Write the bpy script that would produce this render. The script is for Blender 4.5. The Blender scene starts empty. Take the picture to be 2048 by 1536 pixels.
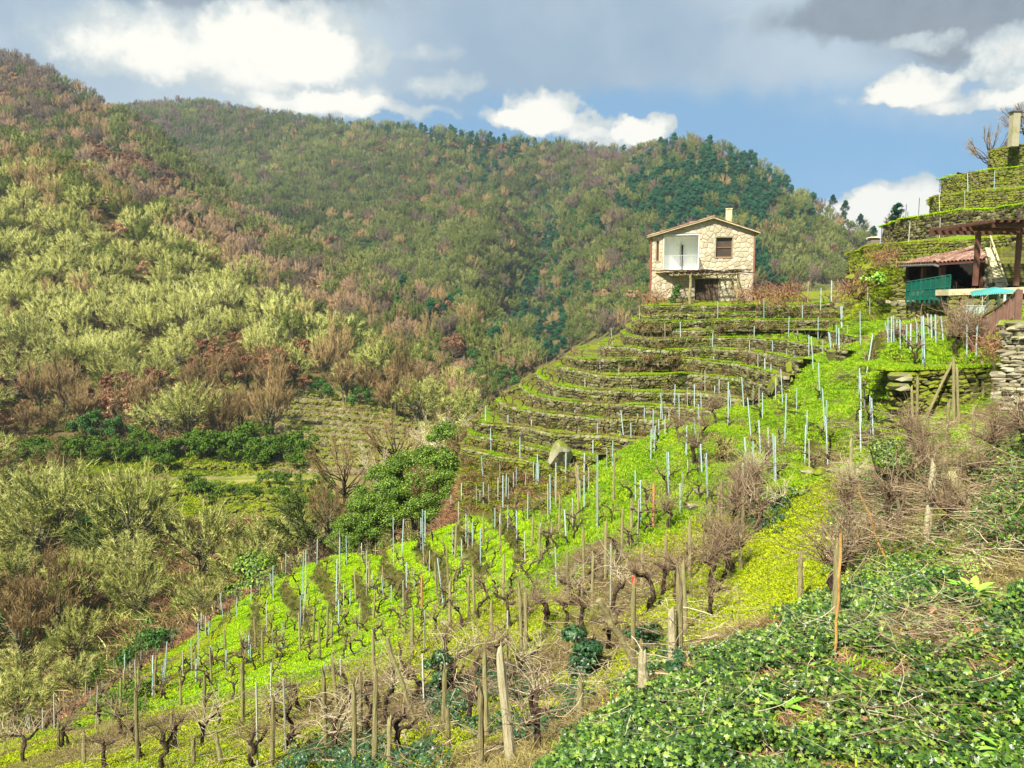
import bpy, math, random
import numpy as np
from mathutils import Vector, Matrix
from mathutils.bvhtree import BVHTree
R = math.radians
rng = np.random.default_rng(7)
SC = bpy.context.scene
COL = SC.collection

# ---------------------------------------------------------------- camera
FPX = 1547.0; HOR = 600.0
PITCH = math.atan((768 - HOR) / FPX)
cam_d = bpy.data.cameras.new('camera'); cam = bpy.data.objects.new('camera', cam_d)
COL.objects.link(cam); SC.camera = cam
cam_d.sensor_width = 36.0; cam_d.lens = FPX / 2048 * 36.0
cam_d.clip_start = 0.05; cam_d.clip_end = 12000
cam.location = (0, 0, 0); cam.rotation_euler = (math.pi / 2 - PITCH, 0, 0)

# ---------------------------------------------------------------- light
SUN_EL, SUN_AZ = R(46), R(215)        # azimuth clockwise from +Y: behind the camera, to the left
SC.view_settings.view_transform = 'Standard'
SC.view_settings.look = 'None'
EXPO = 1.55
SC.view_settings.exposure = EXPO
SC.view_settings.gamma = 1.0
SC.view_settings.use_curve_mapping = False
sd = bpy.data.lights.new('sun', 'SUN'); sd.energy = 3.7; sd.angle = R(3); sd.color = (1.0, 0.94, 0.81)
sun = bpy.data.objects.new('sun', sd); COL.objects.link(sun)
sdir = Vector((math.sin(SUN_AZ) * math.cos(SUN_EL), math.cos(SUN_AZ) * math.cos(SUN_EL), math.sin(SUN_EL)))
sun.rotation_euler = (-sdir).to_track_quat('-Z', 'Y').to_euler()
sun.location = sdir * 100

class NT:
    """small node helper"""
    def __init__(s, tree): s.t = tree; s.n = tree.nodes; s.l = tree.links
    def node(s, typ, **kw):
        n = s.n.new(typ)
        for k, v in kw.items():
            if k.startswith('i_'): s.put(n, k[2:], v)
            else: setattr(n, k, v)
        return n
    def put(s, n, key, v):
        key = int(key) if isinstance(key, str) and key.isdigit() else key
        inp = n.inputs[key]
        if isinstance(v, bpy.types.NodeSocket): s.l.new(v, inp)
        elif v is not None: inp.default_value = v
    def m(s, op, a, b=None, c=None, clamp=False):
        n = s.n.new('ShaderNodeMath'); n.operation = op; n.use_clamp = clamp
        s.put(n, 0, a)
        if b is not None: s.put(n, 1, b)
        if c is not None: s.put(n, 2, c)
        return n.outputs[0]
    def mix(s, f, a, b, mode='MIX'):
        n = s.n.new('ShaderNodeMix'); n.data_type = 'RGBA'; n.blend_type = mode
        s.put(n, 0, f)
        for k, v in ((6, a), (7, b)):
            if isinstance(v, (tuple, list)) and len(v) == 3: v = (*v, 1)
            s.put(n, k, v)
        return n.outputs[2]
    def ramp(s, f, lo, hi, a=0.0, b=1.0, smooth=True):
        n = s.n.new('ShaderNodeMapRange'); n.interpolation_type = 'SMOOTHSTEP' if smooth else 'LINEAR'
        s.put(n, 0, f); s.put(n, 1, lo); s.put(n, 2, hi); s.put(n, 3, a); s.put(n, 4, b)
        return n.outputs[0]
    def noise(s, vec, scale, detail=4, rough=0.55, dist=0.0):
        n = s.n.new('ShaderNodeTexNoise'); n.inputs['Scale'].default_value = scale
        n.inputs['Detail'].default_value = detail; n.inputs['Roughness'].default_value = rough
        n.inputs['Distortion'].default_value = dist
        if vec is not None: s.l.new(vec, n.inputs['Vector'])
        return n.outputs['Fac'], n.outputs['Color']

world = bpy.data.worlds.new('World'); SC.world = world; world.use_nodes = True
wt = NT(world.node_tree); wt.n.clear()
sky = wt.node('ShaderNodeTexSky', sky_type='NISHITA', sun_disc=False)
sky.sun_elevation = SUN_EL; sky.sun_rotation = SUN_AZ; sky.altitude = 400
sky.air_density = 1.0; sky.dust_density = 0.4; sky.ozone_density = 3.0
tc = wt.node('ShaderNodeTexCoord')
sep = wt.node('ShaderNodeSeparateXYZ'); wt.l.new(tc.outputs['Generated'], sep.inputs[0])
nx, ny, nz = sep.outputs
hyp = wt.m('SQRT', wt.m('ADD', wt.m('MULTIPLY', nx, nx), wt.m('MULTIPLY', ny, ny)))
az0 = wt.m('ARCTAN2', nx, ny)
el0 = wt.m('ARCTAN2', nz, hyp)
# warp of the cloud outlines
wn, wc = wt.noise(tc.outputs['Generated'], 9.0, 5, 0.6)
wn2, wc2 = wt.noise(tc.outputs['Generated'], 24.0, 6, 0.62)
ws = wt.node('ShaderNodeSeparateColor'); wt.l.new(wc, ws.inputs[0])
ws2 = wt.node('ShaderNodeSeparateColor'); wt.l.new(wc2, ws2.inputs[0])
def warp(base, c1, c2, a1, a2):
    return wt.m('ADD', wt.m('ADD', base, wt.m('MULTIPLY', wt.m('SUBTRACT', c1, 0.5), a1)), wt.m('MULTIPLY', wt.m('SUBTRACT', c2, 0.5), a2))
azw = warp(az0, ws.outputs[0], ws2.outputs[0], 0.14, 0.05)
elw = warp(el0, ws.outputs[1], ws2.outputs[1], 0.055, 0.035)
def blob_sum(blobs):
    tot = None
    for (px, py, rx, ry, w) in blobs:
        a = math.atan((px - 1024) / FPX); e = math.atan((HOR - py) / math.hypot(FPX, px - 1024))
        da = wt.m('MULTIPLY', wt.m('SUBTRACT', azw, a), FPX / rx * 0.9)
        de = wt.m('MULTIPLY', wt.m('SUBTRACT', elw, e), FPX / ry * 0.9)
        r2 = wt.m('ADD', wt.m('MULTIPLY', da, da), wt.m('MULTIPLY', de, de))
        g = wt.m('MULTIPLY', wt.m('MAXIMUM', wt.m('SUBTRACT', 1.0, wt.m('MULTIPLY', r2, 0.5)), 0.0), w)
        tot = g if tot is None else wt.m('ADD', tot, g)
    return tot
bright = blob_sum([(590, 85, 120, 40, .9), (650, 140, 90, 32, .9), (430, 115, 180, 55, .7), (500, 150, 180, 40, .45), (200, 80, 190, 45, .3), (300, 150, 150, 35, .25), (700, 212, 80, 14, .8), (610, 215, 90, 14, .7), (640, 232, 110, 14, .7),
                   (800, 236, 90, 12, .7), (1085, 232, 66, 32, 1.5), (1120, 262, 110, 18, 1.0), (1010, 252, 60, 14, .8), (1285, 262, 36, 20, 1.3), (1250, 285, 60, 16, .8), (1795, 425, 80, 42, 1.5),
                   (1740, 470, 160, 50, 1.3), (1790, 182, 62, 22, 1.2), (1760, 200, 70, 12, .8), (1960, 205, 130, 14, .9), (2040, 130, 60, 46, 1.0), (1900, 158, 26, 12, .6),
                   (1810, 104, 80, 16, .6), (850, 140, 70, 16, .45), (900, 195, 60, 20, .6), (1425, 62, 45, 8, .35)])
veil = blob_sum([(120, 90, 330, 90, .85), (250, 180, 300, 60, .5), (420, 120, 380, 110, .6), (850, 180, 190, 45, .55), (1050, 60, 420, 90, .8), (1950, 130, 260, 90, .6),
                 (1450, 60, 300, 90, .8), (700, 20, 500, 40, .6), (1350, 150, 300, 50, .35)])
grey = blob_sum([(1850, 25, 260, 42, 1.0), (2010, 70, 140, 26, .8), (1680, 50, 90, 30, .5), (2200, 40, 300, 60, 1.0), (330, 12, 330, 22, .7), (720, 20, 160, 20, .4)])
# general broken cloud over the whole rest of the sky
gn, _ = wt.noise(tc.outputs['Generated'], 2.6, 6, 0.55)
hi = wt.ramp(el0, 0.33, 0.62)
outside = wt.m('MAXIMUM', hi, wt.ramp(wt.m('ABSOLUTE', az0), 0.72, 1.1))
gen = wt.m('MULTIPLY', wt.ramp(gn, 0.42, 0.62, 0.25, .85), outside)
fr, _ = wt.noise(tc.outputs['Generated'], 34.0, 6, 0.6)
frs = wt.m('MULTIPLY', wt.m('SUBTRACT', fr, 0.5), 0.55)
mb = wt.ramp(wt.m('ADD', bright, frs), 0.22, 0.62)
mv = wt.m('MAXIMUM', wt.ramp(wt.m('ADD', veil, wt.m('MULTIPLY', frs, 0.6)), 0.0, 0.95), gen)
mg = wt.ramp(wt.m('ADD', grey, wt.m('MULTIPLY', frs, 0.8)), 0.15, 0.95)
SKYK = 0.10
def sk(c): return tuple(v / 2 ** EXPO / SKYK for v in c)
skyn = wt.mix(1.0, sky.outputs[0], (0.46, 0.66, 0.84), 'MULTIPLY')
# streaky darker rain band in the blue
strn, _ = wt.noise(tc.outputs['Generated'], 5.0, 3, 0.5)
blue = wt.mix(wt.ramp(el0, 0.05, 0.36), sk((0.125, 0.31, 0.50)), sk((0.28, 0.46, 0.58)))
blue = wt.mix(wt.ramp(strn, 0.40, 0.68, 0, .8), blue, sk((0.21, 0.39, 0.56)))
skyn = wt.mix(0.82, skyn, blue)
c = wt.mix(wt.m('MULTIPLY', mv, 0.85), skyn, wt.mix(wt.ramp(gn, .35, .65), sk((0.36, 0.47, 0.58)), sk((0.62, 0.71, 0.76))))
c = wt.mix(mg, c, wt.mix(fr, sk((0.22, 0.27, 0.33)), sk((0.36, 0.42, 0.48))))
c = wt.mix(mb, c, wt.mix(wt.ramp(wt.m('ADD', wt.m('ADD', bright, frs), wt.m('MULTIPLY', wt.m('SUBTRACT', wn2, .5), 1.6)), 0.45, 1.25), sk((0.60, 0.68, 0.70)), sk((1.08, 1.05, 0.95))))
bg = wt.node('ShaderNodeBackground'); wt.l.new(c, bg.inputs[0]); bg.inputs[1].default_value = SKYK
wo = wt.node('ShaderNodeOutputWorld'); wt.l.new(bg.outputs[0], wo.inputs[0])

# ---------------------------------------------------------------- helpers
def unproj(px, py, D):
    u = (px - 1024) / FPX; v = (768 - py) / FPX
    y = math.cos(PITCH) + v * math.sin(PITCH); z = -math.sin(PITCH) + v * math.cos(PITCH)
    return np.array([u, y, z]) * (D / y)
def ray(px, py):
    d = unproj(px, py, 1.0); return Vector(d / np.linalg.norm(d))
def proj(P):
    P = np.asarray(P, float); x, y, z = P[..., 0], P[..., 1], P[..., 2]
    f = y * math.cos(PITCH) - z * math.sin(PITCH); u = y * math.sin(PITCH) + z * math.cos(PITCH)
    return 1024 + x / f * FPX, 768 - u / f * FPX
def dist_for_z(py, z): # horizontal forward distance at which height z shows in row py
    k = unproj(1024, py, 1.0)[2]
    return z / k

def mesh_np(name, V, faces, mat, parent=None, smooth=False, attrs=None, link=True):
    """faces: list of int arrays, each (n,k)"""
    V = np.asarray(V, np.float32).reshape(-1, 3)
    me = bpy.data.meshes.new(name)
    faces = [np.asarray(f, np.int32) for f in faces if len(f)]
    nl = sum(f.size for f in faces); nf = sum(len(f) for f in faces)
    me.vertices.add(len(V)); me.vertices.foreach_set('co', V.ravel())
    if nf:
        me.loops.add(nl); me.loops.foreach_set('vertex_index', np.concatenate([f.ravel() for f in faces]))
        tot = np.concatenate([np.full(len(f), f.shape[1], np.int32) for f in faces])
        st = np.concatenate([[0], np.cumsum(tot)[:-1]]).astype(np.int32)
        me.polygons.add(nf); me.polygons.foreach_set('loop_start', st); me.polygons.foreach_set('loop_total', tot)
        me.polygons.foreach_set('use_smooth', np.full(nf, bool(smooth)))
    me.update(calc_edges=True)
    for k, a in (attrs or {}).items():
        at = me.attributes.new(k, 'FLOAT', 'POINT'); at.data.foreach_set('value', np.asarray(a, np.float32))
    if mat: me.materials.append(mat)
    if not link: return me
    return add_obj(name, me, parent)
def add_obj(name, me, parent=None, M=None):
    o = bpy.data.objects.new(name, me); COL.objects.link(o)
    if parent is not None: o.parent = parent
    if M is not None: o.matrix_local = M
    return o

class MB:
    """accumulates geometry"""
    def __init__(s): s.V = []; s.F3 = []; s.F4 = []; s.A = []; s.n = 0; s.FN = {}
    def add(s, V, F3=None, F4=None, rnd=None):
        V = np.asarray(V, float).reshape(-1, 3)
        if F3 is not None and len(F3): s.F3.append(np.asarray(F3) + s.n)
        if F4 is not None and len(F4): s.F4.append(np.asarray(F4) + s.n)
        s.V.append(V); s.A.append(np.full(len(V), float(rng.random()) if rnd is None else 0.0) + (0 if rnd is None else rnd)); s.n += len(V)
    def ngon(s, F): s.FN.setdefault(len(F), []).append(np.asarray(F))
    def box(s, c, d, rot=None, taper=1.0, rnd=None):
        x, y, z = np.asarray(d) / 2
        V = np.array([[-x, -y, -z], [x, -y, -z], [x, y, -z], [-x, y, -z], [-x * taper, -y * taper, z], [x * taper, -y * taper, z], [x * taper, y * taper, z], [-x * taper, y * taper, z]])
        if rot is not None: V = V @ np.asarray(rot).T
        s.add(V + np.asarray(c), F4=[[0, 3, 2, 1], [4, 5, 6, 7], [0, 1, 5, 4], [1, 2, 6, 5], [2, 3, 7, 6], [3, 0, 4, 7]], rnd=rnd)
    def beam(s, a, b, w, h, up=(0, 0, 1), rnd=None):
        a = np.asarray(a, float); b = np.asarray(b, float); d = b - a; L = np.linalg.norm(d); d /= L
        u = np.asarray(up, float); sd_ = np.cross(d, u); 
        if np.linalg.norm(sd_) < 1e-4: sd_ = np.cross(d, (1, 0, 0))
        sd_ /= np.linalg.norm(sd_); u = np.cross(sd_, d)
        s.box((a + b) / 2, (w, L, h), np.stack([sd_, d, u], 1), rnd=rnd)
    def tube(s, P, r, sides=6, caps=True, rnd=None):
        P = np.asarray(P, float); n = len(P); r = np.broadcast_to(np.asarray(r, float), (n,))
        T = np.gradient(P, axis=0); T /= np.linalg.norm(T, axis=1)[:, None] + 1e-9
        ref = np.array([0, 0, 1.0]) if abs(T[:, 2]).mean() < .8 else np.array([1.0, 0, 0])
        A = np.cross(T, ref); A /= np.linalg.norm(A, axis=1)[:, None] + 1e-9; B = np.cross(T, A)
        th = np.arange(sides) / sides * 2 * np.pi
        V = P[:, None, :] + r[:, None, None] * (np.cos(th)[None, :, None] * A[:, None, :] + np.sin(th)[None, :, None] * B[:, None, :])
        i = np.arange(n - 1)[:, None]; j = np.arange(sides)[None, :]; j2 = (j + 1) % sides
        F = np.stack([i * sides + j, i * sides + j2, (i + 1) * sides + j2, (i + 1) * sides + j], -1).reshape(-1, 4)
        V = V.reshape(-1, 3)
        F3 = None
        if caps:
            V = np.vstack([V, P[0], P[-1]]); k = n * sides
            jj = np.arange(sides); F3 = np.vstack([np.stack([(jj + 1) % sides, jj, np.full(sides, k)], 1), np.stack([(n - 1) * sides + jj, (n - 1) * sides + (jj + 1) % sides, np.full(sides, k + 1)], 1)])
        s.add(V, F3, F, rnd)
    def inst(s, T, TF, pos, rot, scale, rnd=None):
        """many copies of a template (V, faces k)"""
        T = np.asarray(T, float); n = len(pos)
        if n == 0: return
        V = np.einsum('nij,mj->nmi', rot, T) * np.reshape(scale, (n, 1, -1)) if np.ndim(scale) == 1 else np.einsum('nij,nmj->nmi', rot, T[None] * np.asarray(scale)[:, None, :])
        V = V + np.asarray(pos)[:, None, :]
        a = rng.random(n) if rnd is None else np.asarray(rnd)
        off = (np.arange(n) * len(T))[:, None, None] + s.n
        for F in TF:
            F = np.asarray(F); Fa = (F[None] + off).reshape(-1, F.shape[1])
            (s.F3 if F.shape[1] == 3 else s.F4).append(Fa)
        s.V.append(V.reshape(-1, 3)); s.A.append(np.repeat(a, len(T))); s.n += n * len(T)
    def build(s, name, mat, parent=None, smooth=False, link=True):
        fs = []
        if s.F3: fs.append(np.vstack(s.F3))
        if s.F4: fs.append(np.vstack(s.F4))
        for k, v in s.FN.items(): fs.append(np.array(v))
        return mesh_np(name, np.vstack(s.V) if s.V else np.zeros((0, 3)), fs, mat, parent, smooth, {'rnd': np.concatenate(s.A)} if s.A else None, link)

def rand_rot(n, tilt=None):
    """random rotation matrices; tilt = max lean from vertical"""
    a = rng.random(n) * 2 * np.pi
    Z = np.zeros((n, 3, 3)); c, sn = np.cos(a), np.sin(a)
    Z[:, 0, 0] = c; Z[:, 0, 1] = -sn; Z[:, 1, 0] = sn; Z[:, 1, 1] = c; Z[:, 2, 2] = 1
    t = (rng.random(n) * (np.pi if tilt is None else tilt)); b = rng.random(n) * 2 * np.pi
    ax = np.stack([np.cos(b), np.sin(b), np.zeros(n)], 1)
    return np.einsum('nij,njk->nik', axis_rot(ax, t), Z)
def axis_rot(ax, t):
    n = len(ax); K = np.zeros((n, 3, 3))
    K[:, 0, 1] = -ax[:, 2]; K[:, 0, 2] = ax[:, 1]; K[:, 1, 0] = ax[:, 2]; K[:, 1, 2] = -ax[:, 0]; K[:, 2, 0] = -ax[:, 1]; K[:, 2, 1] = ax[:, 0]
    I = np.eye(3)[None]; s_ = np.sin(t)[:, None, None]; c_ = (1 - np.cos(t))[:, None, None]
    return I + s_ * K + c_ * (K @ K)
def align_z(d):
    """rotations taking +Z to the given unit vectors"""
    d = np.asarray(d, float); d = d / (np.linalg.norm(d, axis=1)[:, None] + 1e-9)
    ref = np.where(abs(d[:, 2:3]) < .9, [[0, 0, 1.0]], [[1.0, 0, 0]])
    x = np.cross(ref, d); x /= np.linalg.norm(x, axis=1)[:, None]; y = np.cross(d, x)
    return np.stack([x, y, d], -1)

# value noise on the plane
_perm = rng.random((256, 256))
def vnoise(x, y, s):
    x = np.asarray(x) / s; y = np.asarray(y) / s
    xi = np.floor(x).astype(int); yi = np.floor(y).astype(int); fx = x - xi; fy = y - yi
    fx = fx * fx * (3 - 2 * fx); fy = fy * fy * (3 - 2 * fy)
    g = lambda a, b: _perm[a % 256, b % 256]
    return (g(xi, yi) * (1 - fx) + g(xi + 1, yi) * fx) * (1 - fy) + (g(xi, yi + 1) * (1 - fx) + g(xi + 1, yi + 1) * fx) * fy - 0.5
def fbm(x, y, s, o=4):
    t = 0
    for k in range(o): t = t + vnoise(np.asarray(x) + 17.3 * k, np.asarray(y) - 9.1 * k, s / 2 ** k) / 2 ** k
    return t
def sstep(x): x = np.clip(x, 0, 1); return x * x * (3 - 2 * x)

def rbf_fit(P, v, smooth=1e-3):
    P = np.asarray(P, float); v = np.asarray(v, float); n = len(P)
    d = np.linalg.norm(P[:, None] - P[None], axis=-1); K = d * d * np.log(d + 1e-9) ; K[np.arange(n), np.arange(n)] = smooth * n
    Q = np.hstack([np.ones((n, 1)), P]); A = np.zeros((n + 3, n + 3)); A[:n, :n] = K; A[:n, n:] = Q; A[n:, :n] = Q.T
    w = np.linalg.solve(A, np.concatenate([v, np.zeros(3)]))
    def f(X):
        X = np.asarray(X, float); out = np.zeros(len(X))
        for i in range(0, len(X), 20000):
            x = X[i:i + 20000]; dd = np.linalg.norm(x[:, None] - P[None], axis=-1)
            out[i:i + 20000] = (dd * dd * np.log(dd + 1e-9)) @ w[:n] + w[n] + x @ w[n + 1:]
        return out
    return f

# ---- tags
def tag(o, label=None, cat=None, group=None, kind=None):
    if label: o['label'] = label
    if cat: o['category'] = cat
    if group: o['group'] = group
    if kind: o['kind'] = kind
    return o
def empty(name, loc, rz=0.0, label=None, cat=None, group=None):
    o = bpy.data.objects.new(name, None); COL.objects.link(o); o.empty_display_size = 0.2
    o.location = tuple(float(v) for v in loc); o.rotation_euler = (0, 0, rz)
    return tag(o, label, cat, group)
ONES = ['zeroth', 'first', 'second', 'third', 'fourth', 'fifth', 'sixth', 'seventh', 'eighth', 'ninth', 'tenth', 'eleventh', 'twelfth', 'thirteenth',
        'fourteenth', 'fifteenth', 'sixteenth', 'seventeenth', 'eighteenth', 'nineteenth']
TENS = ['', '', 'twenty', 'thirty', 'forty', 'fifty', 'sixty', 'seventy', 'eighty', 'ninety']
def ordw(n):
    if n < 20: return ONES[n]
    if n < 100: return TENS[n // 10][:-1] + 'ieth' if n % 10 == 0 else TENS[n // 10] + '-' + ONES[n % 10]
    return 'hundred-and-' + ordw(n - 100) if n > 100 else 'hundredth'
# ---------------------------------------------------------------- materials
def new_mat(name, rough=0.85, spec=0.25):
    m = bpy.data.materials.new(name); m.use_nodes = True; t = NT(m.node_tree)
    b = t.n['Principled BSDF']; b.inputs['Roughness'].default_value = rough; b.inputs['Specular IOR Level'].default_value = spec
    return m, t, b
def rndval(t):
    a = t.node('ShaderNodeAttribute', attribute_name='rnd'); o = t.node('ShaderNodeObjectInfo')
    return t.m('FRACT', t.m('ADD', a.outputs['Fac'], o.outputs['Random'])), a.outputs['Fac'], o.outputs['Random']
def mat_simple(name, cols, rough=0.85, spec=0.25, nscale=8.0, bump=0.0, bscale=30.0, objw=0.5, coord='Object', trans=0.0, metallic=0.0, patch=0.0, pscale=.5):
    """colour ramp over (object random, piece random, noise)"""
    m, t, b = new_mat(name, rough, spec)
    tc_ = t.node('ShaderNodeTexCoord'); v = tc_.outputs[coord]
    f, a, o = rndval(t)
    nf, nc = t.noise(v, nscale, 5, 0.6)
    fac = t.m('ADD', t.m('MULTIPLY', f, objw), t.m('MULTIPLY', t.ramp(nf, 0.3, 0.7, 0, 1), 1 - objw))
    if patch:
        oi = t.node('ShaderNodeObjectInfo'); pn, _ = t.noise(oi.outputs['Location'], pscale, 3, .6)
        fac = t.m('ADD', fac, t.m('MULTIPLY', t.m('SUBTRACT', pn, .5), patch), clamp=True)
    cr = t.node('ShaderNodeValToRGB'); t.l.new(fac, cr.inputs[0]); el = cr.color_ramp.elements
    while len(el) < len(cols): el.new(0.5)
    for i, c_ in enumerate(cols): el[i].position = i / (len(cols) - 1); el[i].color = (*c_, 1)
    t.l.new(cr.outputs[0], b.inputs['Base Color'])
    b.inputs['Metallic'].default_value = metallic
    if trans: 
        b.inputs['Subsurface Weight'].default_value = 0.0
    if bump:
        bf, _ = t.noise(v, bscale, 6, 0.65)
        bn = t.node('ShaderNodeBump'); bn.inputs['Strength'].default_value = bump; bn.inputs['Distance'].default_value = 0.02
        t.l.new(bf, bn.inputs['Height']); t.l.new(bn.outputs[0], b.inputs['Normal'])
    return m
M = {}
M['lichen'] = mat_simple('lichen_twigs', [(.05, .058, .010), (.19, .205, .042), (.42, .43, .11), (.73, .70, .30)], .9, .1, .5, objw=.75, patch=.35, pscale=.02)
M['lichen_far'] = mat_simple('lichen_twigs_far', [(.022, .038, .012), (.085, .11, .03), (.19, .21, .05), (.37, .37, .11)], .9, .1, .1, objw=.7, patch=.9, pscale=.008)
M['browntwig'] = mat_simple('brown_twigs', [(.10, .065, .028), (.25, .17, .07), (.44, .32, .15)], .9, .1, .5, objw=.7, patch=.5, pscale=.02)
M['olivetwig'] = mat_simple('olive_twigs', [(.024, .040, .010), (.09, .12, .022), (.21, .235, .045)], .9, .1, .5, objw=.7, patch=.9, pscale=.008)
M['salmontwig'] = mat_simple('salmon_brown_twigs', [(.12, .075, .04), (.29, .19, .105), (.48, .33, .20)], .9, .1, .5, objw=.7, patch=.5, pscale=.02)
M['greytwig'] = mat_simple('grey_brown_twigs', [(.06, .045, .032), (.14, .10, .07), (.24, .18, .12)], .9, .1, .5, objw=.7, patch=.6, pscale=.01)
M['bark'] = mat_simple('tree_bark', [(.06, .05, .03), (.14, .12, .07), (.20, .19, .10)], .95, .1, 3, .4, 20)
M['russet'] = mat_simple('russet_leaves', [(.13, .060, .028), (.26, .130, .065), (.40, .23, .12)], .8, .1, 1, objw=.7)
M['orange'] = mat_simple('orange_leaves', [(.26, .14, .07), (.43, .25, .13), (.58, .38, .21)], .8, .1, 1, objw=.7)
M['pine'] = mat_simple('pine_needles', [(.004, .030, .014), (.010, .070, .028), (.028, .13, .045)], .8, .15, .6, objw=.6)
M['evergreen'] = mat_simple('evergreen_leaves', [(.012, .05, .006), (.04, .12, .012), (.10, .22, .025)], .6, .3, 1, objw=.7)
M['broom'] = mat_simple('broom_shrub', [(.025, .06, .005), (.065, .13, .01), (.15, .22, .02)], .8, .15, 1, objw=.6)
M['laurel'] = mat_simple('laurel_leaves', [(.02, .05, .003), (.08, .165, .008), (.28, .38, .025)], .45, .4, 1, objw=.8)
M['ivy'] = mat_simple('ivy_leaves', [(.007, .024, .003), (.026, .066, .005), (.072, .155, .010), (.30, .39, .05)], .38, .5, 2, objw=.85)
M['ivy_dark'] = mat_simple('dark_ivy_leaves', [(.010, .035, .010), (.02, .07, .02), (.05, .12, .03)], .4, .45, 2, objw=.85)
M['fresh'] = mat_simple('fresh_green_leaves', [(.12, .30, .02), (.24, .46, .05), (.36, .58, .08)], .5, .35, 3, objw=.8)
M['grass'] = mat_simple('bright_grass', [(.04, .11, .004), (.13, .27, .006), (.25, .39, .010), (.42, .47, .02)], .8, .15, .7, objw=.75, patch=.8, pscale=.7)
M['moss'] = mat_simple('yellow_moss', [(.09, .125, .006), (.22, .285, .008), (.35, .41, .012), (.48, .49, .025)], .9, .1, 1.2, objw=.7, patch=.8, pscale=.6)
M['lushgrass'] = mat_simple('lush_grass', [(.08, .22, .003), (.22, .44, .004), (.40, .58, .006), (.62, .66, .014)], .8, .15, .7, objw=.75, patch=.7, pscale=.7)
M['drygrass'] = mat_simple('dry_grass', [(.10, .078, .028), (.24, .195, .065), (.43, .36, .14)], .9, .1, 2, objw=.8)
M['bracken'] = mat_simple('dead_bracken', [(.13, .06, .03), (.28, .14, .075), (.42, .26, .14)], .9, .1, 2, objw=.8)
M['vinewood'] = mat_simple('old_vine_bark', [(.018, .012, .010), (.05, .032, .022), (.13, .09, .055)], .95, .15, 14, .8, 60, objw=.3)
M['cane'] = mat_simple('vine_canes', [(.07, .042, .026), (.20, .135, .08), (.42, .31, .18)], .7, .25, 6, objw=.7)
M['palecane'] = mat_simple('pale_dry_canes', [(.26, .20, .12), (.45, .37, .23), (.62, .55, .36)], .7, .25, 6, objw=.7)
M['post'] = mat_simple('mossy_wood_post', [(.13, .11, .05), (.28, .24, .11), (.42, .38, .18)], .9, .15, 9, .7, 45, objw=.35)
M['palepost'] = mat_simple('pale_weathered_post', [(.30, .25, .14), (.48, .42, .25), (.62, .56, .36)], .85, .15, 9, .7, 45, objw=.3)
M['orangepost'] = mat_simple('orange_wood_post', [(.30, .15, .04), (.46, .25, .07), (.55, .34, .12)], .85, .15, 9, .5, 45, objw=.3)
M['stake'] = mat_simple('blue_green_stake', [(.23, .33, .32), (.36, .49, .48), (.52, .63, .61)], .6, .3, 5, .2, 40, objw=.6)
M['greystake'] = mat_simple('grey_stake', [(.26, .27, .20), (.42, .43, .34), (.56, .57, .48)], .7, .3, 5, .2, 40, objw=.6)
M['darkpole'] = mat_simple('dark_pole', [(.05, .05, .06), (.10, .10, .12)], .6, .3, 5)
M['violetpole'] = mat_simple('violet_painted_pole', [(.06, .05, .16), (.10, .09, .25)], .6, .3, 5)
M['wire'] = mat_simple('wire', [(.12, .11, .10), (.22, .21, .19)], .5, .3, 5)
M['earth'] = mat_simple('dark_earth', [(.03, .022, .012), (.07, .05, .025), (.10, .09, .03)], .95, .1, 3, .6, 12, objw=0)

def mat_stone(name, cols, moss=0.4, mosscol=((.05, .07, .006), (.26, .29, .025)), rough=.9):
    m, t, b = new_mat(name, rough, .2)
    g = t.node('ShaderNodeNewGeometry'); v = g.outputs['Position']
    f, a, o = rndval(t)
    nf, _ = t.noise(v, 7, 6, .65)
    fac = t.m('ADD', t.m('MULTIPLY', f, .6), t.m('MULTIPLY', nf, .4))
    cr = t.node('ShaderNodeValToRGB'); t.l.new(fac, cr.inputs[0]); el = cr.color_ramp.elements
    while len(el) < len(cols): el.new(.5)
    for i, c_ in enumerate(cols): el[i].position = i / (len(cols) - 1); el[i].color = (*c_, 1)
    sp = t.node('ShaderNodeSeparateXYZ'); t.l.new(g.outputs['Normal'], sp.inputs[0])
    mn, _ = t.noise(v, 1.3, 5, .6); mn2, _ = t.noise(v, 16, 3, .6)
    mfac = t.m('ADD', t.m('ADD', t.m('MULTIPLY', sp.outputs[2], .45), mn), t.m('MULTIPLY', t.m('SUBTRACT', mn2, .5), .5))
    mf = t.ramp(mfac, .95 - moss * .75, 1.15 - moss * .75)
    c_ = t.mix(mf, cr.outputs[0], t.mix(mn2, mosscol[0], mosscol[1]))
    t.l.new(c_, b.inputs['Base Color'])
    bn = t.node('ShaderNodeBump'); bn.inputs['Strength'].default_value = .6; bn.inputs['Distance'].default_value = .03
    bf, _ = t.noise(v, 22, 6, .65); t.l.new(bf, bn.inputs['Height']); t.l.new(bn.outputs[0], b.inputs['Normal'])
    return m
M['wallstone'] = mat_stone('terrace_wall_stone', [(.016, .012, .006), (.055, .045, .024), (.14, .12, .07), (.36, .32, .22)], .40)
M['mosstone'] = mat_stone('mossy_wall_stone', [(.03, .026, .010), (.10, .09, .035), (.26, .23, .13)], .66, ((.055, .075, .006), (.26, .29, .02)))
M['capstone'] = mat_stone('pale_cap_stone', [(.13, .115, .07), (.27, .24, .155), (.42, .39, .27)], .55)
M['palestone'] = mat_stone('pale_granite', [(.12, .10, .065), (.30, .265, .18), (.48, .43, .31)], .30)
M['boulder'] = mat_stone('granite_boulder', [(.06, .05, .03), (.22, .19, .13), (.42, .38, .28)], .45)
M['housestone'] = mat_stone('house_facade_stone', [(.27, .22, .14), (.42, .36, .24), (.50, .43, .31), (.60, .54, .40)], -.3)
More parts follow.
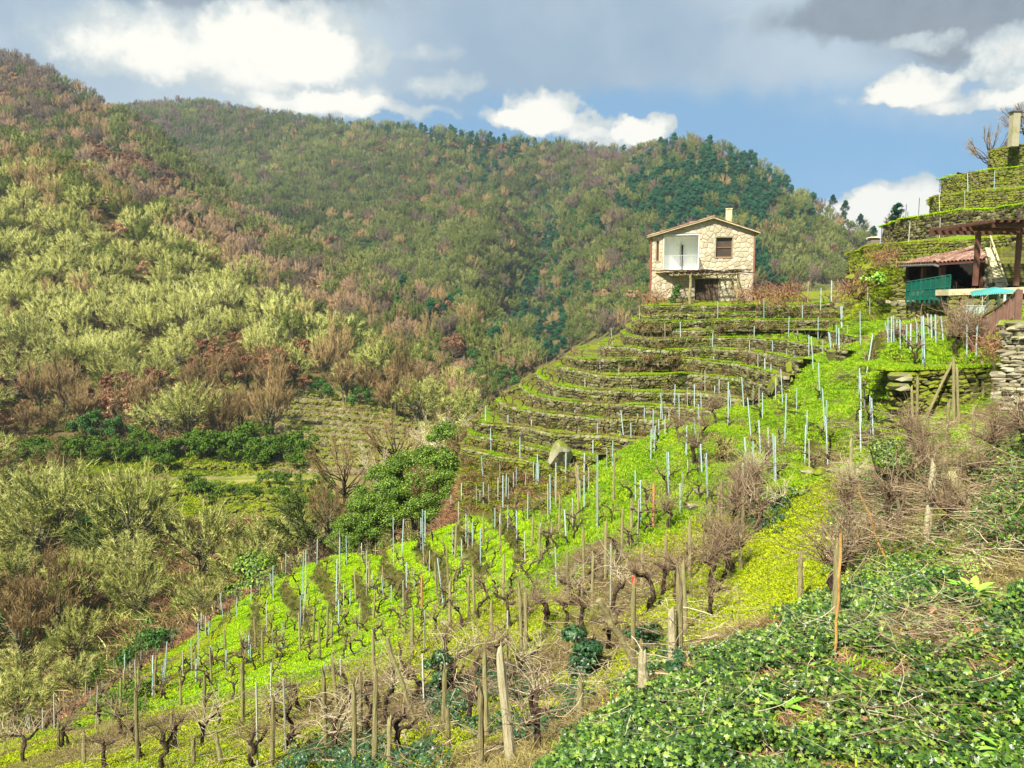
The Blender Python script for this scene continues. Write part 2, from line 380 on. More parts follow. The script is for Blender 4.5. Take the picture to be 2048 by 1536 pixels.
M['mortar'] = mat_simple('facade_mortar', [(.40, .34, .22), (.52, .45, .30)], .95, .1, 3, .3, 30, objw=0)
M['white'] = mat_simple('white_plaster', [(.72, .75, .68), (.80, .82, .76)], .9, .2, 1.5, .1, 20, objw=0)
M['door'] = mat_simple('old_door_planks', [(.045, .030, .022), (.10, .068, .048), (.16, .11, .08)], .85, .2, 5, .4, 30, objw=.5)
M['winframe'] = mat_simple('brown_window_frame', [(.16, .075, .03), (.24, .12, .05)], .5, .4, 5)
M['glass'] = mat_simple('window_glass', [(.05, .035, .022), (.10, .07, .045)], .18, .4, 2)
M['tile'] = mat_simple('roof_tiles', [(.15, .07, .045), (.29, .165, .115), (.50, .36, .28)], .85, .2, 6, .4, 25, objw=.6)
M['rust'] = mat_simple('red_brown_paint', [(.06, .024, .016), (.10, .042, .028), (.15, .068, .045)], .55, .35, 4, .1, 30)
M['brownrail'] = mat_simple('brown_painted_metal', [(.16, .085, .06), (.26, .15, .11)], .5, .35, 4)
M['turq'] = mat_simple('turquoise_sheet', [(.07, .34, .31), (.12, .46, .42)], .5, .4, 2)
M['greenfence'] = mat_simple('green_fence', [(.003, .065, .045), (.008, .12, .08)], .5, .4, 4)
M['rail'] = mat_simple('grey_railing', [(.40, .40, .42), (.52, .52, .54)], .5, .4, 4)
M['concrete'] = mat_simple('mossy_concrete', [(.34, .30, .16), (.50, .44, .25), (.60, .54, .33)], .95, .1, 3, .5, 18, objw=.2)
M['tank'] = mat_simple('pale_blue_tank', [(.36, .56, .52), (.50, .68, .62)], .5, .4, 3)
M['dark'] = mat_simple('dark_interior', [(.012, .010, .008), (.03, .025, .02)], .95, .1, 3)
M['gutter'] = mat_simple('metal_gutter', [(.08, .07, .07), (.20, .19, .19)], .4, .5, 3)
M['copper'] = mat_simple('copper_downpipe', [(.26, .08, .045), (.34, .13, .08)], .5, .4, 3)
M['red'] = mat_simple('red_cloth', [(.55, .03, .02), (.65, .06, .03)], .8, .2, 3)

def mat_ground(name, near=True):
    m, t, b = new_mat(name, .95, .1)
    g = t.node('ShaderNodeNewGeometry'); v = g.outputs['Position']
    at = t.node('ShaderNodeAttribute', attribute_name='lush').outputs['Fac']   # 0 leaf litter .. 1 lush grass
    ay = t.node('ShaderNodeAttribute', attribute_name='yellow').outputs['Fac'] # moss share
    sp = t.node('ShaderNodeSeparateXYZ'); t.l.new(g.outputs['Normal'], sp.inputs[0])
    n1, _ = t.noise(v, .8, 5, .6); n2, _ = t.noise(v, 5, 6, .65); n3, _ = t.noise(v, 28, 4, .6)
    grass = t.mix(n2, (.07, .19, .004), (.26, .42, .008))
    moss = t.mix(n2, (.14, .20, .008), (.31, .35, .015))
    litter = t.mix(n3, (.045, .030, .014), (.20, .145, .07))
    gcol = t.mix(t.ramp(t.m('ADD', ay, t.m('MULTIPLY', t.m('SUBTRACT', n1, .5), .8)), .3, .7), grass, moss)
    dark = t.mix(t.ramp(n3, .35, .65), t.mix(.5, litter, (.05, .05, .01)), gcol)
    gcol = t.mix(.4, dark, gcol)
    lf = t.ramp(t.m('ADD', at, t.m('MULTIPLY', t.m('SUBTRACT', n2, .5), 1.1)), .3, .62)
    c_ = t.mix(lf, litter, gcol)
    bank = t.mix(n2, (.03, .03, .008), (.13, .125, .02))  # olive-brown growth on steep banks, their shade painted in as a darker tone
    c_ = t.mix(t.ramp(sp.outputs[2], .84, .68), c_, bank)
    t.l.new(c_, b.inputs['Base Color'])
    bn = t.node('ShaderNodeBump'); bn.inputs['Strength'].default_value = .7; bn.inputs['Distance'].default_value = .06
    t.l.new(t.m('ADD', n2, t.m('MULTIPLY', n3, .5)), bn.inputs['Height']); t.l.new(bn.outputs[0], b.inputs['Normal'])
    return m
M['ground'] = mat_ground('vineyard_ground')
def mat_hill(name):
    m, t, b = new_mat(name, .95, .1)
    g = t.node('ShaderNodeNewGeometry'); v = g.outputs['Position']
    n1, _ = t.noise(v, .03, 5, .6); n2, _ = t.noise(v, .4, 6, .65)
    at = t.node('ShaderNodeAttribute', attribute_name='lush').outputs['Fac']
    c_ = t.mix(n2, (.045, .034, .014), (.17, .115, .05)); c_ = t.mix(t.ramp(n1, .4, .6, 0, .7), c_, t.mix(n2, (.06, .07, .01), (.18, .18, .04)))
    c_ = t.mix(at, c_, t.mix(n2, (.14, .14, .03), (.42, .40, .13)))
    t.l.new(c_, b.inputs['Base Color'])
    bn = t.node('ShaderNodeBump'); bn.inputs['Strength'].default_value = .8; bn.inputs['Distance'].default_value = .6
    t.l.new(n2, bn.inputs['Height']); t.l.new(bn.outputs[0], b.inputs['Normal'])
    return m
M['hill'] = mat_hill('hillside_ground')
# ---------------------------------------------------------------- terrace lines (wall tops), from the house spur
def line_pts(pts, z=None, D=None, dlim=(20, 80)):
    out = []
    for (px, py) in pts:
        if D is not None: out.append(unproj(px, py, D))
        else:
            d = min(max(dist_for_z(py, z), dlim[0]), dlim[1]); out.append(unproj(px, py, d))
    return np.array(out)
SPUR = [  # (pixel line, level z, wall height)
    ([(1296, 613), (1304, 611), (1390, 615), (1440, 612), (1560, 610), (1660, 606), (1740, 600), (1800, 600)], ('D', 52), .62),
    ([(1290, 632), (1304, 630), (1412, 628), (1534, 624), (1638, 622), (1720, 620), (1790, 622)], ('D', 50), .62),
    ([(1277, 640), (1321, 641), (1378, 643), (1435, 638), (1534, 639), (1690, 638), (1740, 645), (1785, 652)], ('D', 48.3), .60),
    ([(1262, 654), (1304, 656), (1343, 660), (1395, 661), (1425, 660), (1508, 658), (1638, 661), (1700, 670), (1760, 680)], ('z', -1.86), .62),
    ([(1252, 668), (1278, 675), (1317, 680), (1356, 678), (1404, 675), (1482, 677), (1560, 681), (1625, 688), (1690, 700)], ('z', -2.27), .66),
    ([(1205, 692), (1238, 694), (1285, 698), (1343, 699), (1395, 699), (1430, 698), (1495, 702), (1560, 708), (1600, 718)], ('z', -2.80), .72),
    ([(1140, 712), (1166, 719), (1238, 719), (1316, 715), (1365, 718), (1430, 723), (1482, 729), (1529, 738), (1575, 752)], ('z', -3.34), .78),
    ([(1118, 731), (1160, 742), (1212, 750), (1265, 753), (1317, 751), (1365, 747), (1417, 750), (1469, 754), (1503, 759), (1540, 770)], ('z', -4.0), .86),
    ([(1078, 748), (1095, 760), (1121, 771), (1173, 780), (1238, 784), (1317, 784), (1400, 784), (1440, 789), (1490, 800)], ('z', -4.60), .86),
    ([(1044, 770), (1067, 788), (1093, 795), (1134, 802), (1186, 807), (1265, 808), (1340, 811), (1400, 816), (1440, 824)], ('z', -5.08), .82),
    ([(1000, 799), (1017, 811), (1056, 820), (1108, 828), (1160, 833), (1212, 836), (1265, 836), (1330, 840), (1390, 850)], ('z', -5.52), .80),
    ([(948, 840), (968, 847), (1001, 850), (1030, 852), (1061, 856), (1100, 866), (1150, 868), (1230, 872), (1290, 880)], ('z', -6.05), .80),
    ([(940, 868), (975, 875), (1004, 879), (1030, 885), (1082, 897), (1130, 905), (1190, 910)], ('z', -6.55), .70),
    ([(925, 896), (960, 903), (1005, 912), (1056, 920), (1100, 930), (1150, 938)], ('z', -7.05), .6),
]
NS = 150
def resample(P, n=NS):
    d = np.concatenate([[0], np.cumsum(np.linalg.norm(np.diff(P, axis=0), axis=1))]); t = np.linspace(0, d[-1], n)
    # catmull-like smoothing through dense linear interpolation then a box filter
    Q = np.stack([np.interp(t, d, P[:, k]) for k in range(3)], 1)
    for _ in range(3): Q[1:-1] = (Q[:-2] + 2 * Q[1:-1] + Q[2:]) / 4
    return Q
spur_T = []
for pts, (kind_, val), h in SPUR:
    P = line_pts(pts, z=val) if kind_ == 'z' else line_pts(pts, D=val)
    # the walls curl round the nose of the spur and run out of sight behind it
    a = P[0]; ext = np.array([a + [7.5, 24, 0], a + [4.0, 15, 0], a + [1.3, 8, 0], a + [.25, 3, 0]])
    P = np.vstack([ext, P]); 
    P = resample(P)
    ii = np.arange(NS); P[:, 2] += fbm(ii, ii * 0 + val * 3, 9) * .10
    P[:, 1] += fbm(ii, ii * 0 + val * 7 + 50, 14) * .5
    spur_T.append((P, h))
UPPER = [
    ([(1700, 506), (1719, 502), (1757, 489), (1813, 485), (1911, 480), (2048, 470), (2250, 455)], 3.15, 1.15),
    ([(1768, 452), (1786, 448), (1827, 435), (1890, 425), (1973, 419), (2048, 408), (2250, 385)], 4.95, 1.35),
    ([(1862, 402), (1880, 390), (1932, 387), (2000, 381), (2048, 376), (2250, 355)], 6.8, 1.25),
    ([(1888, 360), (1909, 350), (1952, 344), (2000, 339), (2048, 333), (2250, 312)], 8.75, 1.25),
    ([(1985, 300), (1994, 298), (2020, 292), (2048, 288), (2250, 270)], 10.7, 1.5),
]
upper_T = []
for pts, z, h in UPPER:
    P = line_pts(pts, z=z, dlim=(30, 54)); a = P[0]
    rd = a / a[1]; ext = np.array([a + rd * k_ * [1, 1, 0] + [k_ * e_, 0, 0] for k_, e_ in ((16, .45), (10, .32), (5, .2), (2, .1))]); P = resample(np.vstack([ext, P]), NS)
    ii = np.arange(NS); P[:, 2] += fbm(ii, ii * 0 + z * 3, 9) * .16; P[:, 1] += fbm(ii, ii * 0 + z * 7 + 50, 14) * .5
    upper_T.append((P, h))

# ---------------------------------------------------------------- near ground: one height field
CP = []
def cp(px, py, D, dz=0.0):
    p = unproj(px, py, D); CP.append((p[0], p[1], p[2] + dz))
for a in [(2048, 1536, 4.7), (1700, 1536, 5.2), (1400, 1536, 5.8), (1150, 1536, 6.4), (1000, 1536, 8.7), (850, 1536, 10), (709, 1540, 12), (430, 1536, 13), (275, 1536, 14), (0, 1536, 17),
          (2048, 1300, 6), (1800, 1300, 6.8), (1600, 1280, 8), (1500, 1250, 9), (1450, 1330, 7.8), (1300, 1410, 7.2), (1190, 1470, 7.0), (1180, 1400, 9.6), (1290, 1340, 10.6), (1420, 1270, 11.5),
          (1600, 1204, 12), (1600, 1050, 17), (1640, 950, 22), (1500, 1200, 12), (1600, 1120, 14.3), (887, 1456, 12.5), (1266, 1343, 12), (1043, 1306, 15.5), (824, 1326, 17.5), (937, 1241, 19.5),
          (1137, 1214, 18.5), (1211, 1149, 20), (1306, 1058, 22), (1443, 1034, 20.5), (1250, 950, 27), (1196, 1060, 23), (1079, 1122, 24), (666, 1432, 16.5), (486, 1436, 18), (640, 1320, 24), (304, 1391, 26),
          (383, 1354, 28), (35, 1477, 26), (128, 1439, 28), (396, 1333, 29), (571, 1149, 38.5), (473, 1234, 36), (403, 1258, 37), (347, 1296, 35), (227, 1371, 31.5), (500, 1320, 27),
          (813, 1074, 34.3), (839, 1133, 30.5), (861, 1156, 29.2), (633, 1120, 38.4), (630, 1172, 34.9), (640, 1250, 30.7), (946, 1013, 33.3), (966, 1055, 30.2), (998, 1100, 27.5), (1031, 993, 32), (1054, 1026, 29.4),
          (720, 1100, 37.5), (571, 1200, 35), (590, 1270, 31.6),
          (2048, 1150, 8.6), (1900, 1150, 9.4), (1750, 1180, 10.3), (1900, 1030, 13), (2048, 1030, 11), (1750, 960, 18), (1950, 900, 17.5), (2048, 880, 16), (1800, 860, 21), (1890, 810, 22.5), (1980, 790, 22), (2100, 790, 20),
          (1680, 900, 24), (1680, 800, 30), (1680, 720, 35), (1600, 890, 24.5), (1500, 860, 28), (1450, 800, 34), (1400, 850, 31), (1300, 950, 26), (1200, 960, 29), (1130, 962, 31), (1250, 900, 31), (1110, 1000, 29),
          (1330, 860, 32), (1560, 815, 32), (1840, 735, 25), (1990, 725, 24), (1900, 700, 28), (1830, 665, 33), (1760, 700, 31), (1950, 640, 31), (2048, 720, 22), (2150, 700, 24),
          (1790, 640, 37), (1700, 690, 37.5)]:
    cp(*a)
for a in [(1.5, 2.5, -2.3), (-1.5, 3, -2.8), (3, 1, -2.2), (-4, 5, -4.9), (-9, 8, -7.6), (-14, 12, -9.9), (6, 3, -2.3), (-25, 18, -16), (10, 6, -2.0), (14, 12, -1.2), (22, 20, -.6), (24, 30, .5), (-6, 0, -4.5), (-14, 0, -8), (10, -3, -1.8), (0, -4, -2.0), (-26, 4, -14)]:
    CP.append(a)
SIL = [(0, 1490, 26), (227, 1375, 32.5), (403, 1262, 38.5), (571, 1150, 39.5), (720, 1100, 38.5), (875, 1045, 36), (1031, 990, 33.5)]
for px, py, D in SIL:
    a = unproj(px, py, D)
    CP.append((a[0] - 2.2, a[1] + 2.6, a[2] - 2.6)); CP.append((a[0] - 5.5, a[1] + 5, a[2] - 6.5)); CP.append((a[0] - 11, a[1] + 9, a[2] - 13))
for P, h in spur_T[2:]:
    for i in list(range(38, NS - 12, 22)) + [NS - 1]: CP.append((P[i, 0], P[i, 1] + .5, P[i, 2] - h - (1.0 if i < 110 else .0)))
for P, h in spur_T[2:9]:
    for i in (120, 136, 149): CP.append((P[i, 0], P[i, 1] - .45, P[i, 2] - h + .12))
    CP.append((P[149, 0] + 1.2, P[149, 1] + .6, P[149, 2] + .12))
for P, h in spur_T[9:]:
    for i in (12, 25): CP.append((P[i, 0], P[i, 1], P[i, 2] - h - 2))
for x, y, z in [(12, 49, -1.6), (22, 47, .4), (18, 52, -.6), (26, 40, .8)]: CP.append((x, y, z))
CP = np.array(CP)
near_f = rbf_fit(CP[:, :2], CP[:, 2], 2e-3)

def seg_step(x, y, A, B, jump, w=.30, reach=3.0):
    """a bank along the ground line A-B; the side to the right of A->B is raised"""
    A = np.array(A[:2]); B = np.array(B[:2]); d = B - A; L = np.linalg.norm(d); d = d / L; n = np.array([d[1], -d[0]])
    t = (x - A[0]) * d[0] + (y - A[1]) * d[1]; s = (x - A[0]) * n[0] + (y - A[1]) * n[1]
    win = sstep((t + .8) / 1.6) * sstep((L + .8 - t) / 1.6)
    return jump * (sstep(s / w * .5 + .5) - .5) * np.exp(-(s / reach) ** 2) * win
BANKS = [((1566, 735, 33.5), (1596, 775, 30), .9), ((1596, 775, 30), (1625, 880, 24.5), 1.0),
         ((1735, 712, 34), (1752, 742, 28), 1.0), ((1752, 742, 28), (1785, 850, 22.2), 1.5), ]
BANKW = [(unproj(*a), unproj(*b), j) for a, b, j in BANKS] + [(unproj(1775, 742, 22.9), unproj(2060, 735, 21.8), 1.05)]
MW_A, MW_B = unproj(1783, 800, 22.6), unproj(2010, 788, 21.6)       # mossy wall base line
def near_z(x, y, f=None):
    x = np.asarray(x, float); y = np.asarray(y, float)
    z = near_f(np.stack([x.ravel(), y.ravel()], 1)).reshape(x.shape)
    rough_ = fbm(x, y, 3.0, 5) * .16 + fbm(x + 40, y, .7, 2) * .05
    for A, B, j in BANKW: z = z + seg_step(x, y, B, A, -j if False else j, .35, 3.2)
    # contour terraces of the middle vineyard
    wgt = sstep((y - 19.5 + 0.10 * x) / 5) * sstep((2.5 - x) / 4) * sstep((-z - 6.0) / 1.2)
    st = .86; u = (z + fbm(x + 9, y + 5, 11, 1) * .35) / st; fl = np.floor(u); fr_ = u - fl
    stp = np.where(fr_ < .70, fr_ * .10, .07 + (fr_ - .70) / .30 * .93)
    zq = z + (stp - fr_) * st
    z = z * (1 - wgt) + zq * wgt + rough_ * (1 - .75 * wgt)
    bank = np.clip(wgt * (fr_ > .70), 0, 1)
    near_z.edge = np.clip(wgt * (fr_ < .2), 0, 1)
    return z, wgt, bank
gx = np.arange(-34, 27.01, .17); gy = np.concatenate([np.arange(-4, 8, .12), np.arange(8, 52, .17)])
GX, GY = np.meshgrid(gx, gy, indexing='xy')
GZ, GW, GB = near_z(GX, GY)
# lushness / mossiness
gpx, gpy = proj(np.stack([GX, np.maximum(GY, .5), GZ], -1))
lush = .52 + fbm(GX, GY, 2.4, 4) * 1.3
yel = .55 + fbm(GX + 30, GY, 4, 3) * .5
green_zone = sstep((GY - 19) / 4) * sstep((20 - abs(GX - 4)) / 6)
lush = lush * (1 - .5 * GW) + GW * .55 + green_zone * .38; yel = yel - green_zone * .65 
yel += near_z.edge * .75; lush -= GB * .75
path = np.exp(-(((GX - (5.9 + (GY - 12) * .18)) / 1.25) ** 2)) * sstep((GY - 10.5) / 1.5) * sstep((23 - GY) / 3)
lush += path * .9; yel += path * .5
lit = sstep((GX - 6.9 - (GY - 12) * .25) / 1.5) * sstep((20 - GY) / 4); lush -= lit * .05
fg = sstep((24 - GY) / 4) * sstep((6.5 + (GY - 12) * .2 - GX) / 2) * sstep((GY - 9.5) / 2); lush += fg * .2; yel += fg * .4; lush -= .9 * sstep((10.5 - GY) / 2) * sstep((GX + 1.5) / 2)
# dead bracken bank outside the last row
def sil_side(x, y):
    S = np.array([unproj(*s)[:2] for s in SIL]); out = np.full(x.shape, 9.0)
    yy = np.interp(x, S[:, 0], S[:, 1], left=20)
    return y - yy
ss = sil_side(GX, GY); outz = sstep((ss - .2) / 1.0) * (GX < .8)
lush -= outz * 1.2
nyg, nxg = GX.shape
idx = np.arange(nyg * nxg).reshape(nyg, nxg)
F = np.stack([idx[:-1, :-1], idx[:-1, 1:], idx[1:, 1:], idx[1:, :-1]], -1).reshape(-1, 4)
# skip the part hidden inside the spur
near_V = np.stack([GX, GY, GZ], -1).reshape(-1, 3)
fc = near_V[F[:, 0]]
hid = (fc[:, 0] > 6) & (fc[:, 1] > 51)
F = F[~hid]
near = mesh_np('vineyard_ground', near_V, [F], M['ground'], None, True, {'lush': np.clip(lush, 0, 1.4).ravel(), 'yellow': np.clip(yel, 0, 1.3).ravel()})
tag(near, kind='structure')
BV = [list(map(tuple, near_V))]; BF = [F.tolist()]
# the walls' treads
def loft_ground(name, lines, last_up, first_down, lush_v, yel_v, backw=.12):
    """tread above wall k reaches the foot of wall k-1 (lines listed from the top down)"""
    V = []; Fq = []; L = []; Y = []; n = 0
    def strip(A, B, segs=5, rough=.10):
        nonlocal n
        rows = []
        for s in range(segs + 1):
            t = s / segs; Q = A * (1 - t) + B * t
            if 0 < s < segs: Q = Q + np.stack([0 * Q[:, 0], 0 * Q[:, 0], fbm(Q[:, 0] * 1.0, Q[:, 1], .9, 3) * rough + rough * .3], 1)
            rows.append(Q)
        W = np.stack(rows, 0); k = W.shape[1]; id_ = np.arange((segs + 1) * k).reshape(segs + 1, k) + n
        Fq.append(np.stack([id_[:-1, :-1], id_[:-1, 1:], id_[1:, 1:], id_[1:, :-1]], -1).reshape(-1, 4))
        V.append(W.reshape(-1, 3)); n += W.size // 3
        col = W[:, -1]; V.append(col - [0, 0, 2.2]); b_ = np.arange(segs + 1) + n; n += segs + 1; Fq.append(np.stack([id_[:-1, -1], id_[1:, -1], b_[1:], b_[:-1]], 1))
        q = np.vstack([W.reshape(-1, 3), col])
        L.append(np.clip(lush_v + fbm(q[:, 0], q[:, 1] * 2, 2.0, 4) * 1.0, 0, 1.4)); Y.append(np.clip(yel_v + fbm(q[:, 0] + 8, q[:, 1], 3, 3), 0, 1.3))
    for k, (T, h) in enumerate(lines):
        if k == 0: up = T + last_up
        else:
            Tu, hu = lines[k - 1]; up = Tu - [0, 0, hu + .05] ; up = up + np.array([0, .10, 0])
            bad = up[:, 1] < T[:, 1] + .25; up[bad, 1] = T[bad, 1] + .25
        strip(T + [0, .06, 0.02], up)
        strip(T + [0, .12, 0.0], T + [0, .16, -h - .5], 1)      # earth face behind the stones
    T, h = lines[-1]; B = T - [0, 0, h]
    strip(B, B + first_down, 4)
    Vv = np.vstack(V); Ff = np.vstack(Fq)
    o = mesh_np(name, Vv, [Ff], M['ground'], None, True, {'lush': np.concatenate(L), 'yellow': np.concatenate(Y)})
    tag(o, kind='structure'); BV.append(list(map(tuple, Vv))); BF.append(Ff.tolist()); return o
loft_ground('spur_terrace_ground', spur_T, np.array([2.2, 9.0, .9]), np.array([0, -3.0, -2.2]), .62, .75)
loft_ground('upper_terrace_ground', upper_T[::-1], np.array([5.6, 8, 1.5]), np.array([0, -.8, -2.6]), .75, .62)

# the near sheet stays under the stone terraces
sv = np.array(BV[1]); sa, sb = proj(sv); sf = [f for f in BF[1] if max(sa[f[0]], sa[f[1]], sa[f[2]], sa[f[3]]) < 1600]
sbvh = BVHTree.FromPolygons(BV[1], sf); Zf = GZ.copy()
for j, i in zip(*np.nonzero((GY > 30) & (GX > -4) & (GX < 22))):
    r_ = sbvh.ray_cast(Vector((float(GX[j, i]), float(GY[j, i]), 30)), Vector((0, 0, -1)))
    if r_[0] is not None and Zf[j, i] > r_[0].z - .35: Zf[j, i] = r_[0].z - .35
GZ = Zf; near_V = np.stack([GX, GY, GZ], -1).reshape(-1, 3); near.data.vertices.foreach_set('co', near_V.astype(np.float32).ravel()); near.data.update(); BV[0] = list(map(tuple, near_V))

# ---------------------------------------------------------------- hills
def interp_poly(xs, pts): p = np.array(pts, float); return np.interp(xs, p[:, 0], p[:, 1])
def hill(name, px0, px1, sil, bot, Dpts, nseg=(170, 90), amp=1.0, nsc=30, lushf=None):
    xs = np.linspace(px0, px1, nseg[0]); ys = interp_poly(xs, sil); yb = interp_poly(xs, bot)
    ys = np.convolve(np.pad(ys, 4, 'edge'), np.ones(9) / 9, 'valid')
    D = np.array(Dpts, float); f = rbf_fit(D[:, :2] / 400.0, np.log(D[:, 2]), 1e-4)
    V = []; PXY = []
    for t in np.linspace(0, 1, nseg[1]):
        yy = yb * (1 - t) + ys * t; dd = np.exp(f(np.stack([xs, yy], 1) / 400.0))
        V.append(np.array([unproj(a, b, d) for a, b, d in zip(xs, yy, dd)])); PXY.append(np.stack([xs, yy], 1))
    top = V[-1]; dist = top[:, 1:2]
    for k, (dy, dz) in enumerate([(.05, -.002), (.12, -.02), (.25, -.09), (.45, -.22)]):
        V.append(top + np.hstack([0 * dist, dist * dy, dist * dz]) + 0.0); PXY.append(PXY[nseg[1] - 1])
    V = np.array(V); x, y = V[..., 0], V[..., 1]
    tt = np.linspace(0, 1, nseg[1]); fade = np.concatenate([np.minimum(1, (1 - tt) * 8), np.ones(4)])[:, None]
    V[..., 2] += fbm(x, y, nsc, 4) * amp * fade
    r, c = V.shape[:2]; id_ = np.arange(r * c).reshape(r, c)
    Fh = np.stack([id_[:-1, :-1], id_[:-1, 1:], id_[1:, 1:], id_[1:, :-1]], -1).reshape(-1, 4)
    P = np.array(PXY).reshape(-1, 2); lv = lushf(P[:, 0], P[:, 1]) if lushf else np.zeros(len(P))
    Vv = V.reshape(-1, 3)
    o = mesh_np(name, Vv, [Fh], M['hill'], None, True, {'lush': lv}); tag(o, kind='structure')
    BV.append(list(map(tuple, Vv))); BF.append(Fh.tolist()); return o
A_SIL = [(-500, 60), (-200, 190), (0, 290), (150, 350), (300, 425), (450, 520), (560, 610), (700, 690), (800, 742), (900, 795), (960, 845), (1010, 880), (1100, 960)]
A_BOT = [(-500, 1900), (0, 1560), (200, 1440), (400, 1300), (560, 1200), (700, 1140), (900, 1080), (1010, 1020), (1100, 1010)]
A_D = [(-400, 100, 300), (0, 290, 262), (300, 425, 240), (560, 610, 215), (800, 742, 185), (950, 840, 160), (1100, 960, 120), (-400, 1800, 45), (0, 1500, 56), (0, 1200, 76), (0, 1000, 98), (0, 900, 115), (0, 790, 135), (0, 600, 175),
       (300, 1300, 62), (300, 1100, 82), (300, 1000, 98), (300, 950, 107), (300, 890, 119), (300, 790, 142), (300, 600, 190), (600, 1130, 72), (600, 1000, 96), (600, 955, 105), (600, 900, 116), (600, 790, 140),
       (800, 1050, 72), (800, 950, 96), (800, 880, 120), (800, 800, 148), (950, 1000, 68), (950, 900, 110), (-400, 1000, 90), (-400, 700, 140), (1080, 1000, 60)]
def lushA(px, py):
    a = np.exp(-((px - 700) / 150) ** 2 - ((py - 850) / 75) ** 2) * 1.3 + np.exp(-((px - 500) / 180) ** 2 - ((py - 985) / 45) ** 2) * .9
    return np.clip(a, 0, 1)
hill('near_hillside', -500, 1100, A_SIL, A_BOT, A_D, (220, 150), 2.2, 22, lushA)
B_SIL = [(-500, -100), (0, 118), (100, 158), (200, 212), (300, 275), (380, 345), (450, 412), (560, 480), (700, 540), (800, 588), (900, 636), (1000, 690), (1060, 732), (1110, 765), (1200, 815)]
B_BOT = [(-500, 200), (0, 420), (300, 560), (450, 640), (560, 720), (700, 790), (800, 840), (900, 890), (960, 920), (1050, 920), (1200, 930)]
B_D = [(-400, -60, 560), (0, 118, 490), (300, 275, 430), (560, 480, 375), (900, 636, 300), (1110, 765, 230), (-400, 240, 380), (0, 420, 330), (300, 560, 290), (560, 720, 250), (900, 890, 190), (1060, 920, 170), (1200, 930, 140), (1200, 815, 200)]
hill('second_ridge_hillside', -500, 1200, B_SIL, B_BOT, B_D, (200, 90), 10, 60)
C_SIL = [(0, 205), (150, 215), (250, 222), (330, 214), (400, 212), (550, 236), (700, 256), (800, 262), (900, 268), (1000, 286), (1100, 296), (1200, 304), (1250, 310), (1300, 300), (1390, 292), (1450, 308), (1500, 330), (1560, 372), (1620, 418), (1700, 462), (1770, 500), (1850, 540), (2100, 600)]
C_BOT = [(0, 420), (250, 400), (450, 560), (700, 660), (900, 760), (1060, 860), (1200, 860), (1300, 760), (1500, 680), (1700, 640), (2100, 640)]
C_D = [(0, 205, 880), (300, 218, 850), (700, 256, 820), (1000, 286, 760), (1250, 310, 720), (1390, 292, 620), (1560, 372, 560), (1770, 500, 500), (2100, 600, 440), (0, 420, 620), (250, 400, 560), (450, 560, 470), (700, 660, 400), (900, 760, 330), (1060, 860, 260), (1200, 860, 240), (1300, 760, 260), (1500, 680, 300), (1700, 640, 330), (2100, 640, 380),
       (1080, 430, 640), (1085, 520, 560), (1085, 620, 450), (1085, 700, 370), (960, 560, 440), (1190, 560, 410), (1000, 470, 520), (1170, 460, 500), (1300, 500, 430), (900, 450, 560), (1450, 450, 420), (1400, 380, 500), (1100, 700, 345)]
hill('far_hillside', 0, 2100, C_SIL, C_BOT, C_D, (240, 110), 24, 110)
# the valley floor and the land beyond, one sheet to the horizon
fl = []
n_ = 60; xs_ = np.linspace(-1, 1, n_)
gxx, gyy = np.meshgrid(np.sign(xs_) * abs(xs_) ** 2 * 4000, (np.linspace(-.45, 1, n_) * abs(np.linspace(-.45, 1, n_))) * 6000, indexing='xy')
gzz = -62 + fbm(gxx, gyy, 700, 3) * 20 + np.zeros_like(gxx)
idv = np.arange(n_ * n_).reshape(n_, n_)
vf = mesh_np('valley_floor', np.stack([gxx, gyy, gzz], -1).reshape(-1, 3), [np.stack([idv[:-1, :-1], idv[:-1, 1:], idv[1:, 1:], idv[1:, :-1]], -1).reshape(-1, 4)], M['hill'], None, True, {'lush': np.zeros(n_ * n_)})
tag(vf, kind='structure')
# skirt under the near ground so that no gap shows from the side
off = 0; allV = []; allF = []
for v_, f_ in zip(BV, BF):
    allV += v_; allF += [[i + off for i in q] for q in f_]; off += len(v_)
BVH = BVHTree.FromPolygons(allV, allF)
near_bvh = BVHTree.FromPolygons(BV[0], BF[0])
ORG = Vector((0, 0, 0))
def hit(px, py):
    r = BVH.ray_cast(ORG, ray(px, py)); return None if r[0] is None else np.array(r[0])
def ground_z(x, y, top=40.0, bvh=None):
    r = (bvh or BVH).ray_cast(Vector((float(x), float(y), top)), Vector((0, 0, -1)))
    return None if r[0] is None else r[0].z
# ---------------------------------------------------------------- stones and dry stone walls
def stone_template(seed):
    r = np.random.default_rng(seed)
    g = [-1, 0, 1]; pts = [(x, y, z) for x in g for y in g for z in g if (x, y, z) != (0, 0, 0)]
    ix = {p: i for i, p in enumerate(pts)}; Fc = []
    for ax in range(3):
        for s in (-1, 1):
            o = [a for a in range(3) if a != ax]
            for i in (-1, 0):
                for j in (-1, 0):
                    q = []
                    for di, dj in ((0, 0), (1, 0), (1, 1), (0, 1)):
                        p = [0, 0, 0]; p[ax] = s; p[o[0]] = i + di; p[o[1]] = j + dj; q.append(ix[tuple(p)])
                    flip = (s > 0) == (ax == 1)
                    Fc.append(q[::-1] if flip else q)
    P = np.array(pts, float); n = np.abs(P).sum(1)
    k = np.where(n == 3, .80, np.where(n == 2, .93, 1.0))
    P = P * k[:, None] * .5 + r.normal(0, .045, P.shape)
    return P, [np.array(Fc)]
ST = [stone_template(100 + i) for i in range(8)]
_stone_mesh = {}
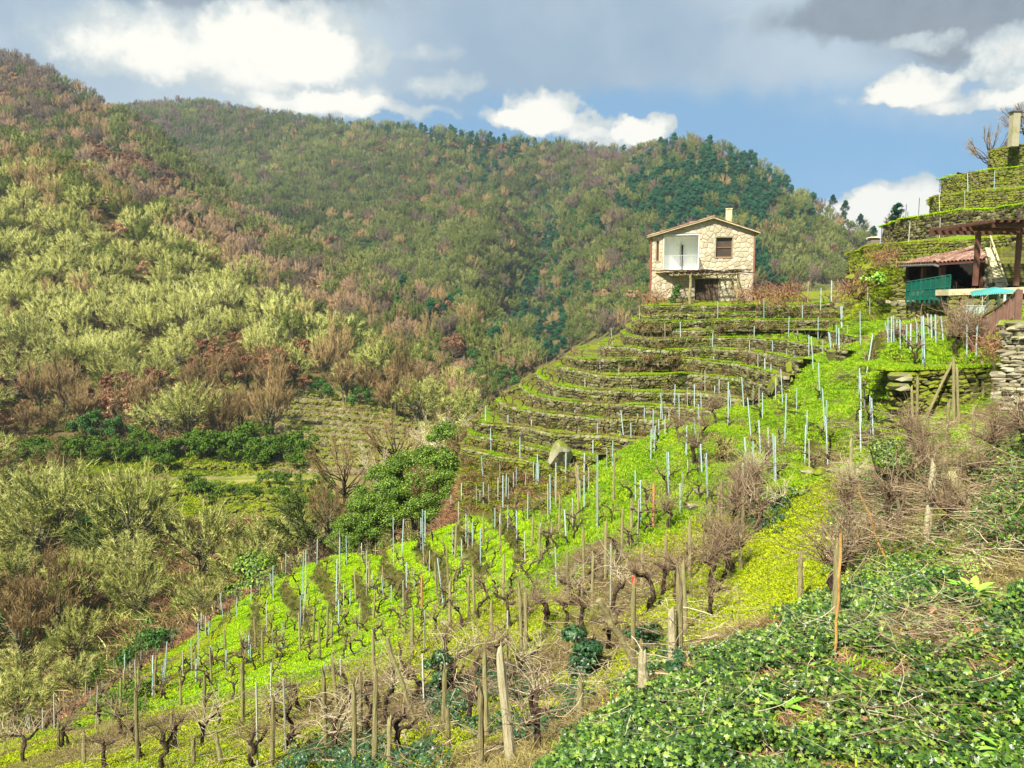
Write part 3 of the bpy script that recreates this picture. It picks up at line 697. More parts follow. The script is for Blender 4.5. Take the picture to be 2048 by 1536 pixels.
def stone_mesh(i, mat):
    key = (i, mat.name)
    if key not in _stone_mesh:
        _stone_mesh[key] = mesh_np('stone', ST[i][0], ST[i][1], mat, None, False, {'rnd': np.zeros(26)}, link=False)
    return _stone_mesh[key]
def wall_from_line(name, label, P, h, mat, cap=None, i0=0, i1=None, course=.17, nind=70, group='dry stone terrace walls', base_down=.15, lmin=.2, lmax=.52, depth=.3, px_clip=True, pieces_name='stone'):
    P = P[i0:i1]; d = np.concatenate([[0], np.cumsum(np.linalg.norm(np.diff(P[:, :2], axis=0), axis=1))])
    c0 = P[len(P) // 2]
    root = empty(name, (c0[0], c0[1], c0[2] - h), 0, label, 'wall', group)
    o3 = np.array([c0[0], c0[1], c0[2] - h])
    S = []
    hh = h + base_down; z = 0.0; row = 0
    while z < hh - .05:
        ch = course * rng.uniform(.75, 1.3); x = -rng.uniform(0, .3)
        while x < d[-1]:
            L = rng.uniform(lmin, lmax); 
            if rng.random() < .12: L *= 1.5
            xm = x + L / 2; x += L
            if xm > d[-1] or xm < 0: continue
            q = np.array([np.interp(xm, d, P[:, k]) for k in range(3)])
            i = np.searchsorted(d, xm); i = min(max(i, 1), len(P) - 1); tg = P[i] - P[i - 1]; an = math.atan2(tg[1], tg[0])
            nrm = np.array([math.sin(an), -math.cos(an), 0])
            sh = ch * rng.uniform(.7, 1.25)
            q = q + np.array([0, 0, -z - ch / 2]) + nrm * (rng.uniform(-.05, .05) - .02 + z * .06)
            dp = depth * rng.uniform(.8, 1.2)
            iscap = z == 0
            if px_clip:
                a, b = proj(q)
                if a > 2330 or a < -100: continue
            S.append((q, an + rng.normal(0, .06), rng.normal(0, .07), (L * 1.02, dp, sh * 1.08), iscap))
        z += ch * .97
    order = sorted(range(len(S)), key=lambda k: -(S[k][3][0] * S[k][3][2]) / (S[k][0][1] ** 2) - (.5 if S[k][4] else 0) * .0)
    vis = [k for k in order if proj(S[k][0])[0] < 2060]
    ind = set(vis[:nind]); mb = MB(); mbc = MB()
    for k, (q, an, tl, sc, ic) in enumerate(S):
        Rm = np.array(Matrix.Rotation(an, 3, 'Z') @ Matrix.Rotation(tl, 3, 'Y'))
        v = int(rng.integers(8)); ro = q - o3
        m = (cap or mat) if ic else mat
        if k in ind:
            o = bpy.data.objects.new(pieces_name, stone_mesh(v, m)); COL.objects.link(o); o.parent = root
            o.matrix_local = Matrix.LocRotScale(Vector(ro), Matrix(Rm.tolist()), Vector(sc))
        else:
            T = ST[v][0] * np.array(sc)
            (mbc if ic and cap else mb).inst(T, ST[v][1], ro[None], Rm[None], np.ones(1))
    if mb.n: tag(mb.build('small_stones', mat, root), kind='stuff')
    if mbc.n: tag(mbc.build('top_stones', cap, root), kind='stuff')
    return root
ROWN = ['directly in front of the stone house', 'second below the stone house', 'third below the stone house', 'fourth below the stone house', 'fifth below the stone house',
        'sixth below the stone house', 'seventh below the stone house', 'eighth below the stone house', 'ninth below the stone house', 'tenth below the stone house', 'eleventh below the stone house',
        'twelfth below the stone house, behind the pale boulder', 'mossy one left of the pale boulder', 'lowest and most overgrown of the house spur']
for k, (T, h) in enumerate(spur_T):
    wall_from_line('dry_stone_wall', 'dry stone terrace wall, ' + ROWN[k], T, h, M['wallstone'] if k < 12 else M['mosstone'], M['capstone'], 14, None, course=.135, nind=80, lmin=.13, lmax=.40)
UPN = ['lowest of the right hill, behind the tiled shed', 'second of the right hill, bare grey stones above the shed', 'third of the right hill, below the bent railing', 'fourth of the right hill, under the blue pole', 'topmost of the right hill, under the concrete pillar']
for k, (T, h) in enumerate(upper_T):
    wall_from_line('dry_stone_wall', 'mossy terrace wall, ' + UPN[k], T, h, M['mosstone'] if k != 1 else M['wallstone'], M['mosstone'], 4, None, course=.15, nind=110, lmin=.12, lmax=.36)
# nearer walls
def straight(a, b, n=30, wob=.12):
    P = np.linspace(np.array(a, float), np.array(b, float), n); i = np.arange(n); P[:, 1] += fbm(i, i * 0 + P[0, 0], 7) * wob; P[:, 2] += fbm(i, i * 0 + 5 + P[0, 0], 5) * wob * .4; return P
mwl = straight(unproj(1783, 741, 22.6), unproj(2000, 731, 22.0)); mwl[:, 2] -= .04
wall_from_line('mossy_wall', 'moss covered stone wall under the grass bank below the shed', mwl, 1.0, M['mosstone'], None, course=.15, nind=190, depth=.45, group=None, lmin=.14, lmax=.40)
mb = MB()
Q = mwl.copy()
top = np.vstack([Q + [0, -.10, .05], Q + [0, .25, .10], Q + [0, 2.8, .02]]); n = len(Q); i = np.arange(n - 1)
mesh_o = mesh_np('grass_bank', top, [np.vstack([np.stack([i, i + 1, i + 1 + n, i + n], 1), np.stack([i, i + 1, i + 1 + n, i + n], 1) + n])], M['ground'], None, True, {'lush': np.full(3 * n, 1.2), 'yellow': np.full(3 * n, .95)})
tag(mesh_o, kind='structure')
rw = straight(unproj(2012, 642, 17.5), unproj(2330, 632, 15.0), 30, .1)
wall_from_line('stone_wall', 'pale grey dry stone wall at the right edge under the stair railing', rw, 1.55, M['palestone'], M['capstone'], course=.105, nind=160, depth=.45, group=None, base_down=.5, lmin=.12, lmax=.36)
for px, py, sx, sz in ((1800, 752, .62, .24), (1797, 772, .55, .22)):
    p = unproj(px, py, 22.3)
    o = add_obj('stone', stone_mesh(2, M['capstone']), bpy.data.objects['mossy_wall']); rp = bpy.data.objects['mossy_wall'].location
    o.matrix_local = Matrix.LocRotScale(Vector(p) - rp, Matrix.Rotation(.02, 3, 'Y'), Vector((sx, .5, sz))); o['label'] = 'large pale squared stone in the mossy wall'
# dark foot wall under the landing
lw = straight(unproj(1898, 590, 32.6), unproj(2120, 585, 30.5), 30, .1)
wall_from_line('stone_wall', 'dark mossy wall carrying the concrete landing beside the shed', lw, 1.15, M['mosstone'], None, course=.18, nind=100, group=None, base_down=.3)
fw = straight(unproj(1790, 603, 35.5), unproj(1905, 601, 33.6), 26, .12)
wall_from_line('stone_wall', 'rough dark stone wall at the foot of the green fence', fw, .85, M['mosstone'], M['capstone'], course=.18, nind=80, group=None, base_down=.4)
# boulders
def boulder(name, label, px, py, D, w, hgt, dep, mat, seed, sink=.15, rz=0.3, cuts=3, group=None):
    r = np.random.default_rng(seed)
    import bmesh
    bm = bmesh.new(); bmesh.ops.create_icosphere(bm, subdivisions=cuts, radius=1)
    V = np.array([v.co[:] for v in bm.verts]); 
    for _ in range(14):
        n = r.normal(size=3); n /= np.linalg.norm(n); dcut = r.uniform(.42, .75); s = V @ n; V -= np.outer(np.maximum(s - dcut, 0), n) * .95
    V += fbm(V[:, 0] * 3 + seed, V[:, 1] * 3 + V[:, 2] * 2, 1.0, 4)[:, None] * V * .22
    F = np.array([[v.index for v in f.verts] for f in bm.faces]); bm.free()
    V = V * np.array([w, dep, hgt]) / 2; c_, s_ = math.cos(rz), math.sin(rz); V = V @ np.array([[c_, s_, 0], [-s_, c_, 0], [0, 0, 1]])
    p = hit(px, py)
    if p is None or abs(p[1] - D) > D * .35: p = unproj(px, py, D)
    o = mesh_np(name, V, [F], mat, None, False); o.location = (p[0], p[1], p[2] + hgt / 2 * (1 - sink)); tag(o, label, 'boulder', group); return o
boulder('granite_boulder', 'big pale pointed boulder among the lowest terrace walls', 1118, 934, 32.6, 1.5, 1.8, 1.3, M['capstone'], 31, .42)
boulder('granite_boulder', 'dark rounded boulder half buried in the mossy bank right of the house', 1680, 628, 39.5, .95, .75, .8, M['boulder'], 9, .1)
boulder('granite_boulder', 'smaller brown boulder beside the rounded one on the mossy bank', 1672, 606, 41, .6, .6, .6, M['boulder'], 12, .1)
boulder('granite_boulder', 'dark overhanging outcrop under the moss left of the green fence', 1728, 600, 40.5, 1.5, 1.1, 1.1, M['mosstone'], 15, .05)
boulder('granite_boulder', 'mossy rock hump above the dark outcrop on the bank', 1735, 566, 42.0, 2.4, 1.3, 1.8, M['mosstone'], 16, .2)
boulder('granite_boulder', 'pale slanting slab left of the fence foot wall', 1800, 612, 35.0, .75, .5, .6, M['palestone'], 18, .1)
boulder('granite_boulder', 'mossy stone in the little outcrop at the end of the bright path', 1640, 958, 21.6, .7, .42, .5, M['mosstone'], 21, .15)
boulder('granite_boulder', 'flat grey stone left of the outcrop at the end of the bright path', 1618, 952, 21.8, .5, .34, .4, M['boulder'], 22, .15)
boulder('granite_boulder', 'pale stone at the right of the outcrop at the end of the bright path', 1668, 950, 21.8, .5, .30, .4, M['palestone'], 23, .15)
boulder('granite_boulder', 'pale flat stone sticking out of the bank by the ivy edge', 1205, 1375, 10.4, .34, .18, .3, M['palestone'], 24, .1)
boulder('granite_boulder', 'white flat stone on the slope below the mossy wall', 1888, 868, 19, 1.3, .14, .5, M['palestone'], 25, .1, 0.05)
boulder('granite_boulder', 'small white stone under the vines left of the wooden posts', 893, 1252, 19, .36, .2, .3, M['palestone'], 26, .1)
boulder('granite_boulder', 'white stone between vine trunks in the middle of the slope', 1107, 1114, 23, .40, .26, .3, M['palestone'], 27, .1)
boulder('granite_boulder', 'pale stones heap beside the steep steps in the vineyard', 1385, 1018, 22.2, .8, .35, .6, M['palestone'], 28, .2)
boulder('granite_boulder', 'round stone beneath the heap beside the vineyard steps', 1400, 990, 23.4, .6, .3, .5, M['boulder'], 29, .2)

for i, (px, py, w_, h_, lb) in enumerate(((1745, 548, 1.3, .7, 'mossy rock at the top of the bank left of the shed'), (1712, 575, 1.1, .6, 'low mossy rock at the left of the rocky bank'), (1790, 575, 1.0, .8, 'mossy rock beside the shed corner'), (1768, 610, .9, .6, 'dark rock under the green plant on the bank'), (1700, 560, .9, .4, 'flat mossy rock where the top terrace meets the bank'), (1815, 545, .8, .6, 'shaded rock under the shed eave'))):
    boulder('granite_boulder', lb, px, py, 40, w_, h_, w_ * .8, M['mosstone'], 50 + i, .25, i)
for i in range(3, 10):
    T_, h_ = spur_T[i]; e_ = T_[146]; a_, b_ = proj(e_ - [0, 0, h_]); b0 = mesh_np
    boulder('granite_boulder', 'mossy rock closing the right end of the %s terrace wall below the house' % ordw(i + 1), a_, b_, e_[1] - .2, 1.5, 1.2, 1.1, M['mosstone'], 70 + i, .2, i).location = (e_[0], e_[1] + .1, e_[2] - h_ * .6)
# ---------------------------------------------------------------- stone house
HA = R(-11.5); HL = unproj(1302, 600, 56.0); HB = .42
house = empty('stone_house', (HL[0], HL[1], HL[2] - HB), HA, 'stone house with recessed white balcony and red tiled gable roof on the spur', 'house')
W = 7.0; DEP = 6.2
def hx(px): return (px - 1302) / 201 * W
def hz(py): return (600 - py) * .0357 + HB
ZE_L, ZE_R, ZR, XR = hz(474), hz(468), hz(441), hx(1423)
openings = {'slit': (hx(1311), hx(1316.5), hz(522), hz(483)), 'loggia': (hx(1325), hx(1396), hz(540), hz(471)), 'window': (hx(1429), hx(1461), hz(516), hz(478)), 'door': (hx(1390), hx(1436), hz(613), hz(559))}
FB = -.6   # the facade goes down into the ground
mb = MB()
xs_ = sorted({0, W} | {v for o in openings.values() for v in o[:2]}); zs_ = sorted({FB, ZE_L} | {v for o in openings.values() for v in o[2:]})
for i in range(len(xs_) - 1):
    for j in range(len(zs_) - 1):
        cx, cz = (xs_[i] + xs_[i + 1]) / 2, (zs_[j] + zs_[j + 1]) / 2
        if any(a < cx < b and c_ < cz < d_ for a, b, c_, d_ in openings.values()): continue
        mb.box((cx, .20, cz), (xs_[i + 1] - xs_[i], .34, zs_[j + 1] - zs_[j]))
g = [(0, ZE_L), (W, ZE_L), (W, ZE_R), (XR, ZR)]
V = [(x, .03, z) for x, z in g] + [(x, .37, z) for x, z in g]
mb.add(V, F4=[[0, 1, 2, 3], [7, 6, 5, 4], [0, 3, 7, 4], [3, 2, 6, 7], [2, 1, 5, 6], [1, 0, 4, 5]])
mb.build('front_wall', M['mortar'], house)
mb = MB()
for x in (.17, W - .17): mb.box((x, DEP / 2 + .185, (ZE_L + FB) / 2 - .02), (.34, DEP - .37, ZE_L - FB - .04))
mb.box((W / 2, DEP + .17, (ZE_L + FB) / 2), (W, .34, ZE_L - FB))
mb.build('side_walls', M['mortar'], house)
# rubble stones of the facade
fac = [(0, FB), (W, FB), (W, ZE_R), (XR, ZR), (0, ZE_L)]
def clip(poly, a, b, c):   # keep a*x+b*y<=c
    out = []
    for i in range(len(poly)):
        p, q = poly[i], poly[(i + 1) % len(poly)]; dp, dq = a * p[0] + b * p[1] - c, a * q[0] + b * q[1] - c
        if dp <= 0: out.append(p)
        if (dp < 0) != (dq < 0) and abs(dp - dq) > 1e-9:
            t = dp / (dp - dq); out.append((p[0] + (q[0] - p[0]) * t, p[1] + (q[1] - p[1]) * t))
    return out
seeds = []
sp_ = .40
for j in range(int((ZR - FB) / (sp_ * .8)) + 2):
    for i in range(int(W / sp_) + 2):
        seeds.append(((i + .5 * (j % 2)) * sp_ + rng.uniform(-.15, .15), FB + j * sp_ * .8 + rng.uniform(-.12, .12)))
seeds = np.array(seeds); nst = 0
for s in range(len(seeds)):
    c0 = seeds[s]; poly = [(c0[0] - .6, c0[1] - .6), (c0[0] + .6, c0[1] - .6), (c0[0] + .6, c0[1] + .6), (c0[0] - .6, c0[1] + .6)]
    nb = np.argsort(np.linalg.norm(seeds - c0, axis=1))[1:14]
    for k in nb:
        d = seeds[k] - c0; m_ = (seeds[k] + c0) / 2; poly = clip(poly, d[0], d[1], float(d @ m_) - .007 * np.linalg.norm(d))
        if len(poly) < 3: break
    if len(poly) < 3: continue
    for i in range(5):
        p, q = fac[i], fac[(i + 1) % 5]; nx_, nz_ = (q[1] - p[1]), -(q[0] - p[0]); L = math.hypot(nx_, nz_)
        poly = clip(poly, nx_ / L, nz_ / L, (nx_ * p[0] + nz_ * p[1]) / L - .015)
        if len(poly) < 3: break
    if len(poly) < 3: continue
    ok = True
    for (a, b, c_, d_) in openings.values():
        m_ = .05; a, b, c_, d_ = a - m_, b + m_, c_ - m_, d_ + m_
        xs0 = [p[0] for p in poly]; zs0 = [p[1] for p in poly]
        if max(xs0) < a or min(xs0) > b or max(zs0) < c_ or min(zs0) > d_: continue
        cen = np.mean(poly, axis=0)
        dd = {'l': a - cen[0], 'r': cen[0] - b, 'b': c_ - cen[1], 't': cen[1] - d_}; w_ = max(dd, key=dd.get)
        if dd[w_] < -.12: ok = False; break
        poly = clip(poly, *{'l': (1, 0, a), 'r': (-1, 0, -b), 'b': (0, 1, c_), 't': (0, -1, -d_)}[w_])
        if len(poly) < 3: ok = False; break
    if not ok or len(poly) < 3: continue
    P = np.array(poly); area = .5 * abs(np.dot(P[:, 0], np.roll(P[:, 1], -1)) - np.dot(P[:, 1], np.roll(P[:, 0], -1)))
    if area < .012: continue
    cen = P.mean(0); n = len(P); pr = rng.uniform(.0, .035)
    V = [(x, .029, z) for x, z in P] + [(cen[0] + (x - cen[0]) * .96, .016 - pr * .3, cen[1] + (z - cen[1]) * .96) for x, z in P] + [(cen[0] + (x - cen[0]) * .72, -.002 - pr * .5, cen[1] + (z - cen[1]) * .72) for x, z in P] + [(cen[0], -.005 - pr * .5, cen[1])]
    i = np.arange(n); i2 = (i + 1) % n
    m = mesh_np('stone', np.array(V) - [cen[0], 0, cen[1]], [np.vstack([np.stack([i, i + n, i2 + n, i2], 1), np.stack([i + n, i + 2 * n, i2 + 2 * n, i2 + n], 1)]), np.stack([i + 2 * n, np.full(n, 3 * n), i2 + 2 * n], 1)], M['housestone'], None, False, {'rnd': np.zeros(3 * n + 1)}, link=False)
    o = add_obj('stone', m, house); o.location = (cen[0], 0, cen[1]); nst += 1
# loggia: white recess
a, b, c_, d_ = openings['loggia']; ry = 1.9
mb = MB()
mb.box(((a + b) / 2, ry + .05, (c_ + d_) / 2), (b - a + .3, .1, d_ - c_ + .2)); mb.box(((a + b) / 2, (.37 + ry) / 2, d_ + .05), (b - a, ry - .37, .1)); mb.box(((a + b) / 2, (.37 + ry) / 2, c_ - .05), (b - a, ry - .37, .1))
mb.box((b + .05, (.37 + ry) / 2, (c_ + d_) / 2), (.1, ry - .37, d_ - c_)); mb.box((a - .05, (.37 + ry) / 2, (c_ + d_) / 2), (.1, ry - .37, d_ - c_))
# the inner left wall runs in at a slant, with a projecting corner beside the balcony door
V = np.array([(a + .01, .38, c_), (a + 1.25, ry - .01, c_), (a + .01, ry - .01, c_), (a + .01, .38, d_), (a + 1.25, ry - .01, d_), (a + .01, ry - .01, d_)])
mb.add(V, F3=[[0, 2, 1], [3, 4, 5]], F4=[[0, 1, 4, 3], [1, 2, 5, 4], [2, 0, 3, 5]])
mb.build('balcony_recess', M['white'], house)
t_ = .045
mb = MB()
mb.box((a + t_ / 2, .17, (c_ + d_) / 2), (t_, .40, d_ - c_)); mb.box((b - t_ / 2, .17, (c_ + d_) / 2), (t_, .40, d_ - c_)); mb.box(((a + b) / 2, .17, d_ - t_ / 2), (b - a - 2 * t_ - .004, .40, t_))
mb.build('recess_surround', M['white'], house)
mb = MB(); mb.box((hx(1363.5), ry - .09, (c_ + hz(488)) / 2), (.11, .16, hz(488) - c_)); mb.build('balcony_door', M['dark'], house)
mb = MB(); mb.box((hx(1361.2), ry - .05, (c_ + hz(487)) / 2), (.05, .09, hz(487) - c_)); mb.build('door_frame', M['white'], house)
# balcony slab: wedge plan, projecting to the left front
mb = MB(); zt, zb = hz(540.5), hz(546)
pl = [(hx(1309), -.02), (hx(1344), -1.0), (hx(1398), -1.0), (hx(1398), -.02)]
V = [(x, y, zb) for x, y in pl] + [(x, y, zt) for x, y in pl]
mb.add(V, F4=[[3, 2, 1, 0], [4, 5, 6, 7], [0, 1, 5, 4], [1, 2, 6, 5], [2, 3, 7, 6], [3, 0, 4, 7]]); mb.build('balcony_slab', M['concrete'], house)
# railing
rl = [(hx(1325), -.06), (hx(1342.5), -.92), (hx(1395.5), -.92), (hx(1395.5), -.06)]
mb = MB(); zr = zt + .98
for i in range(3):
    p, q = rl[i], rl[i + 1]
    for zz in (zr, zt + .08): mb.beam((*p, zz), (*q, zz), .03, .03)
rail = mb.build('railing', M['rail'], house)
for i in range(3):
    p, q = np.array(rl[i]), np.array(rl[i + 1]); L = np.linalg.norm(q - p); n = max(2, int(L / .105))
    for k in range(n + 1):
        if i and k == 0: continue
        t = p + (q - p) * k / n; m2 = MB(); m2.box((0, 0, (zr - zt - .08) / 2), (.022, .022, zr - zt - .08))
        o = m2.build('bar', M['rail'], rail); o.location = (t[0], t[1], zt + .08)
# windows
def window(op, panes, frame_mat, parent, y=.18):
    a, b, c_, d_ = op; f = .07
    mb = MB()
    mb.box((a + f / 2, y, (c_ + d_) / 2), (f, .08, d_ - c_)); mb.box((b - f / 2, y, (c_ + d_) / 2), (f, .08, d_ - c_))
    for zz in [c_ + f / 2, d_ - f / 2] + [c_ + (d_ - c_) * k / panes for k in range(1, panes)]: mb.box(((a + b) / 2, y - .001, zz), (b - a - 2 * f, .078, f))
    fr = mb.build('window', frame_mat, parent)
    for k in range(panes):
        z0 = c_ + (d_ - c_) * k / panes; z1 = c_ + (d_ - c_) * (k + 1) / panes
        m2 = MB(); m2.box(((a + b) / 2, y + .02, (z0 + z1) / 2), (b - a - 2 * f, .012, z1 - z0 - f)); m2.build('pane', M['glass'], fr)
    m2 = MB(); m2.box(((a + b) / 2, .05, c_ - .035), (b - a + .16, .2, .07)); m2.build('sill', M['palestone'], fr)
    # inner dark room
    m2 = MB(); m2.box(((a + b) / 2, .52, (c_ + d_) / 2), (b - a + .3, .1, d_ - c_ + .3)); m2.build('room_shade', M['dark'], fr)
    return fr
w1 = window(openings['window'], 2, M['winframe'], house); w1['label'] = 'square brown framed two-pane window'
w2 = window(openings['slit'], 1, M['winframe'], house); w2['label'] = 'narrow brown slit window'
a, b, c_, d_ = openings['window']
mb = MB(); mb.box((a - .02, .0, (c_ + d_) / 2), (.05, .06, d_ - c_ + .1)); mb.box((b + .02, .0, (c_ + d_) / 2), (.05, .06, d_ - c_ + .1)); mb.box(((a + b) / 2, .0, d_ + .03), (b - a + .09, .06, .05)); mb.build('window_surround', M['capstone'], w1)
# door
a, b, c_, d_ = openings['door']
door = MB(); door.box(((a + b) / 2, .26, (c_ + d_) / 2), (b - a, .04, d_ - c_)); door = door.build('door', M['dark'], house)
n = 9
for k in range(n):
    wv = (b - a - .02) / n; m2 = MB(); hgt = d_ - c_ - .03 - rng.uniform(0, .02); m2.box((0, 0, hgt / 2), (wv - .014, .035, hgt)); o = m2.build('plank', M['door'], door); o.location = (a + .01 + wv * (k + .5), .222 + rng.uniform(-.006, .006), c_)
mb = MB(); mb.box((a - .07, .01, (c_ + d_) / 2), (.13, .10, d_ - c_)); mb.box((b + .07, .01, (c_ + d_) / 2), (.13, .10, d_ - c_)); mb.box(((a + b) / 2, .008, d_ + .07), (b - a + .28, .11, .13)); mb.build('door_surround', M['palestone'], house)
# roof
def roof_side(x0, z0, x1, z1, nm):
    ov = .38; dx, dz = x1 - x0, z1 - z0; L = math.hypot(dx, dz); ux, uz = dx / L, dz / L
    xs0, zs0 = x0 - ux * ov, z0 - uz * ov; nxv, nzv = -uz * (1 if dx > 0 else -1), abs(ux)
    mb = MB(); n = 60; y0, y1 = -.28, DEP + .6; ys = np.linspace(y0, y1, n * 2)
    hgt = .10 + .03 * np.cos(np.arange(n * 2) * math.pi)
    A = np.array([xs0, zs0]); B = np.array([x1, z1])
    V = [(A[0], y, A[1] + h_) for y, h_ in zip(ys, hgt)] + [(B[0], y, B[1] + h_) for y, h_ in zip(ys, hgt)]
    i = np.arange(2 * n - 1); mb.add(V, F4=np.stack([i, i + 1, i + 1 + 2 * n, i + 2 * n], 1))
    r_ = mb.build('roof', M['tile'], house)
    mb = MB(); up = (nxv, 0, nzv); mb.beam((A[0], y0 + .01, A[1] + .02), (B[0], y0 + .01, B[1] + .02), .05, .13, up=(0, 1, 0)); mb.build('verge_board', M['concrete'], r_)
    mb = MB(); mb.add([(A[0], y0 + .03, A[1] + .03), (B[0], y0 + .03, B[1] + .03), (B[0], y1, B[1] + .03), (A[0], y1, A[1] + .03)], F4=[[0, 1, 2, 3]]); mb.build('roof_underside', M['mortar'], r_)
    nt = 14; Lr = L + ov
    for k in range(nt):
        for c in range(3):
            m2 = MB(); th = np.linspace(0, math.pi, 7); rr = .10; ll = Lr / nt * 1.12
            V = []
            for e, r2 in ((0, rr), (ll, rr * .82)):
                for a_ in th: V.append((e, -math.cos(a_) * r2, math.sin(a_) * r2 * .8 + (0.03 if e == 0 else 0)))
                for a_ in th: V.append((e, -math.cos(a_) * (r2 - .018), math.sin(a_) * (r2 - .018) * .8 + (0.03 if e == 0 else 0)))
            V = np.array(V); i = np.arange(6)
            F4 = np.vstack([np.stack([i, i + 1, i + 15, i + 14], 1), np.stack([i + 7, i + 21, i + 22, i + 8], 1), np.stack([i, i + 7, i + 8, i + 1], 1)])
            m2.add(V, F4=F4, rnd=0)
            o = m2.build('tile', M['tile'], r_); t0 = Lr / nt * k
            o.location = (A[0] + (B[0] - A[0]) * t0 / Lr, y0 + .10 + c * .24, A[1] + (B[1] - A[1]) * t0 / Lr + .09)
            o.rotation_euler = (0, -math.atan2(B[1] - A[1], B[0] - A[0]), 0) if dx > 0 else (0, -math.atan2(B[1] - A[1], B[0] - A[0]), 0)
    return r_
rL = roof_side(0, ZE_L, XR, ZR, 'l'); rR = roof_side(W, ZE_R, XR, ZR, 'r'); rL['label'] = 'left slope of the red tiled roof'; rR['label'] = 'right slope of the red tiled roof'
mb = MB(); yy = np.linspace(-.3, DEP + .6, 22)
for k in range(21): mb.tube([(XR, yy[k], ZR + .12), (XR, yy[k + 1] + .04, ZR + .135)], [.115, .095], 8)
mb.build('ridge_tiles', M['tile'], house)
# chimney
cx, cy = hx(1456.5), 2.2
mb = MB(); mb.box((cx, cy, (hz(452) + hz(418)) / 2), (.44, .44, hz(418) - hz(452))); ch = mb.build('chimney', M['concrete'], house)
mb = MB(); mb.box((cx, cy, hz(417.6) + .04), (.50, .50, .08)); mb.build('chimney_lip', M['concrete'], ch)
mb = MB(); zt_ = hz(411); V = [(cx - .34, cy - .3, zt_ - .05), (cx + .36, cy - .3, zt_ - .09), (cx, cy - .3, zt_ + .12), (cx - .34, cy + .3, zt_ - .05), (cx + .36, cy + .3, zt_ - .09), (cx, cy + .3, zt_ + .12)]
V += [(x, y, z - .05) for x, y, z in V]
mb.add(V, F4=[[0, 2, 5, 3], [2, 1, 4, 5], [6, 9, 11, 8], [8, 11, 10, 7], [0, 6, 8, 2], [2, 8, 7, 1], [1, 7, 10, 4], [3, 9, 6, 0], [3, 5, 11, 9], [5, 4, 10, 11]])
for sx in (-.2, .2):
    for sy in (-.2, .2): mb.box((cx + sx, cy + sy, hz(416) + .04), (.05, .05, .14))
mb.build('chimney_cap', M['darkpole'], ch)
mb = MB(); mb.box((hx(1382), 2.5, hz(444)), (.22, .3, .25)); mb.box((hx(1382), 2.5, hz(440)), (.34, .4, .04)); mb.build('roof_vent', M['tile'], house)
mb = MB(); mb.tube([(-.06, -.04, hz(478)), (-.06, -.04, hz(600))], .045, 8); mb.build('downpipe', M['copper'], house)['label'] = 'reddish downpipe on the left corner'
mb = MB(); mb.tube([(W + .05, -.04, hz(472)), (W + .05, -.04, hz(566))], .035, 8); mb.build('downpipe', M['copper'], house)['label'] = 'thin downpipe on the right corner'
mb = MB(); mb.tube([(-.3, -.28, ZE_L + .03), (-.3, DEP, ZE_L + .03)], .06, 8); mb.tube([(W + .3, -.28, ZE_R + .03), (W + .3, DEP, ZE_R + .03)], .06, 8); mb.build('gutters', M['gutter'], house)
# pergola before the door
def hw(x, y, z):   # house local -> world
    c, s = math.cos(HA), math.sin(HA); return np.array([HL[0] + c * x - s * y, HL[1] + s * x + c * y, HL[2] - HB + z])
pg0 = hw(hx(1405), -1.6, 0)
perg = empty('wooden_pergola', pg0, HA, 'rough wooden pergola with dry vines before the house door', 'pergola')
def pl_(px, y, py): # pergola local, pixel read at a plane y metres before the facade
    k = 1 - (-y) / 55.5; return np.array([(px - 1405) / 201 * W * k, 0, (600 - py) * .0357 * k + HB])
def pv(px, py, y): q = pl_(px, y, py); return (q[0], y + 1.6, q[2])
for px, t0, b0, y in ((1377, 551, 612, -2.4), (1471, 549, 600, -2.4), (1461, 549, 582, -1.5)):
    mb = MB(); P = np.linspace(pv(px + 1, t0, y), pv(px, b0, y), 7); P[:, 0] += rng.normal(0, .015, 7); mb.tube(P, [.09, .085, .09, .1, .095, .1, .11], 7); mb.build('post', M['post'], perg)
for y, a_, b_ in ((-2.4, 1338, 1474), (-1.4, 1336, 1472), (-.35, 1340, 1468)):
    mb = MB(); P = np.linspace(pv(a_, 551, y), pv(b_, 549, y), 9); P[:, 2] += rng.normal(0, .02, 9); mb.tube(P, .065, 6); mb.build('beam', M['post'], perg)
for k in range(11):
    px = 1342 + k * 12.6; mb = MB(); P = np.linspace(pv(px, 549 , -2.75), pv(px + rng.uniform(-3, 3), 547.5, -.15), 6); P[:, 2] += rng.normal(.03, .02, 6); mb.tube(P, .04, 6); mb.build('rafter', M['post'], perg)
mb = MB()
for k in range(90):
    p = np.array([rng.uniform(-2.2, 2.3), rng.uniform(-1.2, 1.4), hz(546)]); d = rng.normal(size=3) * [1, .5, .12]; n = 6
    P = p + np.cumsum(np.vstack([np.zeros(3), (d / np.linalg.norm(d) * .22 + rng.normal(0, .05, (n, 3)) * [1, 1, .4])]), 0); P[:, 2] = np.clip(P[:, 2], hz(551), hz(543)); mb.tube(P, rng.uniform(.008, .03), 4, False)
tag(mb.build('dry_vine_tangle', M['vinewood'], perg), kind='stuff')
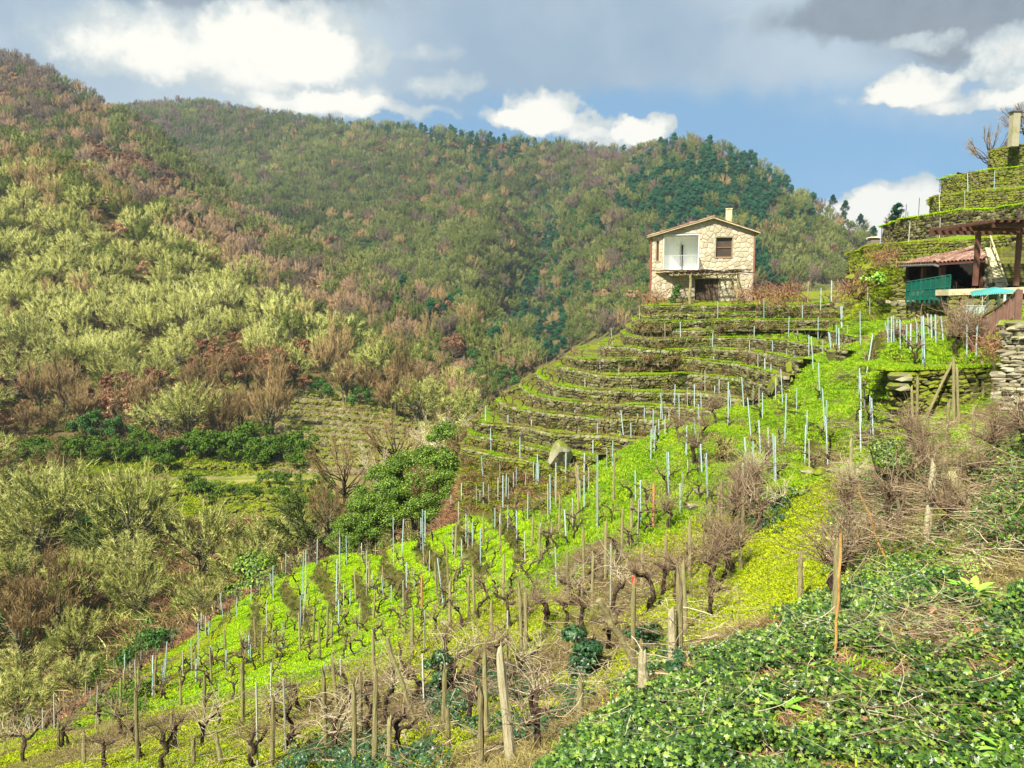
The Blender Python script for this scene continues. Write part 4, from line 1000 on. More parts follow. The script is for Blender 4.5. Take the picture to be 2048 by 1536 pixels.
# ---------------------------------------------------------------- shed, stairs, landing on the right
def bil(q, u, v): q = [np.array(p) for p in q]; return (q[0] * (1 - u) + q[1] * u) * (1 - v) + (q[3] * (1 - u) + q[2] * u) * v
sh0 = unproj(1890, 600, 38)
shed = empty('tiled_shed', sh0, 0, 'open stone shed with low red tiled hip roof behind the green fence', 'shed')
def loc(p): return np.array(p) - sh0
C_ = unproj(1869, 527.5, 36.0); ER = unproj(1972, 520, 35.6); AP = unproj(1944, 498, 38.6); AR = unproj(1952, 496, 38.4); LL = unproj(1800, 531, 39.3); BK = unproj(1838, 520, 41)
face1 = [C_, ER, AR, AP]; face2 = [LL, C_, AP, BK]
mb = MB()
for f in (face1, face2):
    V = [loc(p) for p in f] + [loc(p) - [0, 0, .09] for p in f]; mb.add(V, F4=[[0, 1, 2, 3], [7, 6, 5, 4], [0, 4, 5, 1], [1, 5, 6, 2], [2, 6, 7, 3], [3, 7, 4, 0]])
roof = mb.build('roof', M['rust'], shed)
def barrel(mb, p, q, r0, r1, up, rnd=None):
    p = np.array(p); q = np.array(q); d = q - p; L = np.linalg.norm(d); d /= L; s = np.cross(d, up); s /= np.linalg.norm(s); n = np.cross(s, d); th = np.linspace(0, math.pi, 7); V = []
    for e, r in ((p, r0), (q, r1)):
        for th_, k in ((th, 1), (th, .82)):
            for a_ in th_: V.append(e + s * (-math.cos(a_) * r * k) + n * (math.sin(a_) * r * k))
    i = np.arange(6); mb.add(V, F4=np.vstack([np.stack([i, i + 1, i + 15, i + 14], 1), np.stack([i + 7, i + 21, i + 22, i + 8], 1), np.stack([i, i + 7, i + 8, i + 1], 1)]), rnd=rnd)
def tile_face(f, nu, nv, lab=None):
    f = [loc(p) for p in f]; up = np.cross(f[1] - f[0], f[3] - f[0]); up /= np.linalg.norm(up); 
    if up[2] < 0: up = -up
    for j in range(nv):
        for i in range(nu):
            u = (i + .5) / nu; a = bil(f, u, j / nv) + up * .03; b = bil(f, u, min((j + 1.15) / nv, 1)) + up * .015
            wid = np.linalg.norm(bil(f, (i + 1) / nu, j / nv) - bil(f, i / nu, j / nv)) / 2 * .98
            if wid < .03: continue
            m2 = MB(); barrel(m2, np.zeros(3) - up * 0, b - a, wid, wid * .85, up, 0); o = m2.build('tile', M['tile'], roof); o.location = a
tile_face(face1, 13, 7); tile_face(face2, 14, 9)
for a, b, n in ((C_, AP, 9), (ER, AR, 6)):
    a, b = loc(a) + [0, 0, .06], loc(b) + [0, 0, .07]
    for k in range(n):
        m2 = MB(); p = a + (b - a) * k / n; q = a + (b - a) * (k + 1.1) / n; barrel(m2, p * 0, q - p, .12, .10, (0, 0, 1), 0); o = m2.build('tile', M['tile'], roof); o.location = p
mb = MB(); mb.tube([loc(LL) - [0, 0, .03], loc(C_) - [0, 0, .05] + np.array([-.05, -.08, 0]), loc(C_) - [0, 0, .12] + np.array([.15, -.06, 0])], .055, 8); mb.build('gutter', M['gutter'], roof)
zf = sh0[2] - .1
mb = MB()
bx = loc(unproj(1975, 600, 40.3))[0]
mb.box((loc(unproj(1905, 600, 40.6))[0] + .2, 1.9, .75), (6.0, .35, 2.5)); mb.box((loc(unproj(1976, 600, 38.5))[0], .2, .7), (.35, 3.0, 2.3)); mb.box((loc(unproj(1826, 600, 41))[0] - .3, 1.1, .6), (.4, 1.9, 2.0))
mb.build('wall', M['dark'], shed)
mb = MB(); mb.box((.6, .9, -.08), (4.4, 3.6, .16)); mb.build('floor', M['concrete'], shed)
# rubble visible in the shade of the shed
sm = 0
for (x0, x1, z0, z1, y, nmx) in ((-1.75, -1.05, -.05, 1.1, 1.6, 45), (.2, 2.0, -.05, .95, 1.68, 90)):
    for k in range(nmx):
        x = rng.uniform(x0, x1); z = rng.uniform(z0, z1); o = add_obj('stone', stone_mesh(int(rng.integers(8)), M['mosstone'] if x < 0 else M['wallstone']), shed)
        o.matrix_local = Matrix.LocRotScale(Vector((x, y + rng.uniform(-.08, .05), z)), Matrix.Rotation(rng.normal(0, .15), 3, 'Y'), Vector((rng.uniform(.18, .42), .25, rng.uniform(.12, .24))))
for px, D, t0, w_, mt in ((1885, 36.4, 533, .22, 'rust'), (1848, 38.5, 535, .18, 'rust'), (1965, 36.2, 528, .12, 'rust')):
    a = loc(unproj(px, t0, D)); mb = MB(); mb.box((a[0], a[1], (a[2]) / 2 - .05), (w_, w_, a[2] + .1)); mb.build('post', M[mt], shed)
# green fence
fa, fb = unproj(1812, 602, 34.6), unproj(1898, 600, 32.9)
fen = empty('green_fence', (fa + fb) / 2, 0, 'dark green slatted and netted fence on the foot wall before the shed', 'fence')
ctr = (fa + fb) / 2; n = 10
for k in range(n):
    u = k / (n - 1); p = fa * (1 - u) + fb * u - ctr; h_ = (.80 + .26 * u) * (1 + rng.uniform(-.03, .05)); mb = MB(); mb.box((p[0], p[1], h_ / 2 - .06), (.055, .05, h_ + .1)); mb.build('fence_slat', M['greenfence'], fen)
for zz in (.05, .45, .85):
    mb = MB(); mb.beam(fa - ctr + [0, -.03, zz], fb - ctr + [0, -.03, zz * 1.25], .02, .04); mb.build('fence_rail', M['greenfence'], fen)
mb = MB()
for k in range(74):
    u = k / 73; p = fa * (1 - u) + fb * u - ctr; h_ = .76 + .24 * u; mb.box((p[0], p[1] + .03, h_ / 2), (.016, .006, h_))
for k in range(26):
    zz = .02 + k / 25 * .76; mb.beam(fa - ctr + [0, .035, zz], fb - ctr + [0, .035, zz * 1.3], .006, .016)
tag(mb.build('fence_net', M['greenfence'], fen), kind='stuff')
# landing slab
l0, l1 = unproj(1898, 584, 32.4), unproj(2200, 575, 29.5)
mb = MB(); cen = (l0 + l1) / 2
V = [l0 + [0, 0, .10], l1 + [0, 0, .10], l1 + [0, 3.2, .10], l0 + [0, 3.2, .10]]; V = [v - cen for v in V]; V += [v - [0, 0, .24] for v in V]
mb.add(V, F4=[[0, 1, 2, 3], [7, 6, 5, 4], [0, 4, 5, 1], [1, 5, 6, 2], [2, 6, 7, 3], [3, 7, 4, 0]])
o = mb.build('concrete_landing', M['concrete'], None); o.location = cen; tag(o, 'lichen stained concrete landing slab below the stairs', 'slab')
# stairs
s0, s1 = unproj(2008, 572, 33.2), unproj(2038, 572, 33.2); top = unproj(1990, 497, 38.5)
st = empty('stone_stairs', (s0 + s1) / 2, 0, 'steep mossy stone steps between the shed and the pergola post', 'stairs'); c0 = (s0 + s1) / 2; nst_ = 11
dz = (top[2] - s0[2]) / nst_; dy = 4.6 / nst_
for k in range(nst_):
    mb = MB(); mb.box((0.05 + k * .262, dy * (k + .5) + .1, dz * (k + .5)), (1.15, dy + .04, dz - .03)); o = mb.build('step', M['mosstone'], st)
mb = MB(); mb.box((.12 - .35, 2.6, 1.0), (1.4, 4.6, .5), np.array(Matrix.Rotation(math.atan2(dz, dy), 3, 'X'))); 
# pale sloping parapet left of the steps
pr = [unproj(1994, 573, 32.9), unproj(2013, 571, 32.9), unproj(1990, 495, 38.0), unproj(1970, 495, 38.0)]
mb = MB(); V = [p - c0 for p in pr]; V += [v - [0, 0, .5] for v in V]; mb.add(V, F4=[[0, 1, 2, 3], [7, 6, 5, 4], [0, 4, 5, 1], [1, 5, 6, 2], [2, 6, 7, 3], [3, 7, 4, 0]])
mb.build('parapet', M['concrete'], st)
mb = MB(); a = unproj(2015, 570, 32.8) - c0; b = unproj(1981, 472, 38) - c0; mb.tube([a, b], .035, 6)
for t in (.05, .35, .65, .95):
    p = a + (b - a) * t; mb.tube([p, p - [0, 0, .62]], .02, 6)
mb.build('handrail', M['concrete'], st)
# stone flank of the stairs
fl_ = straight(unproj(1974, 497, 38.2), unproj(1997, 578, 32.8), 24, .05)
wall_from_line('stair_flank_wall', 'rubble wall carrying the pale sloping stair parapet', fl_ - [.12, 0, .12], 1.0, M['palestone'], None, nind=60, group=None, course=.17)
# pergola on brown posts
pa, pb = unproj(1950, 572, 32.2), unproj(2032, 571, 32.2); pc = (pa + pb) / 2
pg = empty('post_pergola', pc, 0, 'red-brown pergola roof on two thin posts over the landing', 'pergola')
for p, px in ((pa, 1950), (pb, 2032)):
    t = unproj(px, 465, 32.2); mb = MB(); mb.box((p[0] - pc[0], 0, (t[2] - p[2]) / 2), (.16, .16, t[2] - p[2])); mb.build('post', M['rust'], pg)
zt = unproj(1950, 462, 32.2)[2] - pc[2]
for y, x0 in ((-.0, -1.6), (1.8, -1.9), (-1.5, -1.2)):
    mb = MB(); mb.box((x0 / 2 + 2.2, y, zt + .08), (4.4 - x0, .12, .16)); mb.build('beam', M['rust'], pg)
for k in range(20):
    mb = MB(); x = -1.7 + k * .31; mb.box((x, .1, zt + .21), (.09, 4.0, .10), np.array(Matrix.Rotation(rng.normal(0, .01), 3, 'X'))); mb.build('rafter', M['rust'], pg)
mb = MB(); mb.box((-.3, -.9, zt + .275), (1.9, 1.9, .03)); mb.build('roof_board', M['rust'], pg)
mb = MB()
for k in range(70):
    p = np.array([rng.uniform(-.6, 4), rng.uniform(-1.8, 1.8), zt + .33]); d = np.array([1, rng.normal(0, .6), 0]); n = 8
    P = p + np.cumsum(np.vstack([np.zeros(3), d * .25 + rng.normal(0, .06, (n, 3))]), 0); P[:, 2] = np.clip(P[:, 2], zt + .28, zt + .75); mb.tube(P, rng.uniform(.012, .045), 5, False)
tag(mb.build('vine_branches', M['vinewood'], pg), kind='stuff')
# turquoise sheet
ta, tb = unproj(1943, 591.5, 27.6), unproj(2036, 583, 26.6); n = 44
V = []; 
for j in (0, 1):
    for k in range(n + 1):
        u = k / n; p = ta * (1 - u) + tb * u + np.array([.35 * j * (1 - u) * 2, 1.3 * j, .16 * j + .02 * math.cos(k * math.pi)]); V.append(p)
V = np.array(V); cen = V.mean(0); i = np.arange(n); V = np.vstack([V - cen, V - cen - [0, 0, .012]]); m_ = 2 * (n + 1)
F = np.vstack([np.stack([i, i + 1, i + n + 2, i + n + 1], 1), np.stack([i, i + 1, i + n + 2, i + n + 1], 1)[:, ::-1] + m_, np.stack([i + m_, i + 1 + m_, i + 1, i], 1)])
cs = empty('corrugated_canopy', cen, 0, 'turquoise corrugated sheet canopy under the concrete landing', 'canopy')
mesh_np('sheet', V, [F], M['turq'], cs)
for px in (1991, 2014, 2026):
    p = unproj(px, 590, 27.4) - cen; mb = MB(); mb.box((p[0], .1, p[2] - .45), (.06, .06, .95)); mb.build('post', M['stake'], cs)
# water tank
tp = unproj(1947, 629, 26.6); tk = empty('water_tub', tp, 0, 'pale blue-green tub on legs below the turquoise canopy', 'tub')
mb = MB(); mb.box((0, 0, .16), (.46, .36, .26), taper=1.08); mb.build('tub', M['tank'], tk)
mb = MB(); mb.box((0, 0, .30), (.54, .42, .03)); mb.build('lid', M['tank'], tk)
for sx in (-.18, .18):
    for sy in (-.13, .13): mb = MB(); mb.box((sx, sy, -.12), (.04, .04, .34)); mb.build('leg', M['stake'], tk)
# brown stair railing
rp = [(1942, 645, 23.5, 676), (1967, 632, 22.8, 674), (1989, 620, 22.0, 656), (2009, 606, 21.3, 650), (2022, 595, 20.8, 634), (2037, 579, 20.2, 634)]
c0 = unproj(1990, 650, 22); ra = empty('stair_railing', c0, 0, 'brown sloping metal railing with uprights at the right edge', 'railing')
P = np.array([unproj(a, b, d) for a, b, d, _ in rp]) - c0; mb = MB(); mb.tube(resample(P, 16), .032, 8); mb.build('handrail', M['brownrail'], ra)
for (a, b, d, e), p in zip(rp, P):
    q = unproj(a, e, d) - c0; wv = .16 if a == 2037 else .09; mb = MB(); mb.box(((p + q) / 2)[:3] + [0, 0, -.1], (wv, .06, p[2] - q[2] + .2)); mb.build('upright', M['brownrail'], ra)
mb = MB()
for k in range(26):
    u = k / 25; a_ = 1952 + u * 84; d = 23.2 - u * 3; ty = np.interp(a_, [q[0] for q in rp], [q[1] for q in rp]); p = unproj(a_, ty + 3, d + .05) - c0; q = unproj(a_, ty + 44, d + .05) - c0
    mb.box(((p + q) / 2), (.035, .012, p[2] - q[2]))
tag(mb.build('thin_bars', M['brownrail'], ra), kind='stuff')
# concrete pillar at the top right
pp = unproj(2026, 292, 52.6); pi = empty('concrete_pillar', pp, 0, 'square concrete pillar with flat cap on top of the right hill', 'pillar')
mb = MB(); mb.box((0, 0, 1.05), (.46, .46, 2.2)); mb.build('shaft', M['capstone'], pi)
mb = MB(); mb.box((0, 0, 2.19), (.66, .60, .07)); mb.build('cap', M['gutter'], pi)
mb = MB()
for z0 in (1.1, 1.85, 2.2): P = np.linspace((.25, 0, z0), (2.6, 0, z0 + .25), 7); P[:, 2] += rng.normal(0, .04, 7); mb.tube(P, .05, 6)
mb.build('rail', M['bark'], pi)
mb = MB(); p1 = unproj(1906, 351, 52) ; 
gb = empty('bent_railing', p1, 0, 'thin bent grey railing on the corner of the third terrace', 'railing')
a = unproj(1879, 385, 52) - p1; b = unproj(1879, 359, 52) - p1; c2 = unproj(1905, 357, 52) - p1
mb.tube([a, b, c2], .025, 6); mb.tube([unproj(1882, 380, 52) - p1, unproj(1882, 360, 52) - p1], .03, 6); mb.build('frame', M['violetpole'], gb)
o = boulder('tilted_slab', 'tilted flat stone slab on the top terrace corner', 1922, 352, 52, 1.0, .14, .5, M['boulder'], 41, -.6, .1); o.rotation_euler = (0, .35, 0)
# far stone chimney behind the bank
q = unproj(1747, 488, 62); fc = empty('far_rooftop', q - np.array([0, 0, 2]), 0, 'small stone chimney and red roof edge behind the mossy bank', 'building')
mb = MB(); mb.box((0, 0, 1.9), (.7, .7, 1.0)); mb.build('chimney', M['palestone'], fc); mb = MB(); mb.box((0, 0, 2.5), (.95, .95, .1), taper=.6); mb.build('cap', M['concrete'], fc)
mb = MB(); V = [(-1.3, -1, 1.5), (.2, -1, 1.8), (.2, 2, 1.8), (-1.3, 2, 1.5), (-1.3, -1, 1.4), (.2, -1, 1.7), (.2, 2, 1.7), (-1.3, 2, 1.4)]; mb.add(V, F4=[[0, 1, 2, 3], [7, 6, 5, 4], [0, 4, 5, 1], [1, 5, 6, 2], [2, 6, 7, 3], [3, 7, 4, 0]]); mb.build('roof', M['tile'], fc)
mb = MB(); mb.box((-.45, .8, .4), (1.1, 1.8, 1.9)); mb.build('wall', M['palestone'], fc)
# ---------------------------------------------------------------- tree, vine and plant builders
SPIKE = (np.array([(-.5, -.3, 0), (.5, -.3, 0), (0, .6, 0), (.12, .05, 1.0)]), [np.array([[0, 1, 3], [1, 2, 3], [2, 0, 3]])])
LEAF = (np.array([(0, 0, 0), (.42, .45, .10), (0, 1, 0), (-.42, .45, .10), (0, .5, -.06)]), [np.array([[0, 1, 4], [1, 2, 4], [2, 3, 4], [3, 0, 4]])])
LEAF2 = (np.array([(0, 0, 0), (.4, .5, .08), (0, 1, 0), (-.4, .5, .08)]), [np.array([[0, 1, 2], [0, 2, 3]])])
def unit(v): return v / (np.linalg.norm(v, axis=-1, keepdims=True) + 1e-9)
def skeleton(r, H, Rr, nl, base=.12, stems=1, lean=.3, zc=.6, rz=.42):
    """limb paths from stems to points over the crown"""
    mb = MB(); paths = []
    for s in range(stems):
        a = r.random() * 6.28; tl = 0 if stems == 1 else lean * H * .25
        n = 5; top = np.array([math.cos(a) * tl, math.sin(a) * tl, H * .42]); P = np.linspace((math.cos(a) * tl * .15, math.sin(a) * tl * .15, -.3), top, n); P[1:-1] += r.normal(0, H * .012, (n - 2, 3))
        mb.tube(P, np.linspace(H * .022, H * .014, n), 5, False); 
        for k in range(nl // stems):
            th = r.random() * 6.28; ph = math.acos(1 - r.random() * 1.15)
            e = np.array([math.sin(ph) * math.cos(th) * Rr, math.sin(ph) * math.sin(th) * Rr, zc * H + math.cos(ph) * rz * H]) + top * [.5, .5, 0]
            t0 = r.uniform(.35, 1); b = P[0] * (1 - t0) + top * t0
            m = b * .5 + e * .5 + np.array([0, 0, -.06 * H]) + r.normal(0, .03 * H, 3)
            Q = np.array([b, (b + m) / 2 + r.normal(0, .015 * H, 3), m, (m + e) / 2 + r.normal(0, .02 * H, 3), e]); paths.append(Q)
            mb.tube(Q, np.linspace(H * .010, H * .003, 5), 3, False)
    return mb, paths
def crown_spikes(r, paths, H, n1, n2, L1, L2, w, up=.6, out=.7, jit=.5, zc=.5):
    paths = np.array(paths); mb = MB()
    k = r.integers(len(paths), size=n1); t = r.uniform(.45, 1.0, n1) * 3.999; i = t.astype(int); f = (t - i)[:, None]
    p = paths[k, i] * (1 - f) + paths[k, i + 1] * f; d = unit(paths[k, i + 1] - paths[k, i])
    c = np.array([0, 0, zc * H]); o = unit(p - c)
    dd = unit(d * .5 + o * out + np.array([0, 0, up]) + r.normal(0, jit, (n1, 3)))
    l = r.uniform(.6, 1.2, n1) * L1
    sc = np.stack([np.full(n1, w), np.full(n1, w), l], 1); rn = np.clip(r.normal(.5, .25, n1), 0, .99)
    Tq, TF = SPIKE
    V = Tq[None] * sc[:, None, :]; V = np.einsum('nij,nmj->nmi', align_z(dd), V)
    mb.inst_raw(V, TF, p, rn)
    k2 = r.integers(n1, size=n2); p2 = p[k2] + dd[k2] * (l[k2] * r.uniform(.2, .95, n2))[:, None]
    d2 = unit(dd[k2] * .8 + r.normal(0, .55, (n2, 3)) + np.array([0, 0, up * .5])); l2 = r.uniform(.5, 1.2, n2) * L2
    V = Tq[None] * np.stack([np.full(n2, w * .8), np.full(n2, w * .8), l2], 1)[:, None, :]; V = np.einsum('nij,nmj->nmi', align_z(d2), V)
    mb.inst_raw(V, TF, p2, np.clip(rn[k2] + r.normal(0, .1, n2), 0, .99))
    return mb
def inst_raw(s, V, TF, pos, rnd):
    n, m = V.shape[:2]; V = V + pos[:, None, :]; off = (np.arange(n) * m)[:, None, None] + s.n
    for F in TF: (s.F3 if F.shape[1] == 3 else s.F4).append((F[None] + off).reshape(-1, F.shape[1]))
    s.V.append(V.reshape(-1, 3)); s.A.append(np.repeat(rnd, m)); s.n += n * m
MB.inst_raw = inst_raw
def leaf_cloud(r, centers, rad, n, size, T=LEAF2, flat=.0, squash=1.0, outc=None, shell=.5):
    """leaves spread in clumps round the given centres"""
    k = r.integers(len(centers), size=n); o = unit(r.normal(size=(n, 3))); rr = (shell + (1 - shell) * r.random(n))[:, None] * np.reshape(rad, (-1, 1))[k if np.ndim(rad) else np.zeros(n, int)]
    p = np.asarray(centers)[k] + o * rr * [1, 1, squash]
    d = unit(o + np.array([0, 0, flat]) + r.normal(0, .5, (n, 3))); s_ = r.uniform(.6, 1.25, n) * size
    V = np.einsum('nij,nmj->nmi', align_z(d), T[0][None] * s_[:, None, None]); mb = MB(); mb.inst_raw(V, T[1], p, r.random(n) * .99); return mb
# prototypes: (trunk mesh, crown mesh)
def proto_bare(seed, mat, H=8.0, Rr=3.4, nl=26, n1=900, n2=2600, L1=1.1, L2=.75, w=.045, stems=3, up=.7, out=.7, jit=.4, zc=.6, rz=.4, bark='bark'):
    r = np.random.default_rng(seed); tb, paths = skeleton(r, H, Rr, nl, stems=stems, zc=zc, rz=rz)
    cb = crown_spikes(r, paths, H, n1, n2, L1, L2, w, up, out, jit)
    return tb.build('trunk', M[bark], None, False, False), cb.build('crown', M[mat], None, False, False)
def proto_leafy(seed, mat, H=7.0, Rr=3.0, nl=20, ncl=34, n=3400, size=.26, rad=.9, stems=2, zc=.55, rz=.42, squash=.8, bark='bark', T=LEAF2):
    r = np.random.default_rng(seed); tb, paths = skeleton(r, H, Rr * .9, nl, stems=stems, zc=zc, rz=rz)
    c = []
    for k in range(ncl):
        q = paths[r.integers(len(paths))]; t = r.uniform(.6, 1); c.append(q[3] * (1 - t) + q[4] * t + r.normal(0, .25, 3))
    cb = leaf_cloud(r, c, r.uniform(.5, 1.1, ncl) * rad, n, size, T, .3, squash)
    return tb.build('trunk', M[bark], None, False, False), cb.build('crown', M[mat], None, False, False)
def proto_pine(seed, H=10.0, Rr=3.7, n=4200, size=.42, mat='pine', top=.95, low=.3):
    r = np.random.default_rng(seed); tb = MB(); P = np.linspace((0, 0, -.3), (r.normal(0, .2), r.normal(0, .2), H * .93), 7); tb.tube(P, np.linspace(H * .018, H * .004, 7), 5, False)
    c = []; rad = []
    for k in range(46):
        t = r.uniform(low, top); z = t * H; ww = Rr * (1 - t) ** .6 * 1.15 * (1 - max(0, .42 - t) * 1.2); a = r.random() * 6.28; rr = ww * r.uniform(.25, 1)
        c.append((math.cos(a) * rr, math.sin(a) * rr, z + r.normal(0, .2))); rad.append(r.uniform(.7, 1.3) * (.55 + .6 * (1 - t)))
        tb.tube(np.array([(0, 0, z - .4), (math.cos(a) * rr * .8, math.sin(a) * rr * .8, z - .1)]), [.06, .03], 3, False)
    c.append((P[-1][0], P[-1][1], H * .95)); rad.append(.45)
    T = (np.array([(-.16, 0, 0), (.16, 0, 0), (0, .12, 1.0), (0, -.14, .2)]), [np.array([[0, 1, 2], [1, 3, 2], [3, 0, 2]])])
    k = r.integers(len(c), size=n); o = unit(r.normal(size=(n, 3)) + [0, 0, .25]); p = np.array(c)[k] + o * (np.array(rad)[k] * r.uniform(.4, 1, n))[:, None] * [1, 1, .7]
    d = unit(o + [0, 0, .35] + r.normal(0, .3, (n, 3))); V = np.einsum('nij,nmj->nmi', align_z(d), T[0][None] * (r.uniform(.6, 1.3, n) * size * 1.3)[:, None, None]); cb = MB(); cb.inst_raw(V, T[1], p, r.random(n) * .99)
    return tb.build('trunk', M['bark'], None, False, False), cb.build('crown', M[mat], None, False, False)
PROTO = {
    'lichen': [proto_bare(10 + i, 'lichen', 7.5, 3.7 + .3 * (i % 3), 34, 900 - 60 * i, 3600, 1.05, .75 - .05 * (i % 3), .066, up=.3 + .15 * (i % 4)) for i in range(7)],
    'lichen_far': [proto_bare(20 + i, 'lichen_far', 8.5, 4.2, 26, 520, 1500, 1.2, .9, .12, stems=2, up=.2, out=.9, jit=.6) for i in range(3)],
    'olive': [proto_bare(30 + i, 'olivetwig', 8.5, 4.1, 26, 520, 1500, 1.2, .9, .12, stems=2, up=.2, out=.9, jit=.6) for i in range(3)],
    'brown': [proto_bare(40 + i, 'browntwig', 8, 2.8, 26, 460, 1200, 1.6, 1.1, .075, stems=3, up=1.3, out=.35, jit=.25) for i in range(4)],
    'salmon': [proto_bare(45 + i, 'salmontwig', 8, 3.4, 26, 520, 1500, 1.2, .9, .085, stems=2, up=.6, out=.7, jit=.45) for i in range(4)],
    'grey': [proto_bare(50 + i, 'greytwig', 9, 3.8, 24, 480, 1400, 1.3, .9, .10, stems=1, up=.5, out=.8, jit=.5) for i in range(3)],
    'russet': [proto_leafy(60 + i, 'russet', 6.5, 2.8, 22, 30, 3000, .30, .8) for i in range(3)],
    'orange': [proto_leafy(65 + i, 'orange', 6, 2.4, 18, 24, 2200, .30, .7) for i in range(2)],
    'pine': [proto_pine(70 + i) for i in range(4)],
    'evergreen': [proto_leafy(80 + i, 'evergreen', 4.5, 2.4, 14, 30, 3000, .24, .85, stems=3, zc=.42, rz=.45) for i in range(3)],
    'broom': [proto_leafy(85 + i, 'broom', 2.6, 1.8, 14, 26, 2600, .17, .55, stems=3, zc=.36, rz=.42) for i in range(3)],
}
HT = {'lichen': 7.5, 'lichen_far': 9, 'olive': 9, 'brown': 8, 'salmon': 8, 'grey': 10, 'russet': 6.5, 'orange': 6, 'pine': 11, 'evergreen': 4.5, 'broom': 2.6}
def put_tree(kind, name, p, s, label, cat='tree', group=None, parts=True, mesh_i=None, sz=1.0):
    tr, cr = PROTO[kind][int(rng.integers(len(PROTO[kind]))) if mesh_i is None else mesh_i]
    rz = rng.random() * 6.28
    if parts:
        e = empty(name, p, rz, label, cat, group); e.scale = (s, s, s * sz)
        add_obj('trunk', tr, e); add_obj('crown', cr, e); return e
    key = (kind, cr.name)
    if key not in JOINED:
        me = bpy.data.meshes.new(name); JOINED[key] = join_two(name, tr, cr)
    o = add_obj(name, JOINED[key]); o.location = tuple(p); o.rotation_euler = (0, 0, rz); o.scale = (s, s, s * sz); tag(o, label, cat, group); return o
JOINED = {}
def join_two(name, a, b):
    import bmesh
    V = []; F = {}; R_ = []; mi = {}
    off = 0; polys = []; mats = []
    for j, me in enumerate((a, b)):
        n = len(me.vertices); co = np.zeros(n * 3, np.float32); me.vertices.foreach_get('co', co); V.append(co.reshape(-1, 3))
        r = np.zeros(n, np.float32); me.attributes['rnd'].data.foreach_get('value', r); R_.append(r)
        nl = len(me.loops); li = np.zeros(nl, np.int32); me.loops.foreach_get('vertex_index', li); lt = np.zeros(len(me.polygons), np.int32); me.polygons.foreach_get('loop_total', lt)
        polys.append((li + off, lt)); mats.append(np.full(len(lt), j, np.int32)); off += n
    me = bpy.data.meshes.new(name); V = np.vstack(V); me.vertices.add(len(V)); me.vertices.foreach_set('co', V.ravel())
    li = np.concatenate([p[0] for p in polys]); lt = np.concatenate([p[1] for p in polys]); me.loops.add(len(li)); me.loops.foreach_set('vertex_index', li)
    me.polygons.add(len(lt)); me.polygons.foreach_set('loop_start', np.concatenate([[0], np.cumsum(lt)[:-1]]).astype(np.int32)); me.polygons.foreach_set('loop_total', lt); me.polygons.foreach_set('material_index', np.concatenate(mats)); me.update(calc_edges=True)
    at = me.attributes.new('rnd', 'FLOAT', 'POINT'); at.data.foreach_set('value', np.concatenate(R_)); me.materials.append(a.materials[0]); me.materials.append(b.materials[0]); return me

# ---- scatter of uncountable things through geometry nodes
SRC = {}
def source_collection(key, meshes):
    if key in SRC: return SRC[key]
    c = bpy.data.collections.new('source_' + key)
    for i, me in enumerate(meshes):
        o = bpy.data.objects.new('%s_piece' % key, me); c.objects.link(o)
    SRC[key] = c; return c
def scatter(name, key, meshes, P, scl, label=None, cat=None, rot=None, parent=None, kind='stuff', szs=None):
    P = np.asarray(P, np.float32); n = len(P); coll = source_collection(key, meshes)
    me = bpy.data.meshes.new(name); me.vertices.add(n); me.vertices.foreach_set('co', P.ravel()); me.update()
    a = me.attributes.new('scl', 'FLOAT_VECTOR', 'POINT'); sc = np.repeat(np.asarray(scl, np.float32)[:, None], 3, 1)
    if szs is not None: sc[:, 2] *= szs
    a.data.foreach_set('vector', sc.ravel())
    ro = np.zeros((n, 3), np.float32); ro[:, 2] = rng.random(n) * 6.28
    if rot is not None: ro = np.asarray(rot, np.float32)
    a = me.attributes.new('rote', 'FLOAT_VECTOR', 'POINT'); a.data.foreach_set('vector', ro.ravel())
    a = me.attributes.new('idx', 'INT', 'POINT'); a.data.foreach_set('value', rng.integers(0, len(meshes), n).astype(np.int32))
    o = add_obj(name, me, parent)
    ng = bpy.data.node_groups.new(name, 'GeometryNodeTree'); ng.interface.new_socket('Geometry', in_out='INPUT', socket_type='NodeSocketGeometry'); ng.interface.new_socket('Geometry', in_out='OUTPUT', socket_type='NodeSocketGeometry')
    N = ng.nodes; L = ng.links; gi = N.new('NodeGroupInput'); go = N.new('NodeGroupOutput'); ip = N.new('GeometryNodeInstanceOnPoints'); ci = N.new('GeometryNodeCollectionInfo')
    ci.inputs['Collection'].default_value = coll; ci.inputs['Separate Children'].default_value = True; ci.inputs['Reset Children'].default_value = True
    def na(nm, typ): q = N.new('GeometryNodeInputNamedAttribute'); q.data_type = typ; q.inputs['Name'].default_value = nm; return q.outputs['Attribute']
    L.new(gi.outputs[0], ip.inputs['Points']); L.new(ci.outputs[0], ip.inputs['Instance']); ip.inputs['Pick Instance'].default_value = True
    L.new(na('idx', 'INT'), ip.inputs['Instance Index']); L.new(na('scl', 'FLOAT_VECTOR'), ip.inputs['Scale'])
    er = N.new('FunctionNodeEulerToRotation'); L.new(na('rote', 'FLOAT_VECTOR'), er.inputs[0]); L.new(er.outputs[0], ip.inputs['Rotation']); L.new(ip.outputs[0], go.inputs[0])
    md = o.modifiers.new('scatter', 'NODES'); md.node_group = ng
    if kind: o['kind'] = kind
    tag(o, label, cat); return o
# ---------------------------------------------------------------- trees on the hills
def blob(px, py, cx, cy, rx, ry): return math.exp(-((px - cx) / rx) ** 2 - ((py - cy) / ry) ** 2)
